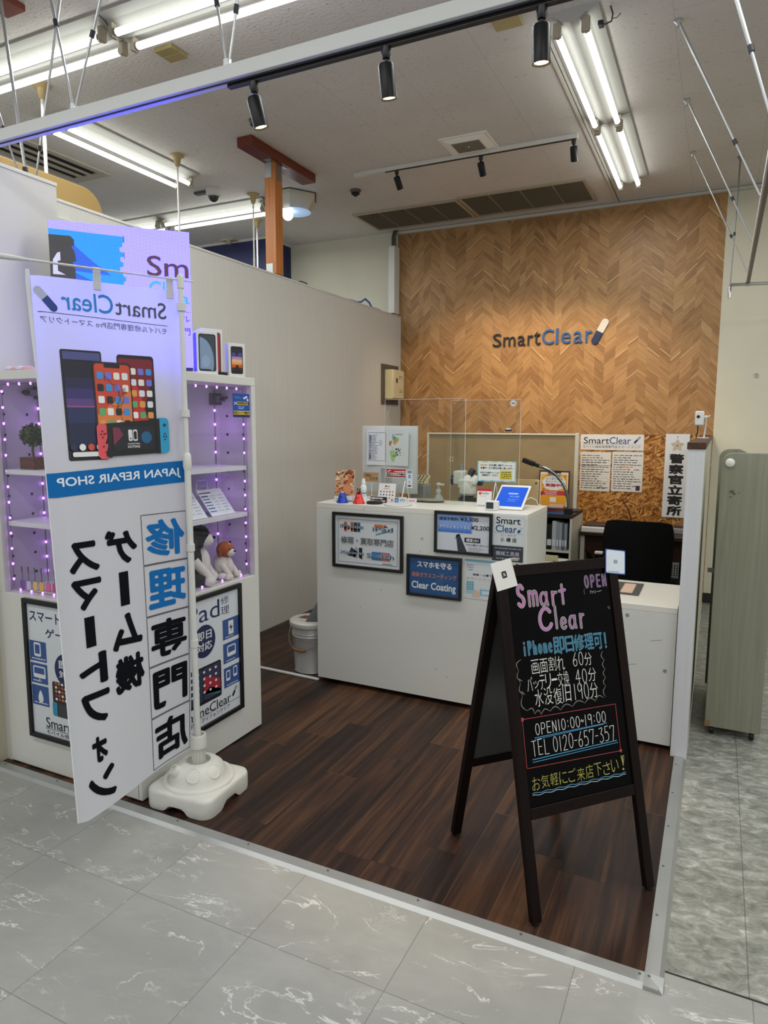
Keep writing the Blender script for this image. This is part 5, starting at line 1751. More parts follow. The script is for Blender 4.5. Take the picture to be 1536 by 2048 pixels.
column('ゲーム機', .345, .585, .478, .0835)
pr = MB()
fl.emit(pr, back=True)
pr.build('printed_lettering', t)
# clips on the arm
for u0, sd in ((0.42, 0), (0.93, 0)):
    q = cloth(u0, 0)
    a0 = TOP + ARMD * ((q - TOP).dot(ARMD))
    nn = cloth_n(u0, 0.01)
    m = MB()
    uu = (cloth(u0 + .02, 0) - cloth(u0 - .02, 0)).normalized()
    m.obox((a0 + q) / 2 - Z3 * 0.012 + nn * 0.002, 0.012, 0.0035, abs(a0.z - q.z) / 2 + 0.022, uu, nn, Z3, M('#c6c8cc', 0.5))
    m.build('hanging_tab', t, bevel=0.001)
for v0 in (0.035, 0.255, 0.545, 0.76):
    q = cloth(1.0, v0)
    a0 = on_pole(q.z)
    m = MB()
    m.beam(q - (a0 - q).normalized() * 0.012, a0 + (a0 - q).normalized() * 0.006, 0.026, 0.004, M('#d2d3d0', 0.5), up=(0.6, -0.6, 0))
    m.lathe([(0.0165, -0.014), (0.0165, 0.014)], M('#d2d3d0', 0.5), a0, 14)
    m.build('pole_tab', t)

# ================================================================== reception counter
KX0, KX1, KY0, KY1, KZ = -2.042, -0.825, 3.316, 3.75, 1.066
t = thing('reception_counter', 'tall white reception counter covered with black-framed notices', 'counter', ((KX0 + KX1) / 2, 3.53, 0.006))
MB().box((KX0, KY0, KZ - 0.03), (KX1, KY1, KZ), M('#dcdad0', 0.35, noise=0.01)).build('counter_top', t, bevel=0.0015)
p = MB().box((KX0, KY0, 0.034), (KX1, KY0 + 0.025, KZ - 0.0305), LAM)
SCUFF = M('#9a9a95', 0.6)
for x, z in ((-1.735, 1.046), (-1.388, 0.905), (-1.40, 0.835), (-1.76, 0.486), (-1.30, 0.20), (-1.235, 0.165), (-1.63, 0.60)):
    p.lathe([(0.004, 0), (0.003, 0.0008)], SCUFF, (x, KY0, z), 8, -Y3)
p.lathe([(0.0085, 0), (0.0085, 0.001), (0.005, 0.0012), (0.005, 0.0002)], M('#b9b9b3', 0.5), (-1.388, KY0, 0.905), 14, -Y3)
p.build('front_panel', t, bevel=0.001)
for x0 in (KX0, KX1 - 0.025):
    MB().box((x0, KY0 + 0.0255, 0.034), (x0 + 0.025, KY1, KZ - 0.0305), LAM).build('side_panel', t, bevel=0.001)
MB().box((KX0 + 0.03, KY0 + 0.05, 0.0065), (KX1 - 0.03, KY1 - 0.05, 0.034), M('#151312', 0.7)).build('plinth', t)
MB().box((KX0 + 0.0255, 3.42, 0.5), (KX1 - 0.0255, KY1 - 0.02, 0.52), LAM).build('inner_shelf', t)

LX0, LX1, LY0, LY1, LZ = -0.823, -0.121, 3.285, 3.79, 0.685
t = thing('low_counter', 'low white counter section between the tall counter and the pale post', 'counter', ((LX0 + LX1) / 2, 3.53, 0.006))
MB().box((LX0, LY0, LZ - 0.028), (LX1, LY1, LZ), M('#dcdad0', 0.35)).build('counter_top', t, bevel=0.0015)
p = MB().box((LX0, LY0, 0.03), (LX1, LY0 + 0.025, LZ - 0.0285), LAM)
for x, z in ((-0.335, 0.628), (-0.16, 0.386)):
    p.lathe([(0.009, 0), (0.009, 0.001), (0.005, 0.0012), (0.005, 0.0002)], M('#8d8d88', 0.5), (x, LY0, z), 14, -Y3)
for pts in (((-0.34, .385), (-0.31, .395)), ((-0.31, .395), (-0.285, .40)), ((-0.23, .52), (-0.18, .53))):
    Print(p, (0, LY0, 0), X3, Z3, -Y3).line(pts, 0.003, SCUFF)
p.build('front_panel', t, bevel=0.001)
for x0 in (LX0, LX1 - 0.025):
    MB().box((x0, LY0 + 0.0255, 0.03), (x0 + 0.025, LY1, LZ - 0.0285), LAM).build('side_panel', t)
MB().box((LX0 + 0.03, LY0 + 0.05, 0.0065), (LX1 - 0.03, LY1 - 0.05, 0.03), M('#151312', 0.7)).build('plinth', t)
def mat_print(p, w, h):
    p.rrect(w * .28, h * .10, w * .74, h * .9, 0.01, M('#d0a58c', 0.6)); p.layer()
    p.rrect(w * .31, h * .13, w * .71, h * .87, 0.008, M('#d9b7a2', 0.6))
sheet('counter_mat', 'dark grey mat with a peach-coloured panel lying on the low counter', (-0.43, 3.45, LZ + 0.0002), X3, Y3, Z3, 0.125, 0.27, mat_print, M('#4a4b47', 0.8), 'mat', 0.004)

# ---------------------------------------------------------------- notices on the counter front
FY = KY0 - 0.0005
def buy_poster(p, w, h):
    p.frame(w * .08, h * .10, w * .92, h * .89, 0.002, M('#22333c', 0.5))
    def big(t, u0, v0, u1, v1):
        p.box_text(t, u0 * w, v0 * h, u1 * w, v1 * h, M('#a9bcc6', 0.5), bold=0.05); p.layer()
        p.box_text(t, u0 * w, v0 * h, u1 * w, v1 * h, M('#2c4656', 0.5), bold=0.0); p.layer()
    for i, (c, d) in enumerate((('#b9584a', '#d9b04a'), ('#d9c7b8', '#e6e0d8'), ('#a05a4a', '#c27a5a'), ('#3a2a2a', '#5a3a34'), ('#2a5a86', '#3f77a6'))):
        u = .165 + .048 * i
        p.rect(w * u, h * .66, w * (u + .045), h * .83, M(c, 0.5))
        p.rect(w * (u + .006), h * .69, w * (u + .03), h * .75, M(d, 0.5))
    p.poly([(w * .60, h * .82), (w * .72, h * .82), (w * .76, h * .77), (w * .60, h * .73)], M('#c0703a', 0.5))
    p.poly([(w * .74, h * .83), (w * .80, h * .77), (w * .74, h * .77)], M('#8a3a4a', 0.5))
    p.poly([(w * .62, h * .62), (w * .86, h * .72), (w * .86, h * .755), (w * .62, h * .65)], M('#5a8fa0', 0.5))
    p.poly([(w * .22, h * .22), (w * .27, h * .38), (w * .36, h * .30), (w * .33, h * .20)], M('#2c3a44', 0.5))
    p.poly([(w * .30, h * .20), (w * .33, h * .40), (w * .37, h * .36), (w * .36, h * .18)], M('#9aa4aa', 0.5))
    p.poly([(w * .38, h * .20), (w * .38, h * .38), (w * .43, h * .38), (w * .43, h * .17)], M('#17191c', 0.5))
    p.rrect(w * .56, h * .18, w * .82, h * .33, 0.008, M('#3f77b4', 0.5))
    p.layer()
    p.rect(w * .70, h * .18, w * .80, h * .32, M('#c4706a', 0.5))
    p.layer()
    big('iPhone', .11, .72, .45, .79)
    big('iPad', .58, .70, .86, .78)
    p.box_text('修理・買取専門店', w * .12, h * .44, w * .87, h * .57, INK, bold=0.03); p.layer()
    p.box_text('修理・買取専門店', w * .12, h * .44, w * .87, h * .57, M('#8d9496', 0.5), bold=0.0); p.layer()
    big('Xperia', .11, .24, .46, .31)
    big('Switch', .50, .22, .88, .30)
    p.scribble(w * .72, h * .115, w * .88, h * .145, 2, INK, 3)
framed('framed_poster', 'large black-framed white poster at the left of the counter front, with phone pictures', (-1.931, FY, 0.708), X3, -Y3, 0.437, 0.312, 0.0165, buy_poster, BLACK, M('#cfd4d6', 0.22), group='black-framed posters on the counter')
def price_poster(p, w, h):
    p.rect(w * .06, h * .50, w * .66, h * .93, M('#7f9fd6', 0.5))
    p.layer()
    p.rect(w * .06, h * .50, w * .64, h * .56, M('#3f74c4', 0.5)); p.rect(w * .06, h * .56, w * .64, h * .66, M('#5a86cc', 0.5))
    p.poly([(w * .38, h * .45), (w * .44, h * .48), (w * .58, h * .04), (w * .42, h * .04)], M('#343844', 0.4))
    for k in range(3):
        p.line([(w * (.36 + .02 * k), h * (.36 + .035 * k)), (w * (.45 - .005 * k), h * (.47 - .012 * k))], 0.003, M('#4a4f5e', 0.4))
    p.rect(w * .53, h * .29, w * .80, h * .40, INK)
    p.layer()
    p.box_text('通常手数料', w * .08, h * .78, w * .42, h * .86, M('#26344e', 0.5), bold=0.02)
    p.box_text('¥3,300', w * .45, h * .77, w * .76, h * .88, INK, bold=0.015)
    p.box_text('ガラスとセットなら', w * .08, h * .60, w * .62, h * .67, PAPER, bold=0.02)
    p.box_text('¥2,200', w * .64, h * .58, w * .95, h * .70, INK, bold=0.015)
    p.box_text('硬度10H', w * .56, h * .305, w * .77, h * .385, PAPER, bold=0.02)
    p.box_text('だから傷がつきにくい', w * .56, h * .21, w * .94, h * .26, INK, bold=0.01)
    p.scribble(w * .60, h * .08, w * .92, h * .18, 4, INK, 8, 0.3)
framed('framed_poster', 'small black-framed price poster at the upper middle of the counter front', (-1.314, FY, 0.842), X3, -Y3, 0.314, 0.22, 0.015, price_poster, BLACK, M('#cdd2d8', 0.22), group='black-framed posters on the counter')
def coat_poster(p, w, h):
    p.rect(w * .045, h * .05, w * .955, h * .95, M('#255083', 0.4)); p.layer()
    p.poly([(w * .5, h * .3), (w * .6, h * .62), (w * .7, h * .6), (w * .66, h * .28)], M('#2b5a86', 0.4)); p.layer()
    p.box_text('スマホを守る', w * .19, h * .70, w * .82, h * .86, PAPER, bold=0.035)
    p.box_text('液体ガラスコーティング', w * .09, h * .46, w * .91, h * .58, M('#c07a6a', 0.5), bold=0.02)
    p.box_text('Clear Coating', w * .09, h * .13, w * .90, h * .36, PAPER, bold=0.025)
framed('framed_poster', 'black-framed blue poster in the middle of the counter front', (-1.471, FY, 0.594), X3, -Y3, 0.312, 0.225, 0.0145, coat_poster, BLACK, M('#255083', 0.22), group='black-framed posters on the counter')
def shop_plate(p, w, h):
    p.box_text('Smart', w * .11, h * .72, w * .88, h * .95, INK, bold=0.012)
    p.box_text('Clear', w * .10, h * .44, w * .77, h * .68, M('#1f4f80', 0.5), bold=0.012)
    p.capsule((w * .80, h * .45), (w * .93, h * .62), 0.013, M('#a8c4cc', 0.5), M('#1b3a5c', 0.5))
    p.rect(w * .05, h * .405, w * .97, h * .412, M('#5a5f60', 0.5))
    p.box_text('ドン・キホーテ', w * .28, h * .31, w * .75, h * .37, INK)
    p.box_text('小', w * .25, h * .12, w * .38, h * .27, INK, bold=0.02); p.box_text('樽', w * .44, h * .12, w * .58, h * .27, INK, bold=0.02); p.box_text('店', w * .63, h * .12, w * .77, h * .27, INK, bold=0.02)
sheet('shop_plate', 'white plate with the shop name at the upper right corner of the counter front', (-1.001, FY, 0.9045), X3, Z3, -Y3, 0.162, 0.152, shop_plate, M('#cfd6d6', 0.35), 'plate')
def tool_plate(p, w, h):
    p.box_text('機械工具商', w * .12, h * .36, w * .88, h * .66, M('#b9bdc4', 0.5), bold=0.01)
    p.scribble(w * .08, h * .78, w * .94, h * .90, 1, M('#a9adb6', 0.5), 2); p.scribble(w * .14, h * .10, w * .86, h * .24, 1, M('#a9adb6', 0.5), 3)
sheet('trade_plate', 'dark grey plate with pale lettering under the white shop plate on the counter', (-1.001, FY, 0.824), X3, Z3, -Y3, 0.159, 0.078, tool_plate, M('#343844', 0.35), 'plate')
def leaflet(p, w, h):
    tq = M('#6fa9bc', 0.5)
    p.rect(w * .0, h * .93, w, h * .985, tq)
    p.box_text('Smart', w * .05, h * .82, w * .24, h * .87, M('#2c6a7c', 0.5)); p.box_text('Clear', w * .05, h * .76, w * .24, h * .81, M('#2c6a7c', 0.5)); p.box_text('小樽店', w * .07, h * .70, w * .22, h * .735, INK)
    p.box_text('函館・小樽でゲーム', w * .22, h * .585, w * .96, h * .64, INK, bold=0.02)
    p.box_text('スマートクリア', w * .04, h * .47, w * .80, h * .54, M('#c9a08c', 0.5), bold=0.02)
    p.rrect(w * .04, h * .12, w * .26, h * .44, 0.006, M('#9cc3cc', 0.5)); p.rrect(w * .40, h * .10, w * .9, h * .26, 0.006, M('#8fb6c2', 0.5))
    p.layer()
    for i in range(3):
        for j in range(4):
            p.rrect(w * (.065 + .062 * i), h * (.385 - .055 * j), w * (.105 + .062 * i), h * (.425 - .055 * j), 0.002, M('#5d93a3', 0.5), 2)
    p.poly([(w * .2, h * .05), (w * .28, h * .24), (w * .36, h * .2), (w * .42, h * .05)], M('#d9b9a0', 0.5))
    p.rect(w * .46, h * .13, w * .84, h * .22, M('#c4dde2', 0.5))
sheet('leaflet', 'pale blue and white leaflet on the counter front beside the blue poster', (-1.145, FY, 0.612), X3, Z3, -Y3, 0.205, 0.21, leaflet, M('#cfd5d6', 0.4), 'leaflet')
def ysticker(p, w, h):
    p.disc(w * .4, h * .5, h * .38, M('#d9b53a', 0.5)); p.layer(); p.disc(w * .4, h * .5, h * .18, M('#6a5a3a', 0.5)); p.rect(w * .68, h * .2, w * .9, h * .8, M('#2a3a4a', 0.5))
sheet('round_sticker', 'tiny sticker with a yellow disc under the dark plate on the counter', (-0.925, FY, 0.79), X3, Z3, -Y3, 0.07, 0.032, ysticker, M('#c9ccc4', 0.5), 'sticker')

# ================================================================== things on the counter
Z1 = KZ + 0.0004
def cone_toy(label, x, y, col, top):
    t = thing('bell_figure', label, 'figure', (x, y, KZ), 'little bell figures on the counter')
    m = M(col, 0.3, 0.2)
    MB().lathe([(0.034, 0), (0.034, 0.004), (0.030, 0.012), (0.020, 0.042), (0.016, 0.050), (0.008, 0.054), (0.0, 0.055)], m, (x, y, Z1), 22).build('bell_body', t)
    for s in (-1, 1):
        MB().ball((x + s * 0.013, y - 0.0, KZ + 0.053), 0.0065, m, 8, 6).build('ear', t)
        MB().ball((x + s * 0.008, y - 0.0215, KZ + 0.036), 0.003, BLACK, 8, 6).build('eye', t)
    if top:
        MB().lathe([(0.009, 0.050), (0.012, 0.062), (0.012, 0.07), (0.006, 0.078)], M('#2b1b18', 0.4), (x, y, Z1), 14).ball((x, y - 0.010, KZ + 0.068), 0.006, M('#c4553f', 0.5), 8, 6).tube([(x - 0.006, y, KZ + .075), (x - 0.009, y, KZ + .088)], 0.003, M('#2b1b18', 0.4), 6).tube([(x + 0.006, y, KZ + .075), (x + 0.009, y, KZ + .088)], 0.003, M('#2b1b18', 0.4), 6).build('dark_topper', t)
cone_toy('little blue bell-shaped figure at the left front corner of the counter', -1.900, 3.365, '#1d3fa8', False)
cone_toy('little red bell-shaped figure with a dark topper, right of the blue one', -1.797, 3.37, '#d8382f', True)
def food(p, w, h):
    rr = random.Random(11)
    p.rect(0, 0, w, h, M('#d9a878', 0.4)); p.layer()
    cs = ['#a85a34', '#e6c49a', '#6a2f1c', '#d98a5a', '#f0dcc0', '#8a4526', '#c97a4a', '#e0b08a']
    for i in range(130):
        u, v = rr.uniform(.05, .95) * w, rr.uniform(.2, .95) * h
        L, a, k = rr.uniform(.008, .034), rr.uniform(-.7, .7), rr.uniform(.15, .4)
        pts = [(min(w, max(0, u + L * cos(q) * cos(a) - L * k * sin(q) * sin(a))), min(h, max(0, v + L * cos(q) * sin(a) + L * k * sin(q) * cos(a)))) for q in [2 * pi * j / 9 for j in range(9)]]
        p.poly(pts, M(cs[i % 8], 0.35))
        if i % 13 == 0:
            p.layer()
    p.layer()
    p.disc(w * .68, h * .36, w * .24, M('#d98f66', 0.35), ry=h * .16)
    p.layer()
    p.rect(0, 0, w, h * .14, M('#dfe0e2', 0.5)); p.layer(); p.rect(w * .07, h * .05, w * .12, h * .08, INK)
t = thing('photo_stand', 'upright orange-brown printed picture on a small stand at the left end of the counter', 'picture', (-1.925, 3.45, KZ))
V = Vector((-0.05, 0.2, 0.98)).normalized()
U = Vector((0.97, -0.15, 0.08)).normalized()
sheet('printed_picture', None, (-1.985, 3.43, Z1 + 0.001), U, V, U.cross(V), 0.135, 0.175, food, M('#d8d4cc', 0.4), 'picture', 0.003, parent=t)
MB().box((-1.98, 3.43, Z1), (-1.85, 3.50, Z1 + 0.006), M('#d8d8d4', 0.3)).beam((-1.92, 3.49, Z1 + .003), (-1.925, 3.462, Z1 + .12), 0.05, 0.003, M('#d8d8d4', 0.3)).build('stand_foot', t)
t = thing('spray_bottle', 'small white spray bottle behind the red figure on the counter', 'bottle', (-1.872, 3.57, KZ))
MB().lathe([(0.018, 0), (0.0185, 0.003), (0.0185, 0.075), (0.014, 0.085), (0.010, 0.088)], M('#dfe2e2', 0.35), (-1.872, 3.57, Z1), 20).build('bottle_body', t)
MB().lathe([(0.012, 0.088), (0.012, 0.108), (0.0095, 0.110), (0.0095, 0.122), (0.004, 0.124)], M('#e6e8e8', 0.3), (-1.872, 3.57, Z1), 18).build('spray_cap', t)
lb = MB()
for i, c in enumerate(('#c9ccd0', '#7d8694', '#c9ccd0')):
    lb.lathe([(0.0187, 0.02 + i * .014), (0.0187, 0.030 + i * .014)], M(c, 0.5), (-1.872, 3.57, Z1), 20, caps=False)
lb.build('paper_label', t)
def brown(p, w, h):
    p.box_text('ご自由に', w * .1, h * .55, w * .55, h * .85, M('#3f2c1c', 0.6), bold=0.02); p.box_text('どうぞ', w * .45, h * .2, w * .95, h * .5, M('#3f2c1c', 0.6), bold=0.02)
t = thing('pick_sign', 'small brown handwritten card on a clear pick behind the white spray bottle', 'card', (-1.84, 3.63, KZ))
sheet('brown_card', None, (-1.905, 3.63, 1.168), X3, Z3, -Y3, 0.102, 0.056, brown, M('#a9845a', 0.7), 'card', parent=t)
MB().lathe([(0.02, 0), (0.02, 0.004), (0.004, 0.006)], M('#c9cccc', 0.3), (-1.85, 3.632, Z1), 14).tube([(-1.85, 3.632, Z1 + .005), (-1.85, 3.632, 1.17)], 0.0018, M('#d8dada', 0.2), 6).build('pick', t)
def cal(p, w, h):
    p.box_text('第4火', w * .35, h * .80, w * .66, h * .90, M('#8a3a3a', 0.5), bold=0.02)
    p.scribble(w * .3, h * .70, w * .72, h * .745, 1, INK, 1)
    cs = ['#2c2c34', '#b04a4a', '#3a5a9a']
    for i in range(5):
        for j in range(3):
            p.disc(w * (.15 + .175 * i), h * (.56 - .17 * j), 0.0045, M(cs[(i + 2 * j) % 3], 0.5), 8)
def easel(name, label, x, y, w, h, paint, col, cat, lean=0.22, rz=0.0, group=None):
    t = thing(name, label, cat, (x, y, KZ), group)
    U = Vector((cos(rz), sin(rz), 0))
    B = Vector((-sin(rz), cos(rz), 0))
    V = (Z3 + B * lean).normalized()
    o = Vector((x, y, Z1)) - U * (w / 2)
    sheet('printed_card', None, o, U, V, U.cross(V), w, h, paint, M(col, 0.4), cat, 0.0015, parent=t)
    m = MB()
    top = o + U * (w / 2) + V * (h * .9)
    m.beam(top, Vector((x, y, Z1 + 0.0012)) + B * (h * .5), w * .5, 0.0015, M('#d8dada', 0.3))
    m.build('rear_strut', t)
    return t
easel('desk_calendar', 'small white standing card with rows of marks behind the card reader signs', -1.69, 3.50, 0.108, 0.108, cal, '#dedcd8', 'card')
def strip(p, w, h):
    p.rect(0.002, 0.002, w - .002, h - .002, M('#3a1f22', 0.5)); p.layer()
    p.scribble(w * .05, h * .52, w * .96, h * .88, 1, PAPER, 4, 0.75, 0.1); p.scribble(w * .05, h * .12, w * .96, h * .46, 1, PAPER, 5, 0.75, 0.1)
easel('strip_sign', 'low dark strip sign with white lettering near the left of the counter', -1.715, 3.455, 0.108, 0.036, strip, '#d8d4d4', 'sign', 0.1)
def cards(p, w, h):
    p.rect(w * .06, h * .2, w * .45, h * .8, M('#d8cfae', 0.5)); p.rect(w * .52, h * .1, w * .96, h * .9, M('#2f6fb8', 0.5)); p.layer()
    p.rect(w * .12, h * .3, w * .25, h * .7, M('#b03a3a', 0.5)); p.rect(w * .6, h * .4, w * .88, h * .6, M('#9fc4e6', 0.5))
easel('brand_card', 'tiny card with a blue square right of the dark strip sign', -1.622, 3.47, 0.052, 0.034, cards, '#dcdcd8', 'card', 0.1)
o = MB().lathe([(0.045, 0), (0.047, 0.004), (0.046, 0.010), (0.040, 0.014), (0.0, 0.0145)], BPLAST, (-1.715, 3.405, Z1), 26)
tag(o.build('black_reader'), 'round black reader lying flat at the front of the counter', 'card reader')
o = MB().lathe([(0.075, 0), (0.078, 0.003), (0.076, 0.007), (0.0, 0.0075)], M('#c9c9c4', 0.35), (-1.57, 3.405, Z1), 32)
tag(o.build('white_pad'), 'thin round pale pad lying beside the black reader on the counter', 'pad')
t = thing('coin_tray', 'oval dark tray with a pale rim lying on the counter', 'tray', (-1.47, 3.62, KZ))
m = MB().lathe([(0.060, 0), (0.075, 0.002), (0.080, 0.010), (0.076, 0.010), (0.071, 0.004), (0.0, 0.004)], M('#3a302c', 0.4), (0, 0, 0), 36)
m.v = [Vector((-1.49 + q.x * 1.3, 3.64 + q.y * 0.75, Z1 + q.z)) for q in m.v]
m.build('dish', t)
m = MB().lathe([(0.076, 0.0102), (0.081, 0.0104), (0.081, 0.0122), (0.076, 0.012)], M('#b9b3a8', 0.3, 0.4), (0, 0, 0), 36)
m.v = [Vector((-1.49 + q.x * 1.3, 3.64 + q.y * 0.75, Z1 + q.z)) for q in m.v]
m.build('rim', t)
def small_card(c):
    return lambda p, w, h: (p.box_text(c[0], w * .15, h * .3, w * .85, h * .7, M(c[1], 0.5), bold=0.02))
easel('brand_card', 'tiny white card with a pale blue mark on the counter', -1.585, 3.50, 0.045, 0.034, small_card(('iD', '#4a9ac4')), '#dcdcdc', 'card', 0.1)
easel('brand_card', 'tiny white card with a red mark on the counter', -1.53, 3.505, 0.055, 0.030, small_card(('QUIC', '#c0483a')), '#e2dedc', 'card', 0.1)
# acrylic shields
def shield(label, x0, x1, y, z1):
    t = thing('acrylic_shield', label, 'acrylic shield', ((x0 + x1) / 2, y, KZ), 'clear acrylic shields on the counter')
    MB().box((x0, y, Z1 + 0.001), (x1, y + 0.003, z1), ACRYLIC).build('clear_sheet', t)
    e = MB()
    em = M('#dfe5e4', 0.15)
    e.box((x0 - 0.0012, y, Z1 + 0.001), (x0, y + 0.003, z1), em).box((x1, y, Z1 + 0.001), (x1 + 0.0012, y + 0.003, z1), em).box((x0, y, z1), (x1, y + 0.003, z1 + 0.0012), em)
    e.build('polished_edge', t)
    for x in ((x0 + 0.13,) if x0 < -1.5 else (x1 - 0.13,)):
        f = MB()
        f.beam((x, y - 0.06, Z1 + .001), (x, y - 0.003, Z1 + 0.12), 0.004, 0.005, M('#e4e8e7', 0.2)).beam((x, y + 0.06, Z1 + .001), (x, y + 0.006, Z1 + 0.12), 0.004, 0.005, M('#e4e8e7', 0.2))
        f.box((x - 0.002, y - 0.062, Z1), (x + 0.002, y - 0.001, Z1 + 0.004), M('#e4e8e7', 0.2)).box((x - 0.002, y + 0.004, Z1), (x + 0.002, y + 0.062, Z1 + 0.004), M('#e4e8e7', 0.2))
        f.build('triangular_foot', t)
shield('clear acrylic shield on the left half of the counter, holding the red sticker', -1.727, -1.243, 3.562, 1.648)
shield('clear acrylic shield on the right half of the counter, holding the pale notice', -1.376, -0.976, 3.700, 1.644)
def redst(p, w, h):
    rd = M('#b3272b', 0.5)
    p.rect(w * .03, h * .52, w * .97, h * .95, rd); p.rect(w * .03, h * .06, w * .97, h * .20, M('#8a2226', 0.5)); p.layer()
    p.poly([(w * .06, h * .68), (w * .22, h * .84), (w * .26, h * .76), (w * .10, h * .62)], PAPER)
    p.scribble(w * .42, h * .58, w * .96, h * .76, 1, PAPER, 2, .8, .1)
    p.box_text('防犯カメラ作動中', w * .05, h * .24, w * .96, h * .48, INK, bold=0.03)
sheet('red_sticker', 'red and white camera sticker on the left acrylic shield', (-1.722, 3.5615, 1.205), X3, Z3, -Y3, 0.132, 0.051, redst, M('#d9d4d2', 0.4), 'sticker', 0.0006)
def paylist(p, w, h):
    for i in range(3):
        for j in range(2):
            p.rect(w * (.15 + .27 * i), h * (.82 + .08 * j), w * (.34 + .27 * i), h * (.88 + .08 * j), INK)
    p.rect(w * .25, h * .55, w * .72, h * .73, M('#2a6fc4', 0.4)); p.layer(); p.scribble(w * .32, h * .58, w * .68, h * .70, 2, PAPER, 2)
    p.scribble(w * .3, h * .26, w * .75, h * .42, 3, M('#7a8490', 0.5), 3); p.rect(w * .2, h * .08, w * .8, h * .16, INK)
sheet('payment_list', 'narrow white payment sticker right of the red sticker on the left shield', (-1.588, 3.5615, 1.148), X3, Z3, -Y3, 0.034, 0.102, paylist, M('#d8dcdf', 0.4), 'sticker', 0.0006)
def notice2(p, w, h):
    tq = M('#9cc9c9', 0.5)
    p.frame(0, 0, w, h, 0.007, tq); p.layer()
    for i in range(4):
        p.rect(w * (.02 + .25 * i), h * .935, w * (.14 + .25 * i), h, M('#d4e2a8', 0.5)); p.rect(w * (.10 + .25 * i), 0, w * (.2 + .25 * i), h * .065, M('#6fb0d0', 0.5))
    p.rect(w * .59, h * .12, w * .90, h * .56, M('#d8c83a', 0.5)); p.layer()
    p.box_text('のお買い物で', w * .30, h * .76, w * .68, h * .86, INK, bold=0.02); p.scribble(w * .08, h * .76, w * .28, h * .86, 1, M('#c9a23a', 0.5), 1); p.scribble(w * .70, h * .76, w * .9, h * .86, 1, M('#c9a23a', 0.5), 2)
    p.box_text('各種サービス券をお渡し致します！', w * .08, h * .62, w * .92, h * .72, INK, bold=0.02)
    p.box_text('本日より店頭レシートは', w * .08, h * .40, w * .56, h * .48, INK, bold=0.02); p.box_text('店舗受付で　ください', w * .12, h * .27, w * .54, h * .36, INK, bold=0.02)
    p.scribble(w * .62, h * .16, w * .88, h * .52, 4, M('#4a4a2a', 0.5), 6)
sheet('pale_notice', 'pale notice with a turquoise border on the right acrylic shield', (-1.2135, 3.6995, 1.1915), X3, Z3, -Y3, 0.2217, 0.1144, notice2, M('#dfe4e0', 0.4), 'notice', 0.0006)
def rnd(p, w, h):
    p.disc(w / 2, h / 2, w * .42, M('#8d9796', 0.5)); p.layer(); p.disc(w / 2, h / 2, w * .36, PAPER); p.layer(); p.rect(w * .25, h * .38, w * .75, h * .62, M('#6f7a7a', 0.5))
m = MB().lathe([(0.018, 0), (0.018, 0.0006)], M('#d8dcda', 0.4), (-1.0174, 3.6995, 1.6246), 22, -Y3)
pr = Print(m, (-1.0354, 3.6989, 1.6066), X3, Z3, -Y3)
rnd(pr, 0.036, 0.036)
tag(m.build('round_sticker'), 'round white sticker at the top right corner of the right acrylic shield', 'sticker')
m = MB().box((-1.057, 3.690, 1.473), (-1.022, 3.6995, 1.481), BLACK).box((-1.052, 3.691, 1.481), (-1.027, 3.6985, 1.489), M('#d8dada', 0.3))
tag(m.build('clip', bevel=0.001), 'small black and white clip on the right acrylic shield above the notice', 'clip')
# payment stand, clock, tablet
def pay(p, w, h):
    p.rect(0, h * .86, w, h, M('#b8262c', 0.5)); p.rect(w * .12, h * .66, w * .28, h * .80, M('#c8323a', 0.5))
    p.box_text('PayPay', w * .32, h * .67, w * .82, h * .79, M('#5a5a60', 0.5), bold=0.01); p.scribble(w * .2, h * .56, w * .85, h * .60, 1, M('#c8323a', 0.5), 1)
    p.rect(w * .05, h * .03, w * .95, h * .08, M('#8aa0a0', 0.5))
easel('payment_stand', 'white payment card with a red top left of the tablet', -1.125, 3.55, 0.082, 0.098, pay, '#dfdfdf', 'card', 0.15)
t = thing('desk_clock', 'small white cube-shaped display with a dark screen in front of the tablet', 'desk clock', (-1.036, 3.42, KZ))
MB().box((-1.070, 3.40, Z1), (-1.003, 3.435, Z1 + 0.050), M('#dededb', 0.35)).build('clock_body', t, bevel=0.004)
m = MB().box((-1.064, 3.3985, Z1 + .010), (-1.026, 3.3995, Z1 + .042), M('#25282c', 0.3))
for i in range(4):
    m.box((-1.061 + i * .008, 3.398, Z1 + .015), (-1.056 + i * .008, 3.3986, Z1 + .038), M('#3c4046', 0.4))
m.build('dark_screen', t)
t = thing('tablet', 'white tablet with a bright blue screen leaning back on the right end of the counter', 'tablet', (-0.975, 3.55, KZ))
U = Vector((0.995, -0.02, 0)).normalized()
V = Vector((0, 0.185, 0.108)).normalized()
N = U.cross(V)
o = Vector((-1.056, 3.462, Z1 + 0.004))
m = MB().obox(o + U * .083 + V * .108, 0.083, 0.108, 0.004, U, V, N, M('#e2e2de', 0.3))
m.build('tablet_body', t, bevel=0.003)
m = MB()
p = Print(m, o + N * 0.0042, U, V, N)
p.rect(.010, .020, .156, .196, M('#1a4fc0', 0.2, emit=0.35)); p.layer()
p.scribble(.06, .12, .12, .15, 1, M('#7fa8ee', 0.3, emit=0.3), 1); p.box_text('¥3,300', .075, .10, .125, .115, M('#8fb4f2', 0.3, emit=0.3)); p.scribble(.07, .06, .13, .09, 3, M('#6f98e2', 0.3, emit=0.3), 5, 0.3)
m.build('blue_screen', t)
m = MB().tube([(-0.99, 3.652, 1.150), (-0.985, 3.675, 1.10), (-0.98, 3.685, Z1 + .004), (-0.94, 3.685, Z1 + .004), (-0.935, 3.66, 1.09)], 0.004, M('#e0e0dc', 0.3), 8)
m.build('wire_stand', t)
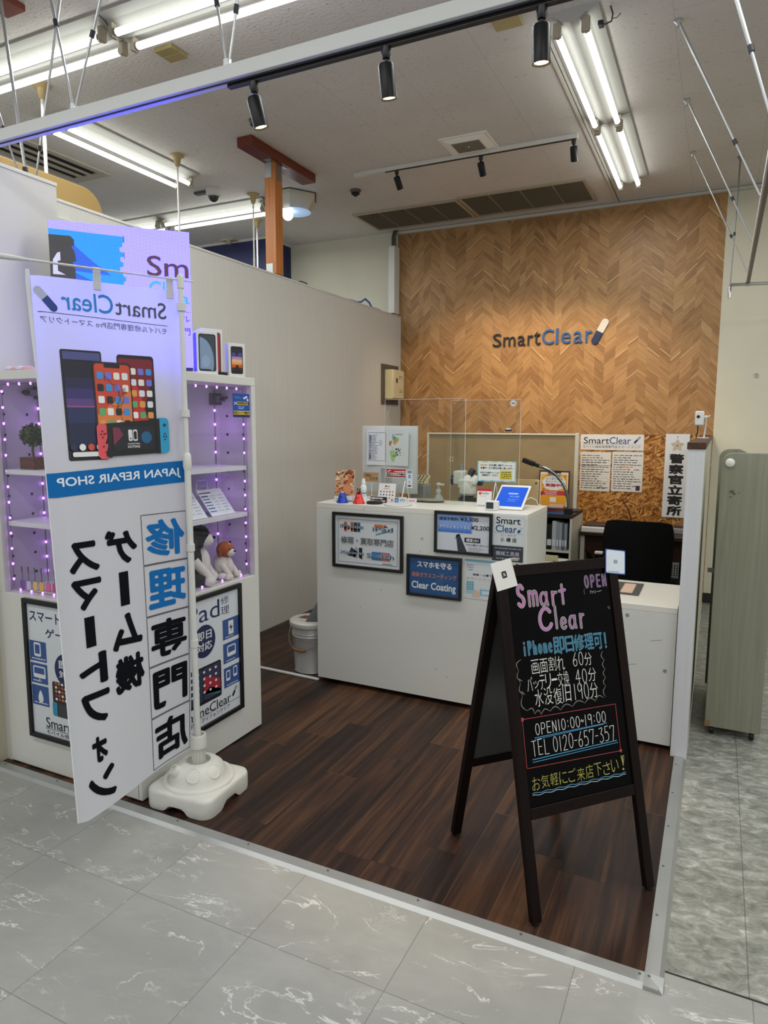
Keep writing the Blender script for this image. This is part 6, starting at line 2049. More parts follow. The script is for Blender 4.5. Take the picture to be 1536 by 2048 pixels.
m = MB().tube([(-0.93, 3.66, 1.10), (-0.90, 3.68, 1.115), (-0.875, 3.70, 1.10), (-0.87, 3.73, KZ + .006), (-0.86, 3.745, KZ + .004)], 0.0025, M('#e2e2df', 0.4), 8)
tag(m.build('charging_cable'), 'thin white charging cable curling from the tablet at the counter edge', 'cable')

# ================================================================== behind the counter
t = thing('work_table', 'pale work table standing hidden behind the tall counter', 'table', (-1.57, 4.2, 0.006))
MB().box((-2.28, 3.83, 0.925), (-0.925, 4.16, 0.95), M('#cfcabc', 0.5)).build('table_top', t, bevel=0.002)
for x in (-2.24, -0.965):
    for y in (3.87, 4.12):
        MB().box((x - .02, y - .02, 0.0065), (x + .02, y + .02, 0.925), M('#8f918f', 0.4, 0.5)).build('leg', t)
ZT = 0.9504
# computer seen from the back
t = thing('desktop_computer', 'silver all-in-one computer seen from behind on the hidden table', 'computer', (-1.885, 3.99, 0.95))
a = radians(6)
U = Vector((cos(a), -sin(a), 0))
N = U.cross(Z3)
C = Vector((-1.885, 3.955, 1.075))
ALU2 = M('#cdd0d1', 0.42, 0.1)
m = MB()
W, H = 0.405, 0.425
prof = [(0, 0.006), (0.03, 0.014), (0.10, 0.026), (0.2025, 0.032)]
xs = [-W / 2 + q for q, _ in prof] + [W / 2 - q for q, _ in prof[::-1][1:]]
ds = [d for _, d in prof] + [d for _, d in prof[::-1][1:]]
vs, fs = [], []
rows = [(0.0, .3), (0.04, .8), (H / 2, 1.0), (H - .04, .8), (H, .3)]
for z, k in rows:
    for x, d in zip(xs, ds):
        vs.append(C + U * x + Z3 * z + N * (0.004 + d * k))
n = len(xs)
for i in range(len(rows) - 1):
    for j in range(n - 1):
        fs.append((i * n + j, i * n + j + 1, (i + 1) * n + j + 1, (i + 1) * n + j))
m.add(vs, fs, ALU2, True)
m.obox(C + Z3 * (H / 2) - N * 0.002, W / 2, 0.007, H / 2, U, N, Z3, ALU2)
m.build('rear_shell', t, bevel=0.002)
m = MB().obox(C + Z3 * (H / 2) - N * 0.0096, W / 2 - .004, 0.0006, H / 2 - .004, U, N, Z3, M('#101114', 0.15))
m.build('screen_glass', t)
m = MB()
m.beam(C + Z3 * 0.16 + N * 0.04, C + Z3 * (-0.119) + N * 0.02, 0.075, 0.010, M('#c3c7c8', 0.3, 0.6), up=(0, 1, 0))
m.obox(C + Z3 * (-0.1205) - N * 0.05, 0.085, 0.09, 0.004, U, N, Z3, M('#c3c7c8', 0.3, 0.6))
m.build('stand', t, bevel=0.002)
def mapsheet(p, w, h):
    fm = M('#2a3a7a', 0.5)
    p.frame(w * .035, h * .12, w * .47, h * .92, 0.002, fm)
    p.scribble(w * .06, h * .14, w * .28, h * .86, 22, M('#34408a', 0.5), 5, 0.5); p.scribble(w * .06, h * .16, w * .11, h * .84, 22, INK, 6, 0.6)
    p.scribble(w * .30, h * .55, w * .38, h * .72, 5, M('#34408a', 0.5), 7, 0.4)
    p.poly([(w * .62, h * .90), (w * .66, h * .84), (w * .69, h * .78), (w * .65, h * .72), (w * .61, h * .74)], M('#7fb4c0', 0.5))
    p.poly([(w * .66, h * .83), (w * .72, h * .79), (w * .78, h * .76), (w * .70, h * .70), (w * .65, h * .72)], M('#8fb06a', 0.5))
    p.poly([(w * .64, h * .73), (w * .70, h * .70), (w * .79, h * .75), (w * .74, h * .66), (w * .68, h * .57), (w * .63, h * .66)], M('#d0a05a', 0.5))
    p.poly([(w * .54, h * .66), (w * .60, h * .71), (w * .61, h * .64), (w * .57, h * .54), (w * .54, h * .58)], M('#c47a5a', 0.5))
    p.poly([(w * .56, h * .40), (w * .62, h * .44), (w * .72, h * .40), (w * .76, h * .30), (w * .70, h * .24), (w * .67, h * .10), (w * .61, h * .14), (w * .58, h * .26)], M('#a9c88a', 0.5))
    p.layer()
    rr = random.Random(2)
    for i in range(30):
        p.disc(w * rr.uniform(.64, .82), h * rr.uniform(.26, .48), 0.0035, M('#2c5a56', 0.5), 7)
    p.line([(w * .60, h * .56), (w * .63, h * .50), (w * .66, h * .47)], 0.0012, INK)
    p.box_text('hokkaido', w * .68, h * .86, w * .86, h * .90, M('#4a5560', 0.5))
sheet('map_sheet', 'white sheet with a coloured map taped on the silver computer', C + U * (-0.153) + Z3 * 0.175 + N * 0.0365, U, (Z3 + U * 0.02).normalized(), N, 0.31, 0.225, mapsheet, M('#dadde0', 0.5), 'sheet', 0.0008)
# microscope
t = thing('microscope', 'white stereo microscope with black eyepieces standing behind the counter', 'microscope', (-1.39, 4.0, 0.95))
MW_, MK = M('#d6d5cd', 0.35), M('#1d1d1f', 0.4)
MB().box((-1.50, 3.90, ZT), (-1.28, 4.12, ZT + 0.02), MK).build('base_plate', t, bevel=0.006)
MB().tube([(-1.437, 4.06, ZT + .018), (-1.437, 4.06, 1.262)], 0.012, STEEL, 14).build('pillar', t)
m = MB()
m.box((-1.465, 3.985, 1.14), (-1.405, 4.085, 1.225), MW_).box((-1.425, 3.96, 1.12), (-1.33, 4.05, 1.175), MW_)
m.build('focus_arm', t, bevel=0.008)
m = MB()
m.lathe([(0.052, 0.0), (0.052, 0.04), (0.045, 0.055), (0.04, 0.075)], MW_, (-1.372, 4.0, 1.09), 26)
m.lathe([(0.047, -0.012), (0.0525, 0.0)], M('#b9b8b2', 0.4), (-1.372, 4.0, 1.09), 26)
m.build('optical_body', t, bevel=0.0)
MB().lathe([(0.036, -0.055), (0.036, -0.02), (0.045, -0.012)], MK, (-1.372, 4.0, 1.09), 24).lathe([(0.058, -0.058), (0.06, -0.03), (0.05, -0.028), (0.048, -0.056)], MK, (-1.372, 4.0, 1.09), 26).build('ring_light', t)
for x0, dx in ((-1.392, 0.035), (-1.345, 0.045)):
    d = Vector((dx * 0.9, 0.05, 0.075)).normalized()
    m = MB().lathe([(0.026, 0), (0.026, 0.035), (0.021, 0.055), (0.018, 0.06)], MW_, (x0, 3.99, 1.145), 20, d)
    m.build('eye_tube', t)
    m = MB().lathe([(0.0175, 0.058), (0.0175, 0.085), (0.021, 0.09), (0.021, 0.108), (0.016, 0.112), (0.0, 0.110)], MK, (x0, 3.99, 1.145), 20, d)
    m.build('eyepiece', t)
for x0, d in ((-1.465, -X3), (-1.318, X3)):
    MB().lathe([(0.0, 0.0), (0.028, 0.0), (0.030, 0.006), (0.030, 0.022), (0.026, 0.028), (0.0, 0.028)], MK, (x0, 4.03, 1.165), 20, d).build('focus_knob', t)
m = MB().tube([(-1.42, 4.0, 1.04), (-1.47, 3.98, 1.02), (-1.53, 3.97, 0.985), (-1.60, 3.96, ZT + .004)], 0.003, BLACK, 8)
tag(m.build('black_cable'), 'thin black cable drooping left from the microscope ring light', 'cable')
# keypad printer, bottle, cables
t = thing('keypad_printer', 'cream keypad on a grey machine between the computer and the fabric panel', 'machine', (-1.72, 4.09, 0.95))
MB().box((-1.77, 4.03, ZT), (-1.675, 4.15, 1.125), M('#8f928e', 0.5)).build('machine_body', t, bevel=0.006)
m = MB()
R = Matrix.Rotation(radians(28), 3, 'X')
m.box((-1.775, 4.03, 1.145), (-1.672, 4.13, 1.160), M('#cfc39a', 0.5), R)
for i in range(4):
    for j in range(4):
        q = Vector((-1.760 + i * 0.024, 4.045 + j * 0.0235, 1.161))
        pc = Vector((-1.7235, 4.08, 1.1525))
        q = pc + R @ (q - pc)
        m.obox(q, 0.007, 0.006, 0.0012, X3, R @ Y3, R @ Z3, M('#4d4632', 0.6))
m.build('keypad', t)
MB().box((-1.76, 4.027, ZT + .02), (-1.70, 4.0295, 1.03), M('#b02a2a', 0.5)).build('red_label', t)
t = thing('pump_bottle', 'clear pump bottle standing behind the counter left of the microscope', 'bottle', (-1.605, 4.1, 0.95))
MB().lathe([(0.03, 0), (0.031, 0.004), (0.031, 0.09), (0.014, 0.115), (0.013, 0.125)], M('#b9c0c2', 0.15, spec=0.7), (-1.605, 4.1, ZT), 22).build('bottle_body', t)
MB().lathe([(0.016, 0.122), (0.016, 0.145), (0.006, 0.147), (0.006, 0.168), (0.014, 0.170), (0.014, 0.186), (0.004, 0.188)], M('#dadcda', 0.35), (-1.605, 4.1, ZT), 18).obox((-1.58, 4.085, ZT + .178), 0.02, 0.006, 0.006, X3, Y3, Z3, M('#dadcda', 0.35)).build('pump_head', t)
MB().lathe([(0.0315, 0.02), (0.0315, 0.07)], M('#4a7ab8', 0.4), (-1.605, 4.1, ZT), 22, caps=False).build('blue_label', t)
m = MB()
rr = random.Random(4)
pts = []
for i in range(60):
    a = i * 0.55
    pts.append((-1.72 + 0.05 * cos(a) * (1 + .3 * sin(i)) + 0.0012 * i, 4.02 + 0.03 * sin(a), ZT + 0.035 + 0.028 * sin(a * .7)))
m.tube(pts, 0.003, M('#d6d6d2', 0.5), 6)
tag(m.build('white_cable'), 'tangle of thin white cable on the table left of the pump bottle', 'cable')
t = thing('gold_tablet', 'pale gold tablet seen from behind standing at the right behind the counter', 'tablet', (-1.02, 3.95, 0.95))
m = MB()
V = Vector((0, 0.10, 0.995)).normalized()
m.obox(Vector((-1.022, 3.93, ZT + .002)) + V * 0.121, 0.102, 0.0035, 0.119, X3, X3.cross(V) * -1, V, M('#c6ab7d', 0.35, 0.5))
m.build('gold_back', t, bevel=0.002)
MB().lathe([(0.005, 0), (0.005, 0.002)], BLACK, Vector((-0.938, 3.9255, ZT + .001)) + V * 0.222, 12, -Y3).build('lens', t)
MB().beam((-1.02, 3.945, ZT + .13), (-1.02, 4.02, ZT + .002), 0.08, 0.004, M('#8a8a86', 0.4)).build('stand_leg', t)

# fabric panel and chipboard
t = thing('fabric_partition', 'beige fabric desk screen with a pale frame behind the microscope', 'screen panel', (-1.6, 5.4, 0.006))
MB().box((-2.205, 5.405, 0.06), (-0.992, 5.435, 1.432), mat_fabric()).build('fabric_panel', t)
f = MB()
fm = M('#cac8ba', 0.4)
f.box((-2.222, 5.395, 0.0065), (-2.205, 5.445, 1.444), fm).box((-0.992, 5.395, 0.0065), (-0.966, 5.445, 1.450), fm).box((-2.205, 5.395, 1.430), (-0.992, 5.445, 1.444), fm)
f.build('frame', t, bevel=0.002)
m = MB().box((-2.02, 5.4035, 1.205), (-1.985, 5.4048, 1.245), M('#cbbd98', 0.6)).box((-2.012, 5.403, 1.213), (-1.993, 5.4034, 1.237), M('#8a7a58', 0.6))
tag(m.build('paper_tab'), 'tiny pale paper tab stuck on the beige fabric screen left of the microscope', 'paper tab')
t = MB().box((-1.06, 5.755, 0.0065), (-0.1175, 5.775, 1.440), OSB)
tag(t.build('chipboard_panel'), 'orange-brown chipboard panel behind the desk holding the papers and sign', 'chipboard panel')
OY = 5.7545
def shop_sign(p, w, h):
    p.box_text('Smart', w * .05, h * .40, w * .46, h * .82, INK, bold=0.004); p.box_text('Clear', w * .465, h * .40, w * .80, h * .84, M('#1d4690', 0.5), bold=0.004)
    p.capsule((w * .85, h * .45), (w * .945, h * .88), 0.016, M('#8f959a', 0.5), M('#1d2c60', 0.5))
    p.rect(w * .04, h * .345, w * .96, h * .358, INK)
    p.box_text('モバイル端末修理専門店スマートクリア', w * .04, h * .12, w * .95, h * .29, INK)
sheet('shop_sign', 'white horizontal shop sign at the top of the chipboard panel', (-1.012, OY, 1.312), X3, Z3, -Y3, 0.486, 0.125, shop_sign, M('#d9dadb', 0.4), 'sign')
def written(seed):
    def f(p, w, h):
        p.scribble(w * .05, h * .05, w * .95, h * .94, 15, M('#3a3c40', 0.7), seed, 0.38, 0.3)
        if seed == 2:
            p.layer(); p.rect(w * .34, h * .52, w * .70, h * .66, M('#dcdcd8', 0.6)); p.layer()
            p.scribble(w * .35, h * .53, w * .68, h * .65, 2, M('#c47a4a', 0.6), 9, .6); p.rect(w * .80, h * .04, w * .93, h * .16, M('#3a3038', 0.5))
        else:
            p.layer(); p.rect(w * .72, h * .25, w * .92, h * .33, M('#dcdcd8', 0.6)); p.layer(); p.frame(w * .72, h * .25, w * .92, h * .33, 0.0015, M('#c48a8a', 0.6))
            p.line([(w * .02, h * .655), (w * .97, h * .655)], 0.003, INK); p.line([(w * .6, h * .10), (w * .95, h * .10)], 0.003, INK)
    return f
sheet('handwritten_sheet', 'handwritten white sheet on the chipboard, left of the pair below the shop sign', (-1.009, OY, 0.977), X3, Z3, -Y3, 0.239, 0.318, written(1), M('#d4d4d0', 0.6), 'sheet', group='handwritten sheets on the chipboard')
sheet('handwritten_sheet', 'handwritten white sheet with an orange patch on the chipboard, right of the pair', (-0.759, OY, 0.982), X3, Z3, -Y3, 0.235, 0.318, written(2), M('#d4d4d0', 0.6), 'sheet', group='handwritten sheets on the chipboard')
t = thing('police_sign', 'tall white sign with black vertical lettering and a gold sunburst emblem', 'sign', (-0.28, 5.74, 0.797))
def police(p, w, h):
    gold = M('#b39a6a', 0.4)
    cx, cy = w * .50, h * .862
    for i in range(60):
        a = 2 * pi * i / 60
        k = abs(((i / 12.0) % 1) - .5) * 2
        r1 = 0.017
        r2 = 0.027 + 0.024 * k ** 1.2
        d = 0.028
        p.poly([(cx + r1 * cos(a + pi / 2 - d * 1.2), cy + r1 * sin(a + pi / 2 - d * 1.2)), (cx + r1 * cos(a + pi / 2 + d * 1.2), cy + r1 * sin(a + pi / 2 + d * 1.2)), (cx + r2 * cos(a + pi / 2 + d), cy + r2 * sin(a + pi / 2 + d)), (cx + r2 * cos(a + pi / 2 - d), cy + r2 * sin(a + pi / 2 - d))], gold)
    p.disc(cx, cy, .013, gold); p.layer(); p.disc(cx, cy, .009, M('#8f7d55', 0.4)); p.layer(); p.disc(cx, cy, .005, M('#cdbb8e', 0.4))
    p.disc(cx, h * .965, .004, M('#3a3a3a', 0.5), 10); p.disc(cx, h * .02, .004, M('#3a3a3a', 0.5), 10)
    for i, ch in enumerate('警察官立寄所'):
        v = h * (.765 - i * .125)
        p.box_text(ch, w * .19, v - h * .116, w * .82, v, M('#101010', 0.6), bold=0.045)
U = X3
V = Vector((0.0, 0, 1))
sheet('sign_board', None, (-0.368, 5.7495, 0.797), U, V, -Y3, 0.172, 0.648, police, M('#d6d9dd', 0.45), 'sign', 0.004, parent=t)

# desk and the things on it
DW = mat_grain('desk_wood', '#24140e', '#3a2218', 'x', (50.0, 2.0), 0.35)
t = thing('desk', 'dark brown desk with a curved front panel standing against the chipboard', 'desk', (-0.53, 5.45, 0.006))
MB().box((-0.895, 5.18, 0.695), (-0.135, 5.745, 0.72), DW).build('desk_top', t, bevel=0.003)
m = MB()
pts = [(-0.857, 0.694), (-0.183, 0.694)] + [(-0.183 - 0.674 * i / 12, 0.52 + 0.04 * sin(i / 12 * pi * 1.0) + (0.06 if i == 12 else 0)) for i in range(13)]
m.prism(pts, 0.018, (0, 5.24, 0), X3, Z3, Y3, DW)
m.build('curved_apron', t)
for x in (-0.875, -0.165):
    MB().box((x - .015, 5.2, 0.0065), (x + .015, 5.7, 0.694), M('#b5b3a8', 0.4) if x < -.5 else DW).build('leg_panel', t, bevel=0.002)
MB().box((-0.859, 5.68, 0.25), (-0.181, 5.695, 0.65), DW).build('back_panel', t)
ZD = 0.7204
def flat(name, label, cat, a, b, col, rz=0.0, group=None, bev=0.002, rough=0.4):
    m = MB().box(a, b, M(col, rough), Matrix.Rotation(rz, 3, 'Z'))
    return tag(m.build(name, bevel=bev), label, cat, group)
flat('white_binder', 'thick white binder lying at the left end of the desk', 'binder', (-0.890, 5.19, ZD), (-0.715, 5.44, ZD + .034), '#d4d4d0', 0.05)
flat('dark_folder', 'dark flat folder lying on the white binder', 'folder', (-0.885, 5.25, ZD + .0345), (-0.72, 5.45, ZD + .048), '#33231d', 0.03)
flat('phone_stack', 'grey and black handset lying on the desk left of the red wallet', 'handset', (-0.70, 5.46, ZD), (-0.625, 5.56, ZD + .026), '#2a2b2d')
flat('white_plate', 'thin white sheet sticking out under the red wallet on the desk', 'sheet', (-0.69, 5.30, ZD), (-0.53, 5.44, ZD + .005), '#cfcfca')
flat('red_wallet', 'small red wallet lying on the desk', 'wallet', (-0.62, 5.45, ZD), (-0.54, 5.53, ZD + .022), '#b02a2e')
flat('black_case', 'flat black case on the desk right of the red wallet, lower of two', 'case', (-0.50, 5.33, ZD), (-0.275, 5.50, ZD + .026), '#0f0f10')
flat('black_case', 'flat black case with orange sticks on it, upper of two on the desk', 'case', (-0.49, 5.345, ZD + .0265), (-0.285, 5.49, ZD + .046), '#17171a')
m = MB()
for i in range(4):
    m.tube([(-0.46, 5.37 + i * .022, ZD + .0515), (-0.33, 5.39 + i * .02, ZD + .0515)], 0.0045, M('#d08a3a', 0.5), 6)
tag(m.build('orange_sticks'), 'orange wooden sticks lying on the upper black case', 'sticks')
flat('grey_laptop', 'flat grey box at the right end of the desk beside the post', 'box', (-0.262, 5.40, ZD), (-0.14, 5.60, ZD + .034), '#8b8e90')
flat('brown_board', 'brown board lying on the grey box under the police sign', 'board', (-0.26, 5.46, ZD + .0345), (-0.15, 5.62, ZD + .055), '#5a3a24')
m = MB().tube([(-0.585, 5.57, ZD + .004), (-0.575, 5.575, 0.78), (-0.60, 5.58, 0.86), (-0.635, 5.59, 0.91)], 0.005, M('#3a1d14', 0.5), 8)
tag(m.build('curved_stick'), 'thin dark curved stick rising from the desk behind the red wallet', 'stick')
# gooseneck lamp
t = thing('desk_lamp', 'desk lamp with a silver gooseneck and long black head reaching over the shelf', 'lamp', (-0.93, 4.98, 0.86))
m = MB()
pts = [Vector(q) for q in ((-0.945, 4.98, 0.91), (-0.950, 4.98, 0.98), (-0.965, 4.98, 1.04), (-0.995, 4.98, 1.10), (-1.035, 4.98, 1.148), (-1.085, 4.98, 1.183), (-1.13, 4.98, 1.203), (-1.17, 4.98, 1.213))]
sm = []
for i in range(len(pts) - 1):
    for k in range(8):
        sm.append(pts[i].lerp(pts[i + 1], k / 8))
m.tube(sm, [0.0105 if i % 2 else 0.0125 for i in range(len(sm))], M('#8f9090', 0.25, 0.9), 12)
m.build('gooseneck', t)
d = (Vector((-1.28, 4.98, 1.252)) - Vector((-1.165, 4.98, 1.212))).normalized()
m = MB().beam((-1.165, 4.98, 1.212), (-1.205, 4.98, 1.227), 0.030, 0.026, BPLAST).beam((-1.20, 4.98, 1.225), (-1.285, 4.98, 1.255), 0.052, 0.034, BPLAST)
m.build('lamp_head', t, bevel=0.004)
m = MB().box((-0.965, 4.955, 0.8705), (-0.915, 5.005, 0.915), BPLAST)
m.tube([(-0.915, 4.965, .89), (-0.885, 4.96, .895), (-0.865, 4.96, .90)], 0.006, BPLAST, 8)
m.build('clamp', t, bevel=0.004)
# bookshelf with binders
SX0, SX1, SY0, SY1 = -1.10, -0.905, 4.92, 5.36
t = thing('bookshelf', 'narrow shelf unit with grey binders between the counter and the desk', 'shelf unit', ((SX0 + SX1) / 2, 5.14, 0.006))
SW_ = M('#c4bfae', 0.5)
SD_ = M('#2a201b', 0.5)
MB().box((SX0, SY0, 0.846), (SX1, SY1, 0.87), SD_).build('top_board', t, bevel=0.001)
for x0 in (SX0, SX1 - .014):
    MB().box((x0, SY0, 0.0065), (x0 + .014, SY1, 0.8455), SW_ if x0 > -1 else SD_).build('side_board', t)
for z in (0.595, 0.33, 0.03):
    MB().box((SX0 + .0145, SY0 + .005, z), (SX1 - .0145, SY1, z + .016), SW_).build('shelf_board', t)
MB().box((SX0 + .0145, SY1 - .01, 0.05), (SX1 - .0145, SY1, 0.845), SD_).build('back_board', t)
spec = [('black', '#141416', .038, .185, 'black'), ('pale grey', '#a9aeb0', .030, .21, 'white'), ('grey', '#878d96', .020, .205, None), ('steel grey', '#8e959c', .022, .20, None), ('dark grey', '#4b5058', .016, .20, None), ('blue-grey', '#7f8894', .020, .195, None)]
for lv, z0, hk in (('upper', 0.6115, 1.0), ('lower', 0.3465, 0.96)):
    x = SX0 + .017
    for k, (nm, c, w, hh, _) in enumerate(spec):
        m = MB()
        m.box((x, SY0 + .012, z0), (x + w - .001, SY0 + .25, z0 + hh * hk), M(c, 0.5))
        m.box((x + .003, SY0 + .0112, z0 + .03), (x + w - .004, SY0 + .0119, z0 + .075), M('#c9cdd0', 0.5))
        tag(m.build('binder', bevel=0.0015), '%s binder, number %s from the left on the %s shelf of the shelf unit' % (nm, ('one', 'two', 'three', 'four', 'five', 'six')[k], lv), 'binder', 'binders in the shelf unit')
        x += w
for i, (c, nm) in enumerate((('#2f6aa8', 'blue pouch at the bottom'), ('#7a2a2c', 'dark red pouch second from the bottom'), ('#3a2f34', 'dark pouch third from the bottom'), ('#b5968a', 'pinkish pouch on top'))):
    flat('pouch', nm + ' of the little pile on the shelf unit', 'pouch', (SX0 + .01, SY0 + .02, .8704 + i * .0145), (SX1 - .06 - .006 * i, SY0 + .16, .8704 + i * .0145 + .0138), c, 0.06 * (i - 1), 'pile of pouches on the shelf unit', 0.003)
def coupon(p, w, h):
    p.rect(w * .04, h * .03, w * .96, h * .93, M('#d9a02c', 0.5)); p.layer()
    p.rect(w * .04, h * .03, w * .96, h * .30, M('#d8951f', 0.5))
    pts = [(w * (.5 + .41 * cos(2 * pi * i / 24) * (1 + .07 * (i % 2))), h * (.69 + .21 * sin(2 * pi * i / 24) * (1 + .1 * (i % 2)))) for i in range(24)]
    p.poly(pts, M('#d7dde0', 0.5))
    p.rect(w * .10, h * .33, w * .90, h * .46, M('#b8333a', 0.5)); p.poly([(w * .04, h * .30), (w * .12, h * .34), (w * .12, h * .44), (w * .04, h * .42)], M('#8f2a22', 0.5)); p.poly([(w * .96, h * .30), (w * .88, h * .34), (w * .88, h * .44), (w * .96, h * .42)], M('#8f2a22', 0.5))
    for u, v, c in ((.12, .88, '#e6c23a'), (.88, .88, '#e07a2a'), (.10, .62, '#d9832a'), (.90, .52, '#e6c23a'), (.14, .5, '#c45a2a')):
        p.disc(w * u, h * v, .009, M(c, 0.5), 10)
    p.layer()
    p.box_text('クーポン特典', w * .20, h * .77, w * .80, h * .83, M('#8a5a4a', 0.5), bold=0.02); p.box_text('キャンペーン', w * .20, h * .69, w * .78, h * .75, M('#8a5a4a', 0.5), bold=0.02)
    p.box_text('実施中!', w * .20, h * .57, w * .78, h * .67, M('#a82a34', 0.5), bold=0.05)
    p.scribble(w * .15, h * .405, w * .85, h * .435, 1, PAPER, 3, .8, .1); p.scribble(w * .2, h * .35, w * .8, h * .38, 1, PAPER, 4, .8, .1)
    p.rect(w * .38, h * .13, w * .60, h * .27, M('#d8dadc', 0.5))
t = thing('clipboard', 'dark clipboard with an orange coupon poster leaning against the fabric screen', 'clipboard', (-1.135, 5.34, 0.87))
V = Vector((0, 0.07, 1)).normalized()
N = X3.cross(V)
o = Vector((-1.252, 5.35, 0.8705))
MB().obox(o + X3 * .118 + V * .144, .118, .003, .144, X3, -N, V, M('#3a1f1c', 0.5)).build('board', t, bevel=0.001)
m = MB()
m.obox(o + X3 * .118 + V * .142 + N * .0036, .108, .0005, .134, X3, -N, V, M('#d9d2c2', 0.5))
coupon(Print(m, o + X3 * .010 + V * .008 + N * .0042, X3, V, N), .216, .268)
m.build('coupon_poster', t)
MB().obox(o + X3 * .118 + V * .278 + N * .009, .05, .004, .008, X3, -N, V, BLACK).tube([o + X3 * .075 + V * .27 + N * .01, o + X3 * .08 + V * .262 + N * .012, o + X3 * .155 + V * .262 + N * .012, o + X3 * .16 + V * .27 + N * .01], 0.003, CHROME, 8).build('metal_clip', t)
# notepad on a low drawer box
t = thing('drawer_box', 'white low drawer box behind the right end of the tall counter', 'drawer box', (-0.95, 4.4, 0.006))
MB().box((-1.08, 4.22, 0.0065), (-0.85, 4.56, 0.625), M('#c9c9c2', 0.45)).build('box_body', t, bevel=0.003)
for z in (0.05, 0.24, 0.43):
    m = MB().box((-1.07, 4.213, z), (-0.86, 4.2195, z + .175), M('#d0d0c9', 0.45))
    d = m.build('drawer_front', t, bevel=0.002)
    MB().box((-1.0, 4.205, z + .13), (-0.93, 4.2125, z + .142), M('#8f8f8a', 0.4)).build('handle', d)
t = thing('notepad', 'cream spiral notepad standing on the drawer box behind the chalkboard', 'notepad', (-0.95, 4.3, 0.625))
m = MB().box((-1.03, 4.295, .6255), (-0.868, 4.305, .6895), M('#ddd3a0', 0.6))
m.box((-0.90, 4.2943, .65), (-0.885, 4.2949, .655), M('#b04030', 0.6))
m.build('pages', t)
m = MB()
for i in range(14):
    m.lathe([(.0035, -.0012), (.0045, 0), (.0035, .0012)], M('#4a4a40', 0.4), (-1.02 + i * .0108, 4.30, .6895), 8, X3)
m.build('spiral_binding', t)
m = MB().box((-1.06, 4.24, .6255), (-0.87, 4.285, .652), M('#cfd4d8', 0.5))
for i in range(9):
    m.box((-1.05 + i * .019, 4.2393, .644), (-1.042 + i * .019, 4.24, .650), INK)
tag(m.build('tear_off_pad', bevel=0.001), 'pale blue-white tear-off pad in front of the cream notepad', 'notepad')
# office chair
t = thing('office_chair', 'black mesh-backed office chair in front of the desk', 'chair', (-0.44, 4.75, 0.006))
CM, CP = M('#060607', 0.85, spec=0.15, bump=0.3, bscale=900), M('#131315', 0.45)
m = MB()
NX, NZ = 12, 12
vs, fs = [], []
for sgn in (0, 1):
    for j in range(NZ + 1):
        for i in range(NX + 1):
            u, v = i / NX * 2 - 1, j / NZ * 2 - 1
            k = 1 - 0.10 * abs(v) ** 4 - 0.05 * (1 - v) * .5
            kk = 1 - 0.08 * abs(u) ** 4
            vs.append((-0.435 + 0.222 * u * k, 4.60 - 0.03 * (1 - u * u) + 0.03 * v + 0.05 * u * u + (0.028 if sgn else 0), 0.665 + 0.232 * v * kk))
n1 = (NX + 1) * (NZ + 1)
for j in range(NZ):
    for i in range(NX):
        a = j * (NX + 1) + i
        fs.append((a, a + 1, a + NX + 2, a + NX + 1)); fs.append((n1 + a, n1 + a + NX + 1, n1 + a + NX + 2, n1 + a + 1))
for j in range(NZ):
    for i in (0, NX):
        a = j * (NX + 1) + i
        q = (a, a + NX + 1, n1 + a + NX + 1, n1 + a)
        fs.append(q if i == 0 else q[::-1])
for i in range(NX):
    for j in (0, NZ):
        a = j * (NX + 1) + i
        q = (a, n1 + a, n1 + a + 1, a + 1)
        fs.append(q if j == 0 else q[::-1])
m.add(vs, fs, CM, True)
m.build('backrest', t, sharp=50)
m = MB().lathe([(0.0, 0), (0.2, 0), (0.235, 0.02), (0.24, 0.04), (0.22, 0.065), (0.0, 0.07)], CM, (0, 0, 0), 28)
m.v = [Vector((-0.43 + q.x, 4.86 + q.y * .95, 0.42 + q.z)) for q in m.v]
m.build('seat', t)
MB().tube([(-0.435, 4.66, 0.52), (-0.435, 4.68, 0.44), (-0.435, 4.76, 0.405), (-0.43, 4.86, 0.405)], 0.022, CP, 10).build('back_support', t)
MB().tube([(-0.43, 4.86, 0.42), (-0.43, 4.86, 0.09)], 0.026, CP, 14).build('gas_post', t)
for k in range(5):
    a = 2 * pi * k / 5 + .4
    q = Vector((-0.43 + .24 * cos(a), 4.86 + .24 * sin(a), 0.075))
    MB().tube([(-0.43, 4.86, .11), q], [.028, .018], CP, 10).build('base_leg', t)
    MB().lathe([(.024, -.018), (.027, -.012), (.027, .012), (.024, .018)], BPLAST, (q.x, q.y, .0345), 14, (-sin(a), cos(a), 0)).tube([(q.x, q.y, .075), (q.x, q.y, .036)], .008, CP, 8).build('caster', t)
t = thing('low_cabinet', 'black low cabinet under the right end of the desk', 'cabinet', (-0.245, 5.4, 0.006))
MB().box((-0.30, 5.19, 0.0065), (-0.19, 5.6, 0.43), M('#17171a', 0.5)).build('cabinet_body', t, bevel=0.003)
m = MB().box((-0.297, 5.1835, 0.03), (-0.193, 5.1895, 0.41), M('#1d1d20', 0.5))
d = m.build('door', t, bevel=0.002)
MB().box((-0.29, 5.175, .30), (-0.28, 5.183, .38), STEEL).build('handle', d)
t = thing('perforated_bin', 'small grey bin with round holes on the black cabinet under the desk', 'bin', (-0.245, 5.24, 0.43))
m = MB().box((-0.292, 5.20, .4304), (-0.20, 5.28, .535), M('#8a8c8b', 0.5))
for i in range(5):
    for j in range(5):
        m.lathe([(.0058, 0), (.0058, .0006)], BLACK, (-0.281 + i * .0175, 5.20, .448 + j * .018), 10, -Y3)
m.build('bin_body', t, bevel=0.002)
m = MB()
pts = []
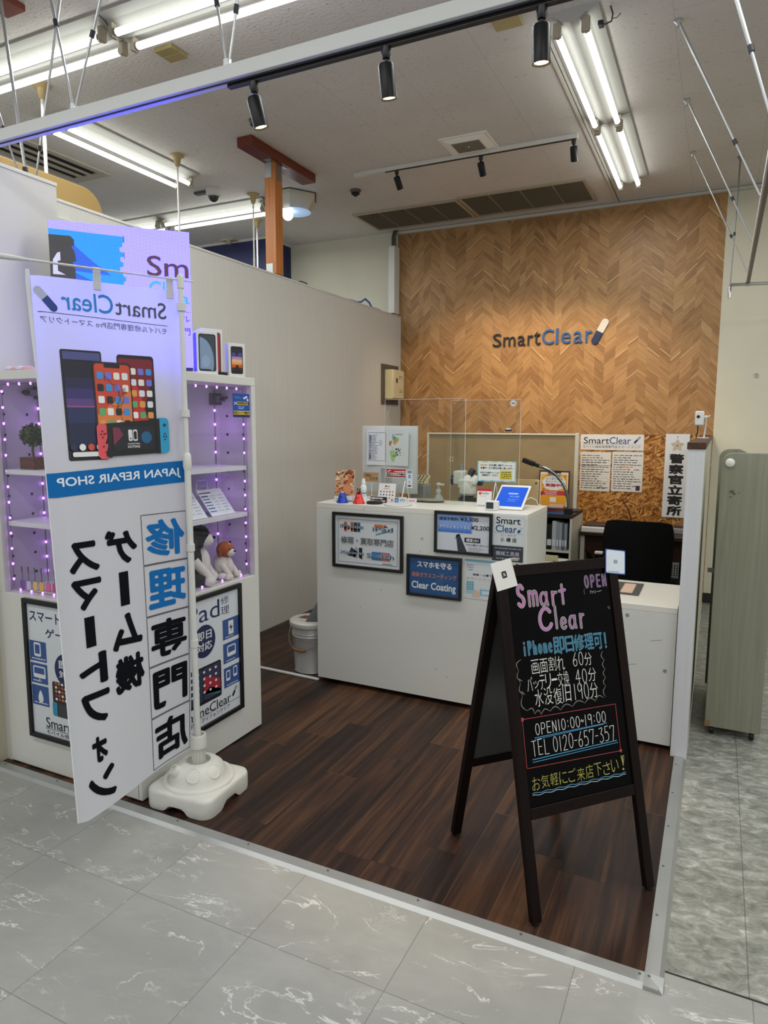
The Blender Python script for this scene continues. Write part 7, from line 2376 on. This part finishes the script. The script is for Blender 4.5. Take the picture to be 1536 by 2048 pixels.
for i in range(40):
    a = i * .6
    pts.append((-0.80 + .05 * cos(a) + .001 * i, 5.44 + .03 * sin(a), .47 + .03 * sin(a * .6) + .0006 * i))
m.tube(pts, .006, M('#c9c6b4', 0.5), 6)
m.box((-0.88, 5.37, .42), (-0.70, 5.50, .436), M('#3a2a22', 0.6))
m.box((-0.88, 5.37, .0065), (-0.865, 5.50, .42), M('#3a2a22', 0.6)).box((-0.715, 5.37, .0065), (-0.70, 5.50, .42), M('#3a2a22', 0.6))
tag(m.build('cable_shelf'), 'little dark stool with a pale coil of cable on it under the desk', 'cable stool')

# meter box on the partition
t = thing('breaker_box', 'beige breaker box on a dark plate on the partition next to the chevron wall', 'breaker box', (-2.9, 6.1, 1.70))
MB().box((-2.9178, 5.92, 1.706), (-2.910, 6.30, 2.086), M('#5d554d', 0.6)).build('back_plate', t)
MB().box((-2.9098, 5.985, 1.755), (-2.825, 6.235, 2.035), M('#cfc6a0', 0.45)).build('box_body', t, bevel=0.006)
m = MB().box((-2.8248, 5.995, 1.765), (-2.815, 6.225, 2.025), M('#d3caa6', 0.45))
p = Print(m, (-2.815, 5.995, 1.765), Y3, Z3, X3)
p.rect(.05, .145, .085, .19, M('#3a3228', 0.5))
for i in range(3):
    p.line([(.12 + i * .028, .18), (.12 + i * .028, .21), (.14 + i * .028, .21)], .005, INK)
    p.line([(.12 + i * .028, .06), (.14 + i * .028, .06), (.14 + i * .028, .09)], .005, INK)
m.build('box_cover', t, bevel=0.002)
m = MB().tube([(-2.90, 6.1, 1.705), (-2.905, 6.05, 1.60), (-2.91, 5.98, 1.35), (-2.91, 5.95, 1.0)], .0022, M('#d6d4cc', 0.5), 6)
tag(m.build('thin_wire'), 'thin pale wire hanging below the breaker box down the partition', 'wire')
# letters on the chevron wall
t = thing('wall_lettering', 'raised shop-name letters in black and blue on the chevron wall', 'lettering', (-1.5, YB, 2.24))
MIR, MIB = M('#150b0a', 0.12, 0.3), M('#1a5596', 0.18, 0.1)
def solid_text(name, s, u0, v0, u1, v1, mat, tail):
    vs, fs, x0, x1, y0, y1 = glyphs(s, 0.0)
    sx, sy = (u1 - u0) / (x1 - x0), (v1 - v0) / (y1 - y0)
    m = MB()
    m.add([(u0 + (x - x0) * sx, YB - .018, v0 + (y - y0) * sy) for x, y in vs], fs, mat)
    ob = m.build(name, t)
    so = ob.modifiers.new('thickness', 'SOLIDIFY')
    so.thickness = 0.012
    so.offset = -1
for ch, u0, u1, vt, m_ in (('S', -1.960, -1.878, 2.358, MIR), ('m', -1.858, -1.745, 2.325, MIR), ('a', -1.722, -1.652, 2.328, MIR), ('r', -1.630, -1.580, 2.330, MIR), ('t', -1.572, -1.512, 2.358, MIR), ('C', -1.498, -1.392, 2.372, MIB), ('l', -1.372, -1.352, 2.376, MIB), ('e', -1.325, -1.240, 2.338, MIB), ('a', -1.215, -1.140, 2.340, MIB), ('r', -1.112, -1.055, 2.342, MIB)):
    base = 2.237 + 0.012 * ((u0 + 1.96) / 0.9) * 0.2
    solid_text('letter', ch, u0, base, u1, vt, m_, 0)
for nm, mt, a_, b_ in (('pill_lower_half', M('#10204a', 0.2), (-1.030, 2.250), (-0.992, 2.325)), ('pill_upper_half', M('#d6d2c8', 0.25), (-0.992, 2.325), (-0.950, 2.405))):
    m = MB()
    A, B = Vector(a_), Vector(b_)
    d = (B - A).normalized()
    n = Vector((-d.y, d.x))
    r = 0.031
    low = nm == 'pill_lower_half'
    pts = [B + n * r, A + n * r] if low else [A - n * r, B - n * r]
    cc, st = (A, 1) if low else (B, -1)
    for i in range(1, 10):
        q = pi * i / 10
        pts.append(cc + n * (st * r * cos(q)) - d * (st * r * sin(q)))
    pts += [A - n * r, B - n * r] if low else [B + n * r, A + n * r]
    m.prism([tuple(q) for q in pts][::-1], 0.016, (0, YB - .001, 0), X3, Z3, -Y3, mt)
    m.build(nm, t, bevel=0.002)
# camera on the low wall
t = thing('small_camera', 'small white camera on a thin white stand on top of the low wall', 'camera', (-0.075, 4.42, 1.434))
MB().lathe([(0.034, 0), (0.034, 0.004), (0.01, 0.006)], WPLAST, (-0.083, 4.42, 1.4344), 22).tube([(-0.078, 4.43, 1.437), (-0.072, 4.43, 1.50), (-0.072, 4.43, 1.552)], .0045, WPLAST, 10).build('stand', t)
m = MB().box((-0.130, 4.37, 1.508), (-0.082, 4.41, 1.590), M('#e0e1df', 0.35))
m.build('camera_body', t, bevel=0.006)
MB().lathe([(.009, 0), (.009, .002), (.006, .001)], BLACK, (-0.112, 4.37, 1.558), 16, -Y3).build('lens', t)
MB().lathe([(.010, 0), (.010, .016)], WPLAST, (-0.082, 4.395, 1.556), 14, X3).tube([(-0.066, 4.395, 1.556), (-0.050, 4.395, 1.564)], .004, WPLAST, 8).build('swivel_joint', t)
MB().tube([(-0.112, 4.395, 1.508), (-0.112, 4.40, 1.47), (-0.118, 4.41, 1.44), (-0.119, 4.5, 1.437)], .003, BLACK, 8).build('power_cable', t)
m = MB().box((0.235, YB - .012, 1.900), (0.255, YB, 1.935), M('#b9b6a8', 0.5)).tube([(0.245, YB - .012, 1.925), (0.245, YB - .03, 1.915), (0.245, YB - .03, 1.93)], .003, M('#9a978a', 0.4), 6)
tag(m.build('wall_hook', bevel=0.001), 'tiny pale hook on the beige wall at the right edge of the photo', 'hook')

# rolling rack on the right
RK = mat_grain('rack_laminate', '#7d7d6d', '#8f8f7f', 'z', (45.0, 1.6), 0.5)
t = thing('rolling_rack', 'grey-green wood-look rolling rack standing in the side corridor', 'rack', (0.14, 3.9, 0))
def endp(x0, x1, z0, z1, r, cut=0):
    p = [(x0, z0), (x1, z0)]
    if cut:
        p += [(x1, z1 - .08), (x0 + .10, z1)]
    else:
        for i in range(8):
            a = pi / 2 * i / 7
            p.append((x1 - r + r * cos(a), z1 - r + r * sin(a)))
    for i in range(8):
        a = pi / 2 + pi / 2 * i / 7
        p.append((x0 + r + r * cos(a), z1 - r + r * sin(a)))
    return p
m = MB().prism(endp(0.018, 0.258, 0.045, 1.381, 0.05), 0.028, (0, 3.565, 0), X3, Z3, Y3, RK)
STN = M('#5e5b4d', 0.7)
pp = Print(m, (0, 3.565, 0), X3, Z3, -Y3)
for u, v, r in ((.07, 1.20, .012), (.08, 1.19, .008), (.10, 1.195, .004), (.066, 1.175, .006)):
    pp.disc(u, v, r, STN, 9, ry=r * .7)
pp.poly([(.018, .046), (.045, .046), (.042, .075), (.018, .08)], M('#8a6a4a', 0.7))
m.build('front_end_panel', t, bevel=0.003)
MB().prism(endp(0.010, 0.258, 0.045, 1.381, 0.05, 1), 0.028, (0, 4.18, 0), X3, Z3, Y3, RK).build('rear_end_panel', t, bevel=0.002)
for z in (0.06, 0.5, 0.9):
    MB().box((0.05, 3.595, z), (0.25, 4.178, z + .022), RK).build('shelf', t)
MB().box((0.14, 3.595, 0.085), (0.155, 4.178, 1.25), M('#6d6d5f', 0.6)).build('centre_board', t)
MB().lathe([(.020, 0), (.020, .006), (.014, .011), (0, .012)], M('#deded8', 0.4), (0.055, 3.565, 1.335), 22, -Y3).build('white_knob', t)
MB().box((-0.012, 3.72, .78), (0.049, 3.74, .80), M('#8f8f88', 0.4, 0.6)).build('side_bracket', t)
for x in (0.05, 0.225):
    for y in (3.60, 4.15):
        m = MB().lathe([(.016, -.011), (.0215, -.008), (.0215, .008), (.016, .011)], BPLAST, (x, y, .0218), 18, X3)
        m.box((x - .014, y - .012, .036), (x + .014, y + .012, .0448), STEEL)
        m.build('caster', t)
# bucket
BX, BY = -2.184, 3.475
t = thing('metal_bucket', 'white lidded metal bucket with a wire handle beside the counter', 'bucket', (BX, BY, 0.006))
BM = M('#c6c8c8', 0.35, 0.25)
m = MB().lathe([(0.102, 0), (0.106, 0.004), (0.103, 0.010), (0.110, 0.12), (0.115, 0.222), (0.120, 0.228), (0.115, 0.236), (0.121, 0.244), (0.116, 0.252), (0.120, 0.292)], BM, (BX, BY, 0.0065), 40)
m.build('pail', t)
m = MB().lathe([(0.131, 0.286), (0.134, 0.290), (0.133, 0.312), (0.126, 0.318), (0.112, 0.312), (0.106, 0.315), (0.0, 0.318)], M('#d4d4cd', 0.38), (BX, BY, 0.0065), 40)
p = Print(m, (BX, BY, 0.3245), X3, Y3, Z3, 0.0006)
p.poly([(-.085, -.010), (-.035, -.016), (-.022, .036), (-.070, .042)], M('#7d1f22', 0.5)); p.layer()
p.scribble(-.072, .0, -.036, .026, 3, M('#b0686a', 0.5), 3)
p.line([(-.075 * cos(a), -.075 * sin(a)) for a in [.3 + i * .12 for i in range(12)]], .0015, M('#8f8f8a', 0.5))
m.build('lid', t)
m = MB()
pts = []
for i in range(25):
    a = pi * i / 24
    pts.append((BX - 0.137 * cos(a), BY - 0.137 * sin(a) * 1.0, 0.285 - 0.125 * sin(a)))
m.tube(pts, 0.0024, CHROME, 8)
m.build('wire_handle', t)
q = pts[12]
MB().tube([(q[0] - .04, q[1] + .004, q[2] + .002), (q[0], q[1], q[2]), (q[0] + .04, q[1] + .004, q[2] + .002)], .0085, mat_grain('grip_wood', '#7a4a30', '#9a6444', 'x'), 12).build('wooden_grip', t)
m = MB()
V = Vector((0.45, 0.25, 0.85)).normalized()
m.add([(BX + .005, BY - .075, .328), (BX + .10, BY - .03, .328), (BX + .125, BY + .06, .425), (BX + .03, BY + .02, .425)], [(0, 1, 2, 3)], M('#44464a', 0.4))
o = m.build('grey_folder')
so = o.modifiers.new('thickness', 'SOLIDIFY'); so.thickness = 0.006
tag(o, 'dark grey folder leaning on the bucket lid against the counter', 'folder')
m = MB().beam((-2.915, 3.352, 0.012), (-2.043, 3.325, 0.012), 0.022, 0.011, M('#cfd2d2', 0.4))
tag(m.build('floor_cable_cover', bevel=0.003), 'white cable cover strip on the wood floor in front of the bucket', 'cable cover')

# ================================================================== chalkboard easel
FL, FR, BL = Vector((-.424, 1.894, 0.0065)), Vector((-.119, 2.231, 0.0065)), Vector((-.801, 2.224, 0.0065))
w = (FR - FL).normalized()
dd = Vector((-w.y, w.x, 0))
mid = FL + dd * 0.25
APEX = mid + Z3 * 1.02
V = (APEX - FL).normalized()
N = w.cross(V)
BW = 0.470
t = thing('chalkboard_sign', 'dark wooden A-frame chalkboard with coloured chalk lettering on the wood floor', 'chalkboard', mid + w * .23)
DB = mat_grain('dark_frame', '#0e0706', '#190d0a', 'z', (60.0, 2.0), 0.5, 0.15)
FOOT = M('#141212', 0.6)
def leg(name, p, q, U):
    m = MB()
    d = (q - p).normalized()
    m.beam(p + d * .006, q, .034, .022, DB, up=tuple(U.cross(d)))
    o = m.build(name, t, bevel=0.002)
    MB().lathe([(.012, 0), (.012, .008)], FOOT, p, 12).build('rubber_foot', o)
    return o
H1 = 1.088
leg('front_leg', FL + w * .017, FL + w * .017 + V * H1, w)
leg('front_leg', FL + w * (BW - .017), FL + w * (BW - .017) + V * H1, w)
def on(u, v, d=0.0):
    return FL + w * u + V * v + N * d
MB().beam(on(.0345, 1.064), on(BW - .0345, 1.064), .036, .021, DB, up=tuple(N)).build('top_rail', t, bevel=0.002)
MB().beam(on(.0345, .318), on(BW - .0345, .318), .034, .021, DB, up=tuple(N)).build('bottom_rail', t, bevel=0.002)
m = MB()
m.obox(on(BW / 2, .69), BW / 2 - .034, .004, .356, w, -N, V, M('#040405', 0.3, spec=0.1))
m.build('black_panel', t)
# rear frame
V2 = (APEX - BL + dd * 0.012).normalized()
N2 = V2.cross(w)
BB_ = BL + dd * 0.0
def on2(u, v, d=0.0):
    return BB_ + w * u + V2 * v + N2 * d
leg('rear_leg', on2(.017, 0), on2(.017, 1.075), w)
leg('rear_leg', on2(BW - .017, 0), on2(BW - .017, 1.075), w)
MB().beam(on2(.0345, 1.05), on2(BW - .0345, 1.05), .034, .02, DB, up=tuple(N2)).build('top_rail', t, bevel=0.002)
MB().beam(on2(.0345, .318), on2(BW - .0345, .318), .030, .02, DB, up=tuple(N2)).build('bottom_rail', t, bevel=0.002)
m = MB()
m.obox(on2(BW / 2, .685), BW / 2 - .034, .003, .352, w, -N2, V2, M('#5c5e5f', 0.28, 0.4))
m.build('rear_panel', t)
for u in (.07, BW - .07):
    MB().box(APEX + w * u + Z3 * .052 + Vector((-.012, -.012, -.003)), APEX + w * u + Z3 * .052 + Vector((.012, .012, .003)), STEEL).build('hinge', t)
# chalk
m = MB()
p = Print(m, FL + N * .0040, w, V, N, 0.0003)
WH, PK, PD, CY_, RD, YL, GRY = M('#d6d9d6', 0.8), M('#c47cc0', 0.8), M('#b184ba', 0.8), M('#4a97c4', 0.8), M('#b8444a', 0.8), M('#a3a34e', 0.8), M('#857d7a', 0.8)
BKP = M('#040405', 0.3, spec=0.1)
def outlined(s, u0, v0, u1, v1, fill, line, r=(0.034, 0.017), pen=(.0105, .0072, .0040)):
    p.k = 1
    if all(c in STROKES for c in s):
        q = (u1 - u0) / len(s)
        for lv, (wd, m_) in enumerate(zip(pen, (line, BKP, fill))):
            for i, c in enumerate(s):
                top = v0 + (v1 - v0) * (.68 if c in 'on' or (c == 'e' and len(s) > 1) else 1)
                x0, x1 = u0 + q * (i + .12), u0 + q * (i + .88)
                if len(s) == 1:
                    x0, x1 = u0, u1
                p.pen(c, x0 + pen[0] * .3, v0, x1 - pen[0] * .3, top, wd, m_)
            p.layer()
        return
    p.box_text(s, u0, v0, u1, v1, line, -0.016, bold=r[0], fit=False)
    p.layer(); p.box_text(s, u0, v0, u1, v1, BKP, -0.016, bold=r[1], fit=False)
    p.layer(); p.box_text(s, u0, v0, u1, v1, fill, -0.016, fit=False)
for s, a, b, c, d in (('S', .066, .950, .098, 1.015), ('m', .108, .948, .146, .994), ('a', .150, .946, .184, .985), ('r', .196, .942, .222, .985), ('t', .226, .944, .256, 1.005)):
    outlined(s, a, b, c, d, PK, WH, pen=(.0125, .0092, .0062) if s == 'S' else (.0095, .0066, .0034))
for s, a, b, c, d in (('C', .138, .868, .192, .935), ('l', .200, .868, .212, .938), ('e', .220, .864, .246, .898), ('a', .252, .862, .284, .900), ('r', .296, .860, .318, .903)):
    outlined(s, a, b, c, d, PK if s in 'SC' else PD, WH, pen=(.0125, .0092, .0062) if s in 'SC' else (.0095, .0066, .0034))
p.layer()
outlined('OPEN', .330, .988, .427, 1.026, M('#8f78a0', 0.8), M('#c3a8cf', 0.8), pen=(.0062, .0040, .0016))
p.layer()
p.box_text('ファン', .350, .966, .376, .976, WH); p.line([(.380, .971), (.398, .973)], .001, WH)
p.line([(.330, .985), (.327, .978), (.328, .966)], .0012, GRY); p.line([(.415, .918), (.42, .914), (.424, .92)], .0012, GRY); p.line([(.416, .914), (.422, .909), (.426, .913)], .0012, GRY)
for s, a, b, c, d in (('iPhone', .066, .796, .182, .836), ('即', .186, .786, .226, .838), ('日', .232, .788, .262, .836), ('修', .266, .788, .304, .838), ('理', .308, .788, .342, .836), ('可', .346, .784, .378, .834), ('!', .384, .784, .398, .832)):
    outlined(s, a, b, c, d, M('#3a85ad', 0.8), M('#86cbe8', 0.8), pen=(.0062, .0040, .0016))
p.k = 1
HB = 0.006
p.hand('画面割れ', .092, .735, .222, .779, WH, 1, HB); p.hand('60分', .250, .738, .330, .780, WH, 2, HB)
p.hand('バッテリー交換', .070, .685, .232, .729, WH, 3, HB); p.hand('40分', .254, .684, .340, .728, WH, 4, HB)
p.hand('水没復旧', .092, .632, .234, .684, WH, 5, HB); p.hand('190分', .240, .632, .340, .682, WH, 6, HB)
def arcs(pts, sg, m_, wd=.0013, amp=.012):
    for (a, b), (c, d) in zip(pts, pts[1:]):
        L = math.hypot(c - a, d - b)
        nx, ny = -(d - b) / L * amp * sg, (c - a) / L * amp * sg
        for k in (1.0, 1.18):
            p.line([(a + (c - a) * i / 7 + nx * k * sin(pi * i / 7), b + (d - b) * i / 7 + ny * k * sin(pi * i / 7)) for i in range(8)], wd, m_)
arcs([(.060, .785), (.046, .752), (.056, .718), (.048, .712), (.060, .676), (.050, .672), (.062, .626)], -1, GRY)
arcs([(.062, .626), (.088, .612), (.112, .606), (.146, .612), (.186, .610), (.232, .614), (.282, .618), (.324, .618), (.358, .624)], 1, GRY)
arcs([(.376, .775), (.378, .745), (.378, .715), (.376, .688), (.372, .660), (.366, .626)], -1, GRY, amp=.009)
p.line([(.041, .602), (.402, .598)], .0016, RD); p.line([(.041, .602), (.040, .455), (.052, .452)], .0016, RD); p.line([(.402, .598), (.402, .446)], .0016, RD); p.line([(.045, .453), (.402, .447)], .0016, RD)
p.disc(.041, .602, .0062, RD, 14); p.disc(.402, .447, .0052, RD, 14)
p.hand('OPEN10:00~19:00', .082, .548, .360, .582, WH, 7, HB, 0.03)
p.line([(.079, .540), (.359, .543)], .0022, CY_); p.line([(.079, .535), (.345, .541)], .0016, CY_)
p.hand('TEL 0120-657-357', .062, .486, .388, .532, WH, 8, HB, 0.03)
p.line([(.063, .476), (.391, .482)], .0026, CY_); p.line([(.063, .468), (.394, .475)], .0020, CY_)
p.hand('お気軽にご来店下さい', .050, .384, .388, .424, YL, 9, HB, 0.06)
p.line([(.400, .430), (.412, .430), (.405, .398), (.400, .430)], .0018, YL); p.line([(.404, .428), (.406, .405)], .004, YL); p.disc(.404, .388, .0038, YL, 12)
for k, c in ((0, '#5fa8d8'), (1, '#b9d3e2')):
    p.line([(.050 + .362 * i / 40, .376 - .006 * k + .0018 * sin(i * 1.3 + k)) for i in range(41)], .0016, M(c, 0.8))
m.build('chalk_lettering', t)
# plain cards on the board corners
U1 = (w * .985 + V * .17).normalized()
V1 = (V - U1 * V.dot(U1)).normalized()
def qr1(p, w_, h_):
    p.rrect(w_ * .38, h_ * .38, w_ * .62, h_ * .62, .004, BLACK); p.layer()
    p.line([(w_ * .44, h_ * .56), (w_ * .56, h_ * .44)], .0022, PAPER); p.line([(w_ * .44, h_ * .44), (w_ * .56, h_ * .56)], .0016, PAPER)
sheet('white_card', 'square white card tilted on the upper left corner of the chalkboard', on(-.006, 1.004, .0118), U1, V1, N, .077, .09, qr1, M('#d6d9d8', 0.5), 'card')
U1 = (w * .985 - V * .15).normalized()
V1 = (V - U1 * V.dot(U1)).normalized()
def qr2(p, w_, h_):
    p.rrect(.003, .003, w_ - .003, h_ - .003, .006, M('#cdd9e6', 0.5)); p.layer()
    p.rrect(w_ * .42, h_ * .44, w_ * .58, h_ * .57, .003, M('#3c4a66', 0.5)); p.layer(); p.rrect(w_ * .45, h_ * .465, w_ * .55, h_ * .545, .002, M('#cdd9e6', 0.5)); p.layer()
    p.disc(w_ * .5, h_ * .505, .0018, M('#3c4a66', 0.5), 10)
    p.scribble(w_ * .12, h_ * .07, w_ * .88, h_ * .11, 1, M('#5a6478', 0.5), 3)
sheet('blue_edged_card', 'white card with a blue border on the upper right corner of the chalkboard', on(.416, 1.030, .0118), U1, V1, N, .083, .083, qr2, M('#24509e', 0.4), 'card', 0.002)

# the curve used as the source of all lettering is no part of the place
COL.objects.unlink(_tob)
bpy.data.objects.remove(_tob)
